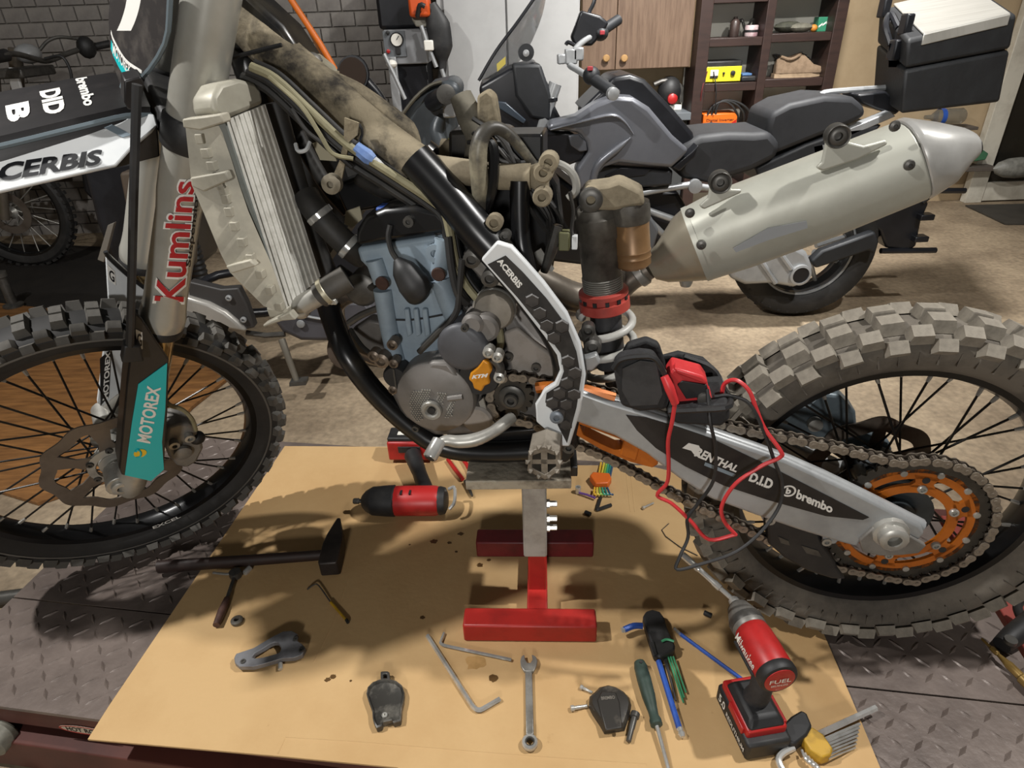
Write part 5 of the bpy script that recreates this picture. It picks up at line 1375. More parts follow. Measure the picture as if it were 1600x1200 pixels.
# far radiator
fr_ = [(430, 175, -.10), (520, 200, -.07), (560, 330, -.07), (500, 420, -.10)]
F4 = [bk(*q) for q in fr_]
fcore = part('radiator', B().prism(F4, (F4[1] - F4[0]).cross(F4[3] - F4[0]).normalized() * .03), mat('radiator_dark', '#232322', .6, .2, '#161616', 20), bike)
part('radiator_mesh', B().prism(bks([(488, 224), (502, 218), (522, 240), (526, 252), (500, 250)], .02), -N * .004), mat('mesh_pale', '#a69f87', .6), fcore)
part('radiator_mesh', B().prism(bks([(540, 330), (562, 322), (566, 342), (550, 356), (538, 350)], .0), -N * .004), MATS['mesh_pale'], fcore)
part('overflow_hose', B().tube(bks([(462, 225, .05), (466, 236, .06), (478, 234, .06), (484, 222, .05)]), .003, 6, 4), M_plw, bike)
for k, pts in enumerate((((430, 160, .03), (450, 230, .03), (470, 300, .03), (495, 380, .03), (520, 440, .03)), ((440, 150, -.02), (470, 220, -.02), (510, 290, -.02), (545, 330, -.02)), ((560, 280, .0), (600, 300, .02), (650, 300, .03), (690, 320, .05)), ((530, 420, .02), (560, 440, .04), (590, 450, .06)))):
    part('engine_hose', B().tube(bks(pts), .014 - .002 * k, 10, 4), M_hose, bike)
part('fuel_rail', B().prism(bks([(520, 290), (560, 275), (620, 290), (660, 310), (650, 330), (600, 325), (540, 335)], .0), -N * .06), M_fblk, bike, .006)
part('water_pump', B().lathe([(.028, -.06), (.028, -.004), (.022, 0)], bk(563, 455, .06), N, 20), M_dsteel, bike)
part('exhaust_header', B().tube(bks([(575, 460, .0), (545, 455, .0), (520, 480, -.03), (540, 530, -.08), (620, 560, -.13), (720, 520, -.14), (830, 430, -.12)]), .021, 14, 5), mat('header_steel', '#6b6259', .35, .8, '#4d443b', 12), bike)
part('magneto_plate', B().prism(bks([(545, 520), (575, 500), (600, 505), (605, 545), (580, 560), (555, 550)], .03), -N * .03), M_case, bike, .004)

# ---------------------------------------------------------------- rear shock
S0, S1 = bk(929, 312, .0), bk(957, 605, .0)
sa = (S1 - S0).normalized()
M_sgrey = mat('shock_grey', '#5b5750', .5, .4, '#35312c', 14, .4, .65)
sl = (S1 - S0).length
def shp(y): return sl * (y - 312) / 293.0
shk = part('shock_body', B().lathe([(.024, shp(318)), (.030, shp(322)), (.0315, shp(332)), (.0345, shp(335)), (.0345, shp(362)), (.031, shp(366)), (.031, shp(470)), (.03, shp(472))], S0, sa, 28), M_sgrey, bike)
part('shock_head', B().prism(bks([(908, 300), (918, 292), (950, 288), (968, 282), (985, 290), (1005, 300), (1008, 322), (960, 330), (908, 330)], .028), -N * .05), M_duste, shk, .006)
part('shock_eye', B().lathe([(.014, -.022), (.0175, -.02), (.0175, .02), (.014, .022), (.007, .022), (.006, .01)], bk(924, 308, .015), N, 24), M_dsteel, shk)
b = B()
for k in range(9): b.lathe([(.031, 0), (.0325, .0012), (.031, .0024)], S0 + sa * (shp(420) + k * .0036), sa, 28, close=True)
part('shock_thread', b, M_alu, shk)
M_sred = mat('adjuster_red', '#b0473e', .45, .1, '#8f352e', 12)
part('spring_adjuster', B().lathe([(.036, shp(440)), (.040, shp(442)), (.040, shp(448)), (.037, shp(449)), (.037, shp(455)), (.041, shp(456)), (.041, shp(470)), (.036, shp(473))], S0, sa, 32), M_sred, shk)
for k in range(12):
    t = 2 * PI * k / 12
    u_, w_, _a = frame(sa)
    rd = u_ * math.cos(t) + w_ * math.sin(t)
    part('adjuster_notch', B().box(S0 + sa * shp(452) + rd * .0375, (.006, .004, .007), (sa.cross(rd), rd, sa)), M_tblk, shk)
b = B()
u_, w_, _a = frame(sa)
coil = []
nt_ = 4.2
for k in range(int(nt_ * 28) + 1):
    t = 2 * PI * k / 28 + 1.2
    coil.append(S0 + sa * (shp(474) + (shp(612) - shp(474)) * (k / (nt_ * 28))) + (u_ * math.cos(t) + w_ * math.sin(t)) * .0425)
part('shock_spring', B().tube(coil, .0068, 10), mat('spring_white', '#bdbcb6', .4, 0, '#a3a199', 14), bike)
part('shock_shaft_cover', B().lathe([(.026, shp(470)), (.026, shp(560)), (.024, shp(566)), (.012, shp(568)), (.012, shp(620))], S0, sa, 24), mat('bumper_dark', '#2f2f31', .5, 0, '#414143', 20), bike)
part('shock_reservoir', B().lathe([(.022, .0), (.0285, .004), (.0285, .018), (.0275, .019), (.0275, .066), (.0285, .068), (.0275, .071), (.0275, .076), (.0285, .078), (.0275, .081), (.0275, .09), (.022, .095)], bk(984, 322, .0), bk(990, 420, .0) - bk(984, 322, .0), 28), mat('reservoir_bronze', '#8a6a48', .4, .5, '#6e5337', 8), bike)
part('reservoir_cap', B().lathe([(.018, -.010), (.029, -.006), (.030, .0), (.030, .020), (.028, .024)], bk(984, 322, .0), bk(990, 420, .0) - bk(984, 322, .0), 28), M_sgrey, bike)
part('shock_linkage', B().prism(bks([(908, 517), (917, 506), (928, 511), (931, 528), (940, 540), (937, 553), (920, 557), (912, 545)], .06), -N * .02), M_dsteel, bike, .005)
for x, y, r in ((919, 515, .011), (926, 541, .014), (929, 563, .008)): part('linkage_bolt', B().lathe([(r, -.01), (r, .006), (r * .6, .008), (r * .5, .002)], bk(x, y, .066), N, 16), M_dsteel, bike)
part('linkage_arm', B().prism(bks([(910, 560), (932, 554), (938, 568), (926, 580), (910, 580)], .09), -N * .015), M_swing, bike, .003)

# ---------------------------------------------------------------- silencer
M_sil = mat('silencer_alloy', '#b3b3a8', .45, .45, '#9d9c90', 5, .4, .75)
M_end = mat('silencer_cap', '#b6b5b1', .32, .65, '#9e9c98', 6)
M_pipe = mat('pipe_steel', '#7e766b', .35, .7, '#5d554b', 10)
VX = -.13
part('mid_pipe', B().tube(bks([(828, 430, -.10), (860, 448, -.11), (905, 466, VX), (950, 462, VX), (985, 436, VX), (1012, 418, VX)]), [.026, .027, .028, .025, .022, .022], 18, 4), M_pipe, bike)
part('pipe_clamp', B().lathe([(.0235, -.008), (.026, -.006), (.026, .006), (.0235, .008)], bk(1000, 426, VX), bk(1030, 405, VX) - bk(1000, 426, VX), 24, close=True), M_alu, bike)
def silsec(tp_, bt_, wl_, sh=.0):
    t_, b_ = bk(*tp_, VX), bk(*bt_, VX)
    c_ = (t_ + b_) / 2
    h_ = (t_ - b_) / 2
    out = []
    for k in range(24):
        a_ = 2 * PI * k / 24
        cx, sx_ = math.cos(a_), math.sin(a_)
        p_ = 2.6
        rr_ = (abs(cx) ** p_ + abs(sx_) ** p_) ** (-1 / p_)
        out.append(c_ + h_ * (cx * rr_) + N * (sx_ * rr_ * wl_))
    return out
sil = part('silencer', B().loft([silsec((1068, 328), (1108, 432), .058), silsec((1115, 303), (1170, 412), .062), silsec((1250, 252), (1300, 364), .064), silsec((1408, 192), (1440, 306), .064)]), M_sil, bike, .003)
part('silencer_cone', B().loft([silsec((1008, 402), (1026, 434), .022), silsec((1025, 384), (1044, 438), .03), silsec((1052, 342), (1078, 435), .048), silsec((1066, 330), (1106, 432), .057)]), mat('cone_titanium', '#98907f', .35, .6, '#8a7558', 5), sil)
part('silencer_band', B().loft([silsec((1064, 329), (1104, 433), .060), silsec((1072, 325), (1112, 431), .060)]), M_sil, sil)
part('silencer_end_cap', B().loft([silsec((1408, 190), (1440, 307), .065), silsec((1418, 185), (1452, 300), .066), silsec((1470, 192), (1478, 284), .056), silsec((1508, 200), (1508, 252), .036), silsec((1520, 206), (1520, 242), .030)]), M_end, sil, .002)
part('outlet', B().loft([silsec((1512, 212), (1514, 240), .022), silsec((1524, 212), (1526, 238), .022)]), M_tblk, sil)
for (x, y), o_ in (((1308, 212), [(1275, 262), (1284, 254), (1290, 225), (1294, 206), (1302, 197), (1314, 196), (1322, 206), (1326, 222), (1350, 228), (1385, 218), (1388, 226), (1340, 250), (1285, 268)]), ((1125, 284), [(1092, 322), (1106, 310), (1110, 285), (1116, 272), (1128, 268), (1138, 276), (1142, 296), (1160, 296), (1158, 302), (1100, 328)])):
    br_ = part('mount_bracket', B().prism(bks(o_, VX + .055), -N * .008), M_sil, sil, .003)
    part('mount_bush', B().lathe([(.013, -.012), (.017, -.010), (.017, .008), (.0155, .010), (.013, .008), (.010, .010), (.006, .010), (.005, .002)], bk(x, y, VX + .06), N, 28), M_dsteel, br_)
for x, y in ((1398, 197), (1421, 258), (1078, 333), (1096, 383)): part('silencer_rivet', B().lathe([(.008, 0), (.007, .003), (.003, .004), (.003, .001)], bk(x, y, VX + .066), N, 14), M_dsteel, sil)
part('drain_bolt', B().lathe([(.012, 0), (.012, .012), (.009, .02), (.004, .022)], bk(1073, 430, VX), -Z, 12), M_alu, sil)
part('repair_patch', B().prism(bks([(1145, 388), (1200, 356), (1260, 345), (1262, 356), (1200, 375), (1150, 394)], VX + .0655), N * .001), mat('patch_grey', '#8d8f90', .5, .4), sil)

# ---------------------------------------------------------------- multimeter in its pouch on the swingarm
M_bag = mat('pouch_fabric', '#1a1a1b', .75, 0, '#262628', 20, .4, .7, .5, 90)
M_mred = mat('meter_red', '#c23235', .4, 0, '#b02a2e', 10)
pou = thing('meter_pouch', 'open black zipped pouch lying on the swingarm', 'pouch', bk(1060, 665, .08))
part('back_flap', B().prism(bks([(962, 575), (980, 540), (1010, 531), (1030, 540), (1040, 570), (1040, 600), (970, 610)], .07), -N * .02), M_bag, pou, .006, seg=3)
lid = [(958, 574), (968, 563), (1000, 558), (1022, 560), (1036, 582), (1048, 622), (1042, 642), (1000, 645), (970, 636), (962, 600)]
part('lid', B().prism(bks(lid, .150), -N * .035), M_bag, pou, .008, seg=3)
part('lid_window', B().prism(bks([(972, 575), (1000, 562), (1026, 565), (1036, 615), (1028, 632), (985, 634), (972, 610)], .151), N * .002), mat('mesh_grey', '#353536', .6, 0, '#272728', 40), pou, .001)
part('tray', B().prism(bks([(1042, 640), (1140, 632), (1141, 655), (1128, 668), (1058, 664), (1045, 655)], .155), -N * .09), M_bag, pou, .006, seg=3)
part('tray_back', B().prism(bks([(1030, 560), (1060, 552), (1100, 562), (1120, 580), (1118, 610), (1050, 600)], .045), -N * .015), M_bag, pou, .006, seg=3)
part('zip', B().tube(bks([(958, 576, .152), (970, 562, .152), (1000, 557, .152), (1023, 560, .152), (1038, 584, .152), (1050, 622, .152), (1046, 642, .152)]), .004, 6, 4), M_tblk, pou)
part('tray_rim', B().tube(bks([(1044, 642, .158), (1090, 640, .158), (1140, 634, .158), (1130, 605, .07), (1112, 575, .05), (1068, 557, .05)]), .005, 6, 4), M_tblk, pou)
mm = thing('multimeter', 'red multimeter with red and black test leads in the open pouch', 'multimeter', bk(1080, 640, .12))
part('body', B().prism(bks([(1042, 590), (1052, 576), (1098, 588), (1106, 600), (1110, 622), (1130, 630), (1128, 636), (1072, 640), (1060, 632)], .135), -N * .04), M_mred, mm, .005, seg=3)
part('screen', B().prism(bks([(1058, 600), (1066, 594), (1104, 600), (1108, 618), (1072, 622)], .1355), N * .003), M_tblk, mm, .001)
part('red_grip', B().prism(bks([(1054, 575), (1098, 588), (1106, 596), (1104, 602), (1066, 588), (1056, 584)], .14), -N * .02), M_mred, mm, .003)
part('dial', B().lathe([(.010, 0), (.010, .005), (.006, .006)], bk(1100, 622, .138), N, 16), M_dsteel, mm)
part('probe', B().tube(bks([(1038, 588, .16), (1046, 606, .165), (1055, 630, .165)]), [.006, .0075, .006], 10, 2), M_mred, mm)
part('red_lead', B().tube(bks([(1055, 628, .165), (1050, 660, .165), (1044, 690, .16), (1045, 730, .155), (1042, 755, .15), (1027, 774, .15)]) + bks([(1050, 787, .155), (1080, 815, .16), (1108, 843, .165), (1150, 835, .16)]), .0032, 8, 5), M_mred, mm)
part('red_lead', B().tube(bks([(1150, 836, .16), (1132, 815, .16), (1128, 790, .158), (1150, 755, .155), (1190, 728, .15), (1218, 715, .15), (1220, 705, .15), (1195, 670, .14), (1182, 640, .135), (1170, 610, .13), (1150, 594, .125), (1132, 600, .12), (1127, 622, .12)]), .0032, 8, 5), M_mred, mm)
part('black_lead', B().tube(bks([(1105, 608, .14), (1110, 660, .165), (1118, 700, .16), (1115, 750, .155), (1090, 788, .155), (1074, 810, .16), (1075, 840, .165), (1062, 870, .18), (1058, 890, .19), (1100, 880, .19), (1150, 862, .18), (1190, 830, .165), (1218, 790, .15), (1222, 755, .145), (1210, 720, .145), (1190, 665, .14), (1170, 630, .135), (1140, 618, .13), (1115, 620, .135)]), .0028, 8, 5), M_tblk, mm)
# ================================================================ touring motorcycle behind
GY = 2.82
def gs(x, y, v=0.0): return ony(x, y, GY - v)
def gss(pts, v=0.0): return [gs(p[0], p[1], p[2] if len(p) > 2 else v) for p in pts]
FR = V((0, -1, 0))
XZ = (V((1, 0, 0)), V((0, 1, 0)), Z)
M_gsblk = mat('touring_black', '#15161a', .35, 0, '#1f2024', 8)
M_gsgrey = mat('touring_grey', '#6e7076', .33, .55, '#63656b', 4)
M_gsdark = mat('touring_matt', '#202225', .55, 0, '#2a2c30', 10)
M_gssil = mat('touring_silver', '#a6a8a9', .35, .6, '#8f9192', 8)
M_seat = mat('seat_vinyl', '#2a2b2e', .6, 0, '#212225', 20)
tb = thing('touring_motorcycle', 'grey and black touring motorcycle with a top case parked behind the dirt bike', 'motorcycle', (.6, GY, LIFT))
WC = V((1.345, GY, .142))
tyb = part('rear_tire', B().lathe([(.215, .07), (.235, .085), (.27, .09), (.30, .078), (.317, .045), (.322, 0), (.317, -.045), (.30, -.078), (.27, -.09), (.235, -.085), (.215, -.07)], WC, FR, 64, Z, close=True), M_rub, tb)
b = B()
for i in range(40):
    t = 2 * PI * i / 40
    r_ = V((math.cos(t), 0, math.sin(t)))
    b.box(WC + r_ * .303 + FR * .062, (.012, .05, .012), (FR.cross(r_), (FR * .8 - r_ * .5).normalized(), r_))
part('tread_grooves', b, M_rub, tyb, kind='stuff')
part('rear_rim', B().lathe([(.222, .072), (.228, .066), (.205, .05), (.20, 0), (.205, -.05), (.228, -.066), (.215, -.06), (.19, 0), (.215, .06)], WC, FR, 64, Z, close=True), mat('rim_grey', '#3a3b3d', .35, .5), tb)
part('rim_line', B().lathe([(.206, .056), (.212, .058), (.214, .062), (.206, .060)], WC, FR, 64, Z, close=True), M_gssil, tb)
for i in range(10):
    t = 2 * PI * i / 10 + .2
    r_ = V((math.cos(t), 0, math.sin(t)))
    part('wheel_spoke', B().tube([WC + r_ * .05 + FR * .03, WC + r_ * .2], [.014, .009], 8), M_gssil, tb)
part('final_drive', B().prism(gss([(1140, 415), (1168, 398), (1200, 386), (1235, 380), (1262, 395), (1272, 420), (1264, 442), (1240, 450), (1205, 444), (1165, 446), (1142, 436)], .16), -FR * .08), M_gssil, tb, .02, seg=3)
part('final_drive_ring', B().lathe([(.036, -.02), (.046, -.018), (.046, .004), (.036, .006)], gs(1251, 430, .17), FR, 28, close=True), M_gssil, tb)
part('hub_hole', B().lathe([(.0001, -.01), (.037, -.01), (.037, .0), (.0001, .0)], gs(1251, 430, .17), FR, 24), M_gsblk, tb)
for pts in (((1180, 395), (1212, 442)), ((1210, 384), (1236, 420))): part('drive_rib', B().tube(gss(pts, .165), .012, 8), M_gssil, tb)
part('hugger', B().prism(gss([(1268, 408), (1285, 392), (1330, 376), (1368, 362), (1374, 378), (1368, 398), (1358, 392), (1300, 412), (1275, 420)], .14), -FR * .05), M_gsdark, tb, .01)
part('plate_carrier', B().prism(gss([(1352, 342), (1400, 322), (1445, 308), (1452, 318), (1440, 345), (1432, 385), (1420, 392), (1385, 388), (1376, 362)], .08), -FR * .1), M_gsblk, tb, .01)
part('plate_carrier_bar', B().tube(gss([(1376, 392), (1462, 391)], .08), .013, 8), M_gsblk, tb)
part('carrier_bar', B().tube(gss([(1440, 316), (1462, 300), (1480, 298), (1508, 298)], .08), .012, 8, 3), M_gsblk, tb)
for x, y in ((1445, 338), (1436, 372)): part('carrier_lug', B().box(gs(x, y, .09), (.06, .05, .025), XZ), M_gsblk, tb, .004)
def slab(name, pts, v0, v1, m, bev=.02): return part(name, B().prism(gss(pts, v0), -FR * (v0 - v1)), m, tb, bev, seg=3)
slab('rider_seat', [(1050, 250), (1068, 226), (1095, 212), (1140, 207), (1180, 208), (1205, 205), (1222, 225), (1215, 248), (1175, 268), (1110, 288), (1065, 280)], .15, -.15, M_seat, .03)
slab('pillion_seat', [(1198, 205), (1205, 178), (1235, 162), (1290, 150), (1335, 152), (1352, 166), (1354, 182), (1320, 198), (1260, 222), (1205, 244)], .13, -.13, M_seat, .03)
slab('tail_side', [(1180, 262), (1260, 225), (1330, 200), (1380, 195), (1350, 225), (1270, 262), (1190, 290)], .12, -.12, M_gsdark, .012)
tk_ = slab('fuel_tank', [(905, 175), (940, 140), (958, 120), (985, 116), (1008, 124), (1050, 168), (1084, 208), (1088, 226), (1068, 236), (1030, 215), (985, 168), (940, 160)], .13, -.13, M_gsblk, .03)
part('tank_cap', B().lathe([(.0001, .0), (.05, .0), (.055, .004), (.055, .012), (.04, .016), (.0001, .016)], gs(972, 124, .0), V((.1, -.25, 1)), 28), M_gsdark, tb)
sp_ = slab('side_panel', [(858, 192), (900, 182), (930, 162), (962, 150), (990, 152), (1015, 168), (1052, 212), (1078, 235), (1064, 250), (1050, 263), (1012, 260), (968, 255), (945, 262), (925, 285), (905, 300), (900, 265), (920, 238), (916, 222), (905, 208), (880, 204), (856, 206)], .22, .12, M_gsgrey, .022)
part('panel_ridge', B().tube(gss([(925, 290, .22), (935, 258, .225), (965, 232, .23), (985, 215, .225)]), [.012, .016, .014, .004], 10, 4), M_gsgrey, sp_)
part('panel_fold', B().tube(gss([(860, 203, .222), (910, 190, .228), (955, 180, .23), (975, 190, .228), (990, 210, .224)]), [.004, .009, .012, .009, .004], 10, 4, flat=.6), M_gsgrey, sp_)
slab('tank_trim', [(1050, 262), (1080, 238), (1092, 226), (1086, 245), (1062, 268)], .21, .12, M_gsblk, .006)
slab('air_duct', [(822, 212), (855, 205), (890, 206), (912, 218), (918, 235), (908, 252), (880, 262), (835, 250)], .20, .05, M_gsblk, .012)
slab('duct_wing', [(888, 212), (905, 210), (916, 222), (918, 236), (906, 238), (892, 228)], .215, .19, mat('wing_grey', '#55575c', .35, .2), .006)
slab('lower_panel', [(905, 268), (945, 258), (1010, 262), (1052, 266), (1050, 290), (960, 296), (925, 320), (905, 330)], .19, .05, M_gsdark, .01)
slab('panel_insert', [(945, 275), (970, 262), (1018, 264), (1008, 274), (960, 280)], .195, .18, M_gsblk, .003)
slab('engine_block', [(760, 230), (830, 240), (905, 300), (1000, 290), (1060, 300), (1100, 370), (1080, 410), (950, 420), (780, 400)], .10, -.15, M_gsblk, .02)
slab('boxer_cylinder', [(960, 330), (1010, 325), (1030, 360), (1020, 395), (965, 395)], .26, .10, mat('engine_dark_silver', '#5a5c5f', .45, .5), .01)
for pts in (((935, 322, .16), (1000, 302, .16), (1082, 288, .15)), ((1002, 325, .14), (1060, 345, .14), (1120, 360, .1)), ((1008, 338, .15), (1048, 378, .14)), ((1080, 290, .15), (1140, 300, .14), (1200, 330, .12))):
    part('frame_tube', B().tube(gss(pts), .014, 10, 3), M_gssil, tb)
part('frame_joint', B().lathe([(.024, -.02), (.028, -.018), (.028, .01), (.02, .012)], gs(1086, 291, .16), FR, 18), M_gssil, tb)
slab('fairing', [(748, 135), (795, 108), (838, 96), (856, 130), (868, 168), (880, 192), (858, 206), (830, 214), (820, 250), (830, 300), (790, 290), (770, 230), (755, 190)], .12, -.12, M_gsblk, .015)
slab('fairing_edge', [(775, 158), (790, 160), (822, 188), (818, 194), (780, 170)], .135, .11, mat('edge_blue_grey', '#39424c', .3, .2), .004)
ws = [[(850, -25, .06), (812, 30, .10), (775, 80, .12), (748, 126, .13)], [(860, -25, .0), (830, 30, .02), (795, 82, .03), (768, 122, .03)], [(856, -25, -.12), (846, 25, -.12), (825, 75, -.12), (800, 110, -.12)]]
part('windshield', B().sheet([catmull(gss(r), 4) for r in ws], .004), mat('smoked_screen', '#6d6f70', .08, 0, trans=.75, alpha=.55), tb)
part('windshield_edge', B().tube(catmull(gss(ws[0]), 5), .006, 6), M_gsblk, tb)
part('screen_sticker', B().prism(gss([(776, 100, .125), (790, 88, .12), (790, 100, .12), (777, 112, .125)]), FR * .001), mat('sticker_yellow', '#b0a04a', .5), tb)
part('handlebar', B().tube(gss([(965, 146, .36), (935, 128, .28), (900, 108, .10), (890, 98, .0), (905, 70, -.15), (940, 48, -.30), (968, 30, -.38)]), .012, 10, 4), M_gssil, tb)
part('grip', B().tube(gss([(958, 144, .35), (928, 124, .27)]), .021, 14), M_gsdark, tb)
part('bar_end', B().lathe([(.016, 0), (.022, .004), (.022, .022), (.012, .026)], gs(955, 146, .36), V((.25, -1, 0)), 16), M_gssil, tb)
part('switch_pod', B().ell(gs(924, 118, .25), (.032, .04, .032), None, 14, 9), M_gsdark, tb)
part('switch_button', B().box(gs(922, 107, .285), (.02, .01, .014), XZ), mat('button_red', '#a3333a', .5), tb, .002)
part('grip', B().tube(gss([(938, 50, -.29), (966, 31, -.37)]), .022, 14), M_gsdark, tb)
part('switch_pod', B().ell(gs(938, 52, -.25), (.035, .04, .03), None, 14, 9), M_gsdark, tb)
part('switch_button', B().box(gs(941, 51, -.2), (.02, .01, .016), XZ), MATS['button_red'], tb, .002)
slab('hand_guard', [(892, 58), (900, 38), (908, 16), (938, 24), (952, 36), (938, 58), (925, 72), (898, 72)], -.22, -.27, M_gsblk, .01)
part('brake_lever', B().tube(gss([(900, 72, -.2), (888, 66, -.22), (884, 70, -.22)]), .008, 8, 3), M_gsblk, tb)
part('mirror_stem', B().tube(gss([(924, 40, -.25), (920, 22, -.26), (928, 4, -.27), (932, -20, -.28)]), .008, 8, 3), M_gsblk, tb)
for x, y, r in ((892, 88, .03), (903, 84, .026), (877, 92, .02)): part('bar_clamp', B().box(gs(x, y, .02), (r * 1.6, .05, r * 1.8), XZ), M_gssil, tb, .006)
part('fork_leg', B().tube(gss([(868, 130, .1), (856, 165, .1), (845, 205, .1)]), [.025, .028, .03], 14, 2), M_gssil, tb)
part('fork_leg', B().tube(gss([(868, 130, -.1), (856, 165, -.1), (845, 205, -.1)]), [.025, .028, .03], 14, 2), M_gssil, tb)
part('fork_band', B().lathe([(.029, -.008), (.031, -.006), (.031, .006), (.029, .008)], gs(859, 155, .1), Z, 16, close=True), M_gsblk, tb)
part('cockpit', B().prism(gss([(800, 100), (845, 100), (862, 150), (860, 190), (830, 185), (805, 150)], .13), -FR * .1), M_gsdark, tb, .012)
part('gauge_glass', B().lathe([(.0001, 0), (.03, 0), (.03, .004), (.0001, .004)], gs(822, 82, .14), FR, 20), M_gsdark, tb)
part('key_switch', B().lathe([(.012, 0), (.012, .006), (.006, .008)], gs(822, 83, .15), FR, 14), M_gssil, tb)
# front wheel, mostly hidden
FW = V((-.12, GY, .16))
part('front_tire', B().lathe([(.235, .05), (.27, .062), (.305, .055), (.338, 0), (.305, -.055), (.27, -.062), (.235, -.05)], FW, FR, 48, Z, close=True), M_rub, tb)
part('front_rim', B().lathe([(.238, .05), (.243, .045), (.22, .03), (.22, -.03), (.243, -.045), (.225, 0)], FW, FR, 48, Z, close=True), M_gssil, tb)
# rack and grab rail
part('rack_rail', B().tube(gss([(1282, 148, .0), (1300, 143, .0), (1400, 136, .0), (1440, 134, .0)]), .011, 8, 3), M_gssil, tb)
part('rack_rail', B().prism(gss([(1318, 205), (1392, 174), (1400, 182), (1326, 214)], .12), -FR * .05), M_gssil, tb, .004)
part('rack_mount', B().prism(gss([(1340, 148), (1385, 142), (1412, 168), (1400, 180), (1372, 172), (1345, 160)], .08), -FR * .15), M_gsblk, tb, .008)
part('rack_foot', B().prism(gss([(1270, 228), (1300, 222), (1298, 250), (1275, 256)], .12), -FR * .04), M_gssil, tb, .004)
part('side_stand', B().tube([gs(850, 420, .15), V((.25, GY - .25, LIFT + .01))], .014, 8), M_gsblk, tb)
# top case
fbl, fbr, ftr, ftl = ony(1408, 178, 2.58), ony(1562, 160, 2.66), ony(1590, 22, 2.66), ony(1418, 62, 2.58)
bbl, btl = ony(1364, 150, 3.0), ony(1374, 14, 3.0)
bbr, btr = fbr + (bbl - fbl), ftr + (btl - ftl)
tc_ = thing('top_case', 'black luggage case with a brushed silver lid on the touring bike rack', 'luggage case', (fbl + fbr + bbl + bbr) / 4)
M_case2 = mat('case_black', '#1f2022', .6, 0, '#27292b', 10, .4, .7, .2, 80)
def lerp4(a_, b_, t): return [p_ + (q_ - p_) * t for p_, q_ in zip(a_, b_)]
bot, top_ = [fbl, fbr, bbr, bbl], [ftl, ftr, btr, btl]
part('shell', B().loft([bot, lerp4(bot, top_, .60)]), M_case2, tc_, .012, seg=3)
m0, m1 = lerp4(bot, top_, .615), lerp4(bot, top_, 1.0)
part('lid', B().loft([m0, m1]), M_case2, tc_, .014, seg=3)
cen = sum(m1, V((0, 0, 0))) / 4
def inset(k, dz): return [p_ + (cen - p_) * k + Z * dz for p_ in m1]
sl_ = [ftl + (ftr - ftl) * .14, ftl + (ftr - ftl) * .93, btl + (btr - btl) * .93, btl + (btr - btl) * .14]
lidp = B()
fo = (fbl - bbl).normalized()
lidp.prism([sl_[0] + fo * .006 - Z * .03 + Z * .0, sl_[1] + fo * .006 - Z * .03, sl_[1] + fo * .003 + Z * .006, sl_[0] + fo * .003 + Z * .006], -fo * .01)
lidp.prism([p_ + Z * .001 for p_ in sl_], Z * .008)
part('lid_plate', lidp, mat('brushed_silver', '#b9b7b0', .3, .7, '#a5a39c', 3, stretch=(1, 20, 1)), tc_, .003)
part('handle', B().tube([ony(1392, 70, 2.76), ony(1384, 40, 2.80), ony(1392, 22, 2.82), ony(1404, 44, 2.74)], .012, 8, 4), M_gsblk, tc_)
for k, (x, y) in enumerate(((1398, 78), (1382, 12), (1416, 38))): part('latch', B().box(ony(x, y, 2.68 if k != 1 else 2.9), (.03, .05, .07), XZ), M_gsblk, tc_, .006)
part('lock_strip', B().prism([ony(x, y, 2.69) for x, y in ((1394, 68), (1408, 66), (1404, 105), (1393, 105))], V((-.012, 0, 0))), M_gsblk, tc_, .003)

# ================================================================ grey motorcycle between
TY = 2.35
def t3(pts, v=0.0): return [ony(p[0], p[1], TY - (p[2] if len(p) > 2 else v)) for p in pts]
gm = thing('grey_motorcycle', 'grey motorcycle with a round mirror half hidden behind the dirt bike frame', 'motorcycle', (-.6, TY, LIFT))
M_tg = mat('tank_grey', '#4a4f53', .4, .25, '#3c4145', 8)
def slab3(name, pts, v0, v1, m, bev=.012): return part(name, B().prism(t3(pts, v0), -FR * (v0 - v1)), m, gm, bev, seg=3)
mr = part('mirror', B().lathe([(.0001, -.02), (.05, -.016), (.058, 0), (.056, .006), (.0001, .006)], ony(552, 116, TY), V((-.25, -1, .2)), 24), M_gsblk, gm)
part('mirror_glass', B().lathe([(.0001, .006), (.050, .006), (.050, .008), (.0001, .008)], ony(552, 116, TY), V((-.25, -1, .2)), 24), mat('mirror_brown', '#3a302a', .15, .3), mr)
part('mirror_stem', B().tube(t3([(572, 128), (592, 150), (606, 175), (612, 200)]), [.02, .016, .012, .012], 10, 3), M_gsblk, gm)
slab3('front_fairing', [(618, 205), (642, 160), (672, 132), (708, 124), (722, 138), (716, 170), (712, 215), (690, 240), (640, 235)], .12, -.1, M_tg, .03)
part('fairing_gloss_strip', B().tube(t3([(628, 180, .125), (650, 152, .125), (672, 134, .125), (690, 128, .12)]), .012, 8, 3, flat=.5), mat('strip_bronze', '#5d5a50', .25, .3), gm)
part('handlebar_grip', B().tube(t3([(676, 160, .12), (695, 149, .22)]), .028, 16), M_gsblk, gm)
part('bar_end', B().lathe([(.026, 0), (.029, .004), (.029, .012), (.02, .014), (.0001, .014)], ony(696, 148, TY - .22), V((.25, -1, .15)), 20), M_dsteel, gm)
part('lever_perch', B().box(ony(702, 170, TY - .16), (.04, .04, .05), XZ), M_gssil, gm, .006)
part('air_hose', B().tube(t3([(690, 182, .1), (682, 205, .12), (690, 228, .13)]), .024, 12, 3), M_tg, gm)
part('hose_band', B().tube(t3([(682, 232, .13), (700, 226, .14), (706, 222, .14)]), .014, 8), mat('band_yellow', '#c2c02c', .5), gm)
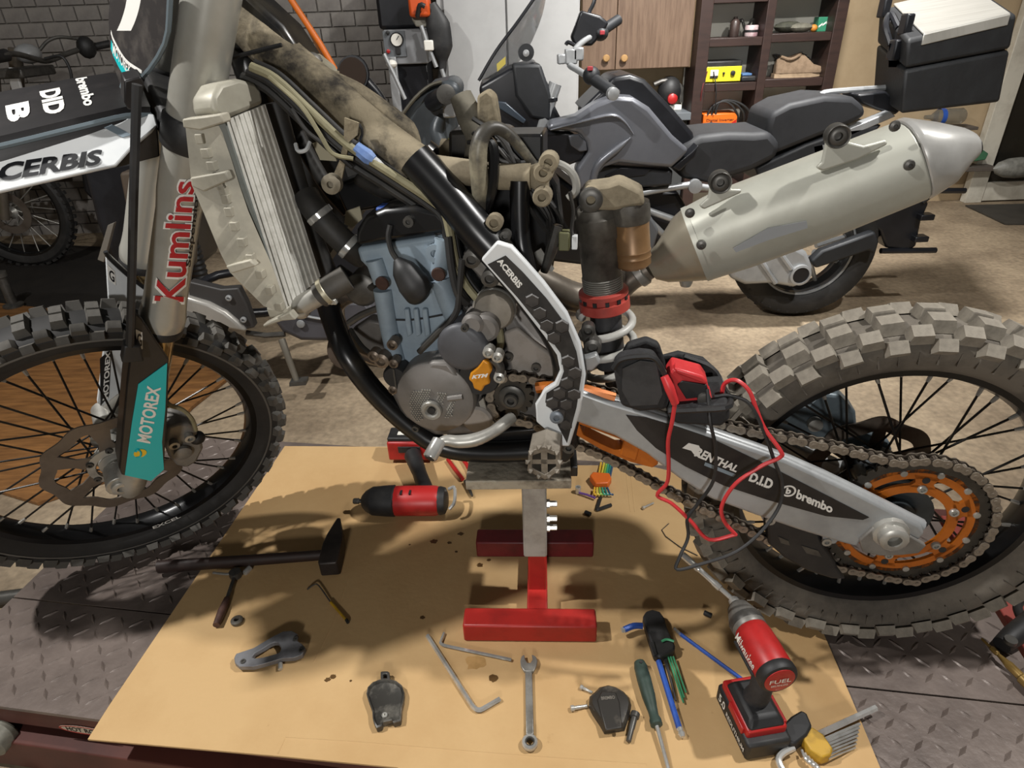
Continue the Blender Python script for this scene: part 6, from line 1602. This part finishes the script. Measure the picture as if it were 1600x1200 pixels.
part('hose_tip', B().tube(t3([(700, 236, .14), (708, 228, .14)]), .008, 8), mat('tip_red', '#b8473f', .5), gm)
slab3('main_fairing', [(400, 235), (470, 215), (560, 205), (640, 215), (690, 245), (700, 330), (640, 420), (560, 470), (470, 470), (420, 440), (380, 350)], .06, -.2, M_gsblk, .02)
slab3('belly_cover', [(425, 500), (470, 478), (520, 470), (570, 468), (600, 500), (598, 528), (540, 535), (470, 534), (440, 520)], .16, -.1, mat('belly_grey', '#56555a', .4, .35, '#48474b', 8), .02)
part('belly_line', B().tube(t3([(470, 492, .17), (500, 498, .17), (540, 500, .17)]), .005, 6, 3), M_gssil, gm)
part('belly_bolt', B().lathe([(.016, 0), (.014, .006), (.006, .008)], ony(470, 506, TY - .168), FR, 14), M_gssil, gm)
slab3('leg_guard', [(295, 440), (345, 452), (372, 450), (385, 475), (398, 512), (380, 516), (360, 500), (330, 485), (295, 475)], .18, .14, mat('guard_dark', '#3c3a39', .5, .3), .006)
slab3('exhaust_shield', [(285, 462), (325, 474), (352, 488), (372, 505), (385, 520), (350, 515), (310, 508), (280, 498)], .20, .10, mat('shield_silver', '#a3a09a', .35, .6, '#8c8983', 8), .014)
for x, y in ((358, 465), (381, 499)): part('guard_bolt', B().lathe([(.011, 0), (.011, .008), (.006, .01), (.005, .003)], ony(x, y, TY - .185), FR, 14), M_gssil, gm)
part('foot_rail', B().tube(t3([(385, 520, .15), (415, 524, .15), (445, 522, .15)]), .011, 8), M_dsteel, gm)
part('engine_disc', B().lathe([(.085, -.03), (.09, 0), (.08, .006)], ony(548, 545, TY - .10), V((.35, -1, .1)), 28), mat('disc_brown', '#5c5148', .45, .3, '#494038', 8), gm)
sst = part('side_stand', B().tube(t3([(440, 530, .18), (448, 552, .2), (464, 596, .22)]), [.014, .013, .011], 10, 2), mat('stand_dusty', '#6f6a60', .5, .4), gm)
part('stand_foot', B().prism(t3([(452, 598, .24), (478, 596, .24), (478, 602, .24), (452, 604, .24)]), -FR * .04), M_dsteel, sst)
part('shock_gaiter', B().lathe([(.03, -.09), (.034, -.08), (.03, -.07), (.034, -.06), (.03, -.05), (.034, -.04), (.03, -.03), (.034, -.02), (.03, -.01), (.034, 0), (.03, .01), (.034, .02), (.03, .03), (.034, .04), (.03, .05), (.034, .06), (.03, .07)], ony(306, 410, TY + .1), Z, 18), M_tblk, gm)
slab3('rear_panel', [(185, 270), (245, 262), (300, 300), (300, 420), (220, 400), (200, 345)], .0, -.06, mat('panel_brown', '#4a4036', .5, 0, '#2e2823', 8), .012)
slab3('plate_holder', [(152, 406), (168, 352), (178, 348), (162, 410)], .05, .03, mat('holder_grey', '#6f6a62', .5, .2), .002)
slab3('tail_shade_mass', [(128, 262), (200, 250), (262, 262), (300, 300), (310, 420), (250, 440), (180, 425), (150, 350)], -.08, -.3, M_gsblk, .02)  # black mass added to darken the shaded area at the left
part('lower_frame', B().tube(t3([(330, 478, .14), (390, 490, .08), (460, 480, .0), (540, 470, -.02)]), .018, 10, 3), M_gsblk, gm)
part('lower_frame', B().tube(t3([(300, 455, .14), (340, 430, .02), (420, 420, -.05)]), .016, 10, 3), M_gsblk, gm)
TW2 = V((-.30, TY + .05, .13))
part('front_tire', B().lathe([(.22, .05), (.25, .06), (.285, .055), (.305, 0), (.285, -.055), (.25, -.06), (.22, -.05)], TW2, FR, 40, Z, close=True), M_rub, gm)

# ================================================================ second dirt bike, far left
BY = 3.95
def b2(pts, v=0.0): return [ony(p[0], p[1], BY - (p[2] if len(p) > 2 else v)) for p in pts]
fb = thing('far_dirt_bike', 'dark dirt bike with yellow plastics standing in the shade at the far left', 'motorcycle', (-3.1, BY, LIFT))
WB = V((-2.98, BY, .162))
ft_ = part('front_tire', B().lathe([(.27, .02), (.29, .034), (.315, .036), (.332, .02), (.335, 0), (.332, -.02), (.315, -.036), (.29, -.034), (.27, -.02)], WB, FR, 48, Z, close=True), M_rub, fb)
b = B()
for i in range(44):
    t = 2 * PI * i / 44
    r_ = V((math.cos(t), 0, math.sin(t)))
    for h_ in (-.022, .022): b.box(WB + r_ * .336 + FR * h_, (.022, .02, .014), (FR.cross(r_), FR, r_))
part('tread_knobs', b, M_rub, ft_, kind='stuff')
part('front_rim', B().lathe([(.276, .024), (.264, .02), (.262, -.02), (.276, -.024), (.256, 0)], WB, FR, 48, Z, close=True), M_rim, fb)
part('hub', B().lathe([(.02, -.05), (.04, -.03), (.03, 0), (.04, .03), (.02, .05)], WB, FR, 18), M_alu, fb)
for i in range(18):
    t = 2 * PI * i / 18
    r_ = V((math.cos(t), 0, math.sin(t)))
    r2 = V((math.cos(t + .7), 0, math.sin(t + .7)))
    part('spoke', B().tube([WB + r2 * .035 + FR * (.03 if i % 2 else -.03), WB + r_ * .262], .003, 5), M_alu, fb)
part('brake_disc', B().lathe([(.08, .045), (.125, .045), (.125, .05), (.08, .05)], WB, FR, 28, close=True), M_disc, fb)
M_forkb = mat('fork_bronze', '#6f675c', .35, .6, '#5b5349', 8)
for v_ in (.1, -.1):
    part('fork_tube', B().tube([WB + FR * v_ + V((.0, 0, -.02)), WB + FR * v_ + V((.16, 0, .46))], .025, 12), M_forkb, fb)
    part('fork_outer', B().tube([WB + FR * v_ + V((.14, 0, .40)), WB + FR * v_ + V((.30, 0, .86))], .034, 14), M_forkb, fb)
part('fork_guard', B().tube([WB + FR * .14 + V((-.01, 0, .02)), WB + FR * .14 + V((.1, 0, .36))], .022, 8, flat=.4), mat('bike_yellow', '#a9a62a', .5, 0, '#8f8c22', 10), fb)
part('triple_clamp', B().box(ony(42, 112, BY), (.14, .30, .05), XZ), M_dsteel, fb, .01)
part('handlebar', B().tube(b2([(-20, 92, .35), (20, 84, .2), (55, 92, .05), (75, 95, -.05), (110, 82, -.2), (150, 70, -.35)]), .014, 10, 4), M_dsteel, fb)
part('grip', B().tube(b2([(135, 76, -.3), (172, 68, -.4)]), .02, 10), M_tblk, fb)
part('grip', B().tube(b2([(-25, 92, .36), (10, 86, .22)]), .03, 12), M_tblk, fb)
part('lever_perch', B().ell(ony(135, 74, BY + .28), (.05, .05, .06), None, 12, 7), M_tblk, fb)
part('brake_lever', B().tube(b2([(62, 78, -.1), (75, 64, -.15), (95, 58, -.2), (130, 62, -.28)]), .009, 8, 4), M_dsteel, fb)
part('bar_pad', B().ell(ony(44, 84, BY), (.06, .08, .05), None, 12, 7), M_gssil, fb)
part('front_plate', B().prism(b2([(12, 105), (25, 108), (38, 158), (24, 160), (14, 130)], .12), -FR * .02), M_plw, fb, .006)
part('clutch_cable', B().tube(b2([(70, 92, .0), (95, 88, .0), (108, 105, .0), (112, 128, .0), (105, 150, .0)]), .008, 8, 4), M_tblk, fb)
part('front_fender', B().sheet([[WB + V((x_, -.07, .42 + z_)), WB + V((x_, 0, .44 + z_)), WB + V((x_, .07, .42 + z_))] for x_, z_ in ((-.35, -.06), (-.15, .0), (.1, .01), (.25, -.03))], .006), MATS['bike_yellow'], fb)
part('tank_shroud', B().prism(b2([(70, 140), (105, 132), (170, 150), (190, 190), (140, 230), (90, 200)], .1), -FR * .2), M_gsblk, fb, .015)
part('shroud_tip', B().prism(b2([(84, 138), (95, 135), (108, 140), (100, 146), (88, 146)], .16), -FR * .05), MATS['bike_yellow'], fb, .006)
part('frame_and_engine', B().prism(b2([(110, 190), (200, 180), (260, 220), (260, 330), (180, 350), (130, 300)], .1), -FR * .2), M_gsblk, fb, .02)
part('rear_tire', B().lathe([(.24, .04), (.28, .055), (.32, .03), (.325, 0), (.32, -.03), (.28, -.055), (.24, -.04)], WB + V((1.45, 0, -.01)), FR, 40, Z, close=True), M_rub, fb)
part('jack_stand', B().lathe([(.05, 0), (.05, .01), (.025, .02), (.022, .16), (.032, .165), (.032, .19), (.02, .192)], onz(22, 478, LIFT + .0145), Z, 16), M_dsteel, label='short dark steel jack standing at the left near the brown sheet', cat='jack')
part('steel_pipe', B().tube([onz(-40, 940, LIFT + .02), onz(75, 925, LIFT + .02)], .018, 14), M_dsteel, label='grey steel pipe on the floor at the left end of the lift', cat='pipe')

# ================================================================ cabinets, shelf, machine
def fbox(name, px0, px1, Y, depth, z0, z1, m, parent=None, bev=.004, **kw):
    return part(name, B().box(((px0 + px1) / 2, Y + depth / 2, (z0 + z1) / 2), (px1 - px0, depth, z1 - z0)), m, parent, bev, **kw)
M_cab = mat('cabinet_white', '#a2a2a1', .5, 0, '#989897', 3)
x0, x1 = -.34, .455
cab = thing('metal_cabinet', 'tall pale grey metal cabinet with narrow doors against the back wall', 'cabinet', ((x0 + x1) / 2, 4.3, LIFT))
fbox('body', x0, x1, 4.12, .44, LIFT, 1.75, M_cab, cab)
for a_, c_ in ((x0 + .04, ony(790, 40, 4.1).x), (ony(793, 40, 4.1).x, x1 - .012)):
    dr_ = fbox('door', a_, c_, 4.1, .02, LIFT + .06, 1.72, M_cab, cab, .003)
    part('lock', B().box((a_ + .025, 4.096, .79), (.022, .012, .03)), M_dsteel, dr_, .003)
M_wcab = mat('walnut_veneer', '#6f5a49', .5, 0, '#5a4637', 5, .4, .65, .05, 60, stretch=(14, 14, 1))
wc = thing('wall_cabinet', 'brown wood veneer wall cabinet with two knobbed doors', 'cabinet', (.82, 4.45, .79))
wx0, wx1 = .487, 1.165
fbox('body', wx0, wx1, 4.32, .32, .785, 1.5, mat('cabinet_edge', '#8a7456', .6), wc)
sx_ = ony(963, 60, 4.3).x
for (a_, c_), kx in zip(((wx0 + .003, sx_ - .002), (sx_ + .002, wx1 - .02)), (947, 975)):
    d_ = fbox('door', a_, c_, 4.30, .02, .79, 1.5, M_wcab, wc, .002)
    kp = ony(kx, 91, 4.29)
    part('knob', B().lathe([(.008, 0), (.008, .012), (.019, .014), (.021, .022), (.016, .028), (.0001, .029)], (kp.x, 4.30, kp.z), FR, 20), mat('knob_wood', '#a07d50', .5, 0, '#8a6940', 20), d_)
wbch = thing('work_bench', 'low grey bench under the wall cabinet', 'bench', (.8, 4.4, LIFT))
fbox('top', .46, 1.16, 4.2, .44, .50, .545, mat('bench_grey', '#5d6266', .6), wbch)
fbox('cupboard', .47, 1.15, 4.24, .38, LIFT, .50, mat('bench_dark', '#3a3c3c', .6), wbch)
hv = thing('vacuum_tool', 'black power tool with a red hub under the wall cabinet', 'power tool', ony(1045, 165, 4.35))
part('body', B().ell(ony(1046, 142, 4.36), (.075, .07, .085), None, 16, 9), M_tblk, hv)
part('hub', B().lathe([(.03, 0), (.03, .02), (.012, .03)], ony(1050, 154, 4.29), FR, 16), M_tred, hv)
part('grip', B().tube([ony(1022, 132, 4.34), ony(1040, 126, 4.34), ony(1062, 134, 4.34), ony(1064, 160, 4.34)], .014, 8, 4), M_dsteel, hv)
part('base', B().box(ony(1050, 167, 4.36), (.1, .09, .03)), M_white, hv, .004)
# shelf
M_shelf = mat('shelf_dark', '#33231e', .5, 0, '#261a17', 6, stretch=(1, 1, 6))
SY = 4.2
shf = thing('shelving_unit', 'dark brown open shelving unit with white back panels', 'shelf', (1.58, SY + .17, LIFT))
M_back = mat('shelf_back', '#cfccc0', .6)
part('back_panel', B().box((1.58, SY + .236, .6), (.86, .012, 1.56)), M_back, shf)
for a_, c_ in ((1.155, 1.225), (1.535, 1.585), (1.935, 2.0)): fbox('post', a_, c_, SY, .23, LIFT, 1.4, M_shelf, shf, .003)
zsh = (1.16, .94, .70, .42, .10)
for z_ in zsh:
    fbox('shelf_board', 1.225, 1.535, SY + .008, .222, z_ - .045, z_, M_shelf, shf, .003)
    fbox('shelf_board', 1.585, 1.935, SY + .008, .222, z_ - .045 + (.012 if z_ > .5 else -.06), z_ + (.012 if z_ > .5 else -.06), M_shelf, shf, .003)
def onshelf(px, py, z_, dy=.07): return ony(px, py, SY + dy), z_
# yellow charger
zc_ = .70
ch = thing('battery_charger', 'yellow and black battery charger on the middle shelf', 'charger', V((1.34, SY + .1, zc_)))
ca, cb_ = ony(1103, 100, SY + .05).x, ony(1160, 100, SY + .05).x
fbox('case', ca, cb_, SY + .05, .14, zc_ + .001, zc_ + .118, M_tblk, ch, .008)
fp = fbox('face', ca + .002, cb_ - .002, SY + .043, .01, zc_ + .005, zc_ + .088, mat('charger_yellow', '#c9bd2a', .45), ch, .003)
fbox('meter', ca + .03, ca + .078, SY + .038, .006, zc_ + .03, zc_ + .072, M_white, fp, .002)
fbox('meter_base', ca + .03, ca + .078, SY + .037, .006, zc_ + .028, zc_ + .04, M_tblk, fp, .001)
for xx, r in ((ca + .11, .006), (ca + .165, .013)): part('knob', B().lathe([(r, 0), (r, .012), (r * .6, .014)], (xx, SY + .043, zc_ + .052), FR, 16), M_tblk, fp)
# orange inverter
zi = .42
iv = thing('inverter_welder', 'orange inverter box with black cables on the lower shelf', 'inverter', V((1.33, SY + .1, zi)))
ia, ib = ony(1092, 195, SY + .03).x + .03, ony(1150, 195, SY + .03).x + .01
fbox('cardboard_pad', ia - .02, ib + .05, SY + .015, .2, zi, zi + .014, M_card, iv, .001)
cs_ = fbox('case', ia, ib, SY + .05, .16, zi + .015, zi + .105, mat('inverter_orange', '#d9661a', .45), iv, .006)
lettering('case_lettering', 'Digital Inverter', quad((ia + .02, SY + .0495, zi + .055), (ib - .02, SY + .0495, zi + .055), (ib - .02, SY + .0495, zi + .076), (ia + .02, SY + .0495, zi + .076)), M_letb, cs_, .01)
part('red_flash', B().prism([V((ib - .05, SY + .0498, zi + .018)), V((ib - .005, SY + .0498, zi + .05)), V((ib - .005, SY + .0498, zi + .07)), V((ib - .075, SY + .0498, zi + .018))], FR * .001), M_tred, cs_)
for k in range(3): part('cable', B().tube([V((ia + .01 + .03 * k, SY + .06, zi + .06)), V((ia + .05 + .02 * k, SY + .05, zi + .15 + .01 * k)), V((ia + .13 + .03 * k, SY + .05, zi + .17)), V((ia + .2 + .04 * k, SY + .05, zi + .11)), V((ia + .24 + .03 * k, SY + .08, zi + .02))], .007, 8, 5), M_tblk, iv)
for k, px_ in enumerate((1105, 1115)): part('hanging_lead', B().tube([ony(px_, 112, SY + .04), ony(px_ - 8 + 12 * k, 140, SY - .01), ony(px_ - 12 + 14 * k, 172, SY + .02)], .0035, 6, 4), mat('lead_dark_red', '#5c2222', .5) if k == 0 else M_tblk, iv)
# shoe
zb = .712
sh = thing('work_shoe', 'dusty tan work shoe on the right middle shelf', 'shoe', V((1.76, SY + .1, zb)))
sxa, sxb = ony(1210, 110, SY + .1).x, ony(1285, 110, SY + .1).x
sl2 = sxb - sxa
M_shoe = mat('shoe_tan', '#85705a', .85, 0, '#6b5844', 25, .4, .7, .5, 80)
def ssec(t, w_, z0_, z1_, in_=.7):
    x_ = sxa + sl2 * t
    return [V((x_, SY + .1 - w_, z0_)), V((x_, SY + .1 + w_, z0_)), V((x_, SY + .1 + w_ * .95, (z0_ + z1_) / 2)), V((x_, SY + .1 + w_ * in_, z1_)), V((x_, SY + .1 - w_ * in_, z1_)), V((x_, SY + .1 - w_ * .95, (z0_ + z1_) / 2))]
part('upper', B().loft([ssec(0, .025, zb + .02, zb + .10), ssec(.1, .038, zb + .02, zb + .115), ssec(.3, .042, zb + .02, zb + .10), ssec(.45, .044, zb + .02, zb + .13, .5), ssec(.55, .046, zb + .02, zb + .12, .5), ssec(.75, .05, zb + .02, zb + .07), ssec(.93, .042, zb + .02, zb + .055), ssec(1, .02, zb + .022, zb + .04)]), M_shoe, sh, .006)
part('sole', B().loft([ssec(-.02, .028, zb, zb + .022, .95), ssec(.2, .042, zb, zb + .022, .95), ssec(.7, .052, zb, zb + .022, .95), ssec(1.01, .025, zb + .004, zb + .022, .95)]), mat('sole_tan', '#9a846a', .8, 0, '#7d6a53', 30), sh)
part('collar', B().tube([V((sxa + sl2 * .06, SY + .075, zb + .115)), V((sxa + sl2 * .25, SY + .06, zb + .1)), V((sxa + sl2 * .45, SY + .075, zb + .125)), V((sxa + sl2 * .25, SY + .13, zb + .1)), V((sxa + sl2 * .06, SY + .12, zb + .115))], .009, 8, 3), M_shoe, sh)
part('laces', B().tube([V((sxa + sl2 * (.48 + .05 * k), SY + .1 + (.025 if k % 2 else -.025), zb + .135 - .009 * k)) for k in range(6)], .004, 6, 2), M_tblk, sh)
part('heel_loop', B().tube([V((sxa + .01, SY + .1, zb + .10)), V((sxa - .015, SY + .1, zb + .125)), V((sxa + .02, SY + .1, zb + .12))], .006, 6, 3), M_tblk, sh)
# small shelf things
zu = .952
gx = ony(1288, 30, SY + .12).x
gb_ = fbox('small_box', gx - .04, gx + .042, SY + .1, .07, zu, zu + .075, mat('box_green', '#2f7a5c', .5), None, .002, label='small green box with white stripes on the top right shelf', cat='box')
for k in range(3): part('stripe', B().prism([V((gx - .035 + k * .022, SY + .0995, zu + .02 + k * .008)), V((gx - .015 + k * .022, SY + .0995, zu + .035 + k * .008)), V((gx - .015 + k * .022, SY + .0995, zu + .045 + k * .008)), V((gx - .035 + k * .022, SY + .0995, zu + .03 + k * .008))], FR * .001), M_white, gb_)
rg = thing('work_gloves', 'crumpled dark work gloves on the top right shelf', 'gloves', V((1.74, SY + .12, zu)))
part('glove', B().ell((1.72, SY + .12, zu + .03), (.09, .05, .03), None, 14, 7), mat('glove_green', '#3a3a2e', .8, 0, '#25261f', 20, bump=.6, bsc=60), rg)
part('glove', B().ell((1.78, SY + .08, zu + .025), (.07, .04, .025), None, 14, 7), mat('glove_grey', '#6a675a', .8, 0, '#4c4a40', 20, bump=.6, bsc=60), rg)
part('orange_cuff', B().ell((1.85, SY + .07, zu + .02), (.022, .02, .02), None, 12, 7), mat('cuff_orange', '#b7772a', .6), rg)
zv = .94
cnx = ony(1175, 40, SY + .1).x
cn = thing('paint_tin', 'small pink and white tin on the top left shelf', 'tin', V((cnx, SY + .1, zv)))
part('can', B().lathe([(.036, 0), (.038, .004), (.038, .055), (.036, .058)], (cnx, SY + .1, zv + .0005), Z, 24), mat('tin_white', '#b9a8a8', .4, 0, '#8f5f68', 20), cn)
part('band', B().lathe([(.0385, .022), (.039, .023), (.039, .034), (.0385, .035)], (cnx, SY + .1, zv), Z, 24, close=True), M_tblk, cn)
bx_ = ony(1149, 35, SY + .1).x
part('spray_bottle', B().lathe([(.026, 0), (.028, .004), (.028, .075), (.018, .09), (.01, .095), (.01, .105)], (bx_, SY + .1, zv + .0005), Z, 18), mat('bottle_brown', '#3c302c', .4, 0, '#2a211e', 15), label='dark brown bottle standing beside the pink tin', cat='bottle')
part('chain_coil', B().tube([V((cnx - .06 + .02 * k, SY + .16 + .02 * (k % 2), zv + .06 + .03 * math.sin(k * 1.9))) for k in range(9)], .008, 6, 4), M_dsteel, label='tangle of dark chain lying behind the pink tin', cat='chain')
px2 = ony(1170, 108, SY + .08).x
pd = thing('folded_pouch', 'flat dark pouch with a blue patch beside the yellow charger', 'pouch', V((px2, SY + .1, .70)))
part('body', B().box((px2, SY + .1, .716), (.10, .12, .03)), M_tblk, pd, .008)
part('blue_patch', B().box((px2 - .012, SY + .1, .738), (.06, .08, .014)), mat('patch_blue', '#4a6b94', .5), pd, .004)
# grey machine with gauge
MY = 3.95
mx0, mx1 = ony(600, 60, MY).x, ony(666, 60, MY).x
mc = thing('compressor_unit', 'grey machine with a round gauge on its control panel', 'machine', V(((mx0 + mx1) / 2, MY + .2, LIFT)))
zt_ = ony(620, 46, MY).z
zm = ony(620, 101, MY).z
fbox('upper_housing', mx0, mx1, MY, .35, zm, zt_, mat('machine_grey', '#7d7e80', .5, .1), mc, .006)
fbox('lower_housing', mx0 + .02, mx1 - .01, MY + .03, .30, LIFT + .05, zm, M_gsblk, mc, .006)
pn = fbox('control_panel', mx0 - .004, ony(633, 60, MY).x, MY - .008, .01, ony(620, 89, MY).z, zt_ - .006, mat('panel_grey', '#5d6063', .5), mc, .002)
gc = ony(620, 62, MY - .01)
part('gauge', B().lathe([(.0001, 0), (.036, 0), (.036, .008), (.032, .012), (.03, .009), (.0001, .009)], gc, FR, 28), M_tblk, pn)
part('gauge_face', B().lathe([(.0001, .0095), (.030, .0095), (.030, .0105), (.0001, .0105)], gc, FR, 28), M_white, pn)
part('gauge_needle', B().tube([gc + FR * .0125, gc + FR * .0125 + V((.014, 0, .018))], .0018, 6), M_letb, pn)
for x, y, m, r in ((606, 51, M_tblk, .010), (607, 80, M_tred, .010)): part('knob', B().lathe([(r, 0), (r, .012), (r * .6, .014)], ony(x, y, MY - .008), FR, 14), m, pn)
part('switch', B().box(ony(622, 79, MY - .012), (.026, .012, .036)), M_tblk, pn, .002)
fbox('leg', mx0 + .01, mx0 + .055, MY - .03, .04, LIFT, zm + .04, M_gssil, mc, .003)
part('wheel_knob', B().ell(ony(612, 100, MY - .06), (.03, .03, .022), None, 12, 7), M_white, mc)
for pts in (((600, 84), (615, 115), (633, 155)), ((658, 40), (668, 70), (682, 105)), ((690, 108), (700, 140))):
    part('steel_lance', B().tube([ony(x, y, MY - .08) for x, y in pts], .011, 8), M_gssil, mc)
part('lance_collar', B().box(ony(670, 71, MY - .085), (.05, .03, .05)), M_white, mc, .006)
fbox('dark_hood', mx0 - .03, mx1 - .01, MY + .05, .32, zt_, zt_ + .32, M_gsblk, mc, .02)
saw = thing('chainsaw', 'orange chainsaw with a black bar cover on top of the grey machine', 'chainsaw', ony(656, 46, MY + .0))
part('body', B().box(ony(656, 8, MY - .04), (.11, .1, .11)), mat('saw_orange', '#c9501c', .45), saw, .015)
part('housing', B().prism([ony(x, y, MY - .05) for x, y in ((645, 16), (668, 14), (668, 42), (650, 42), (643, 30))], -FR * .07), mat('saw_grey', '#8a877c', .5, .2), saw, .006)
part('handle', B().tube([ony(652, 26, MY - .1), ony(656, 8, MY - .12), ony(664, 10, MY - .12)], .012, 8, 3), M_tblk, saw)
part('bar_cover', B().tube([ony(672, 6, MY - .06), ony(684, 40, MY - .06), ony(690, 74, MY - .06), ony(692, 96, MY - .06), ony(690, 125, MY - .06)], [.03, .065, .06, .022, .02], 12, 5, flat=.45, fdir=(1, 0, 0)), M_tblk, saw)
# orange pole
op = thing('orange_pole', 'long orange pole leaning behind the dirt bike frame', 'pole', ony(548, 150, 3.3))
part('shaft', B().tube([ony(446, -14, 3.3), ony(500, 68, 3.3), ony(552, 158, 3.3), V((ony(552, 158, 3.3).x + .35, 3.3, LIFT + .01))], .014, 10), mat('pole_orange', '#cf6a1c', .4), op)
part('cord', B().tube([ony(452, -10, 3.32), ony(492, 66, 3.32), ony(530, 142, 3.32)], .006, 8, 3), mat('cord_brown', '#7a4d26', .6), op)
# bottle and green brush by the beige wall
pbz = LIFT
pt = thing('plastic_bottle', 'clear plastic bottle with a blue band lying on a shelf behind the case', 'bottle', ony(1490, 198, 4.5))
part('bottle', B().lathe([(.012, -.14), (.014, -.10), (.045, -.06), (.05, 0), (.05, .10), (.04, .115), (.0001, .11)], ony(1478, 182, 4.5), V((1, 0, 0)), 20), mat('clear_plastic', '#8d8a80', .15, 0, trans=.6, alpha=.7), pt)
part('band', B().lathe([(.0505, -.05), (.052, -.05), (.052, -.02), (.0505, -.02)], ony(1478, 182, 4.5), V((1, 0, 0)), 20, close=True), M_blue, pt)
ws_ = thing('wall_shelf', 'small pale wall shelf beside the white door frame', 'shelf', ony(1525, 258, 4.55))
part('board', B().box(ony(1505, 262, 4.55), (.36, .14, .03)), M_plank, ws_, .003)
part('bottle_board', B().box(ony(1470, 200, 4.56), (.42, .14, .02)), M_plank, ws_, .003)
br2 = thing('hand_brush', 'green dustpan brush on the small shelf by the door', 'brush', ony(1530, 250, 4.5))
part('head', B().prism([ony(x, y, 4.5) for x, y in ((1508, 232), (1530, 230), (1545, 240), (1540, 250), (1512, 254))], -FR * .06), mat('brush_green', '#3f6b4f', .5), br2, .006)
part('bristles', B().prism([ony(x, y, 4.49) for x, y in ((1505, 250), (1520, 248), (1518, 258), (1506, 258))], -FR * .05), M_tblk, br2, .003)
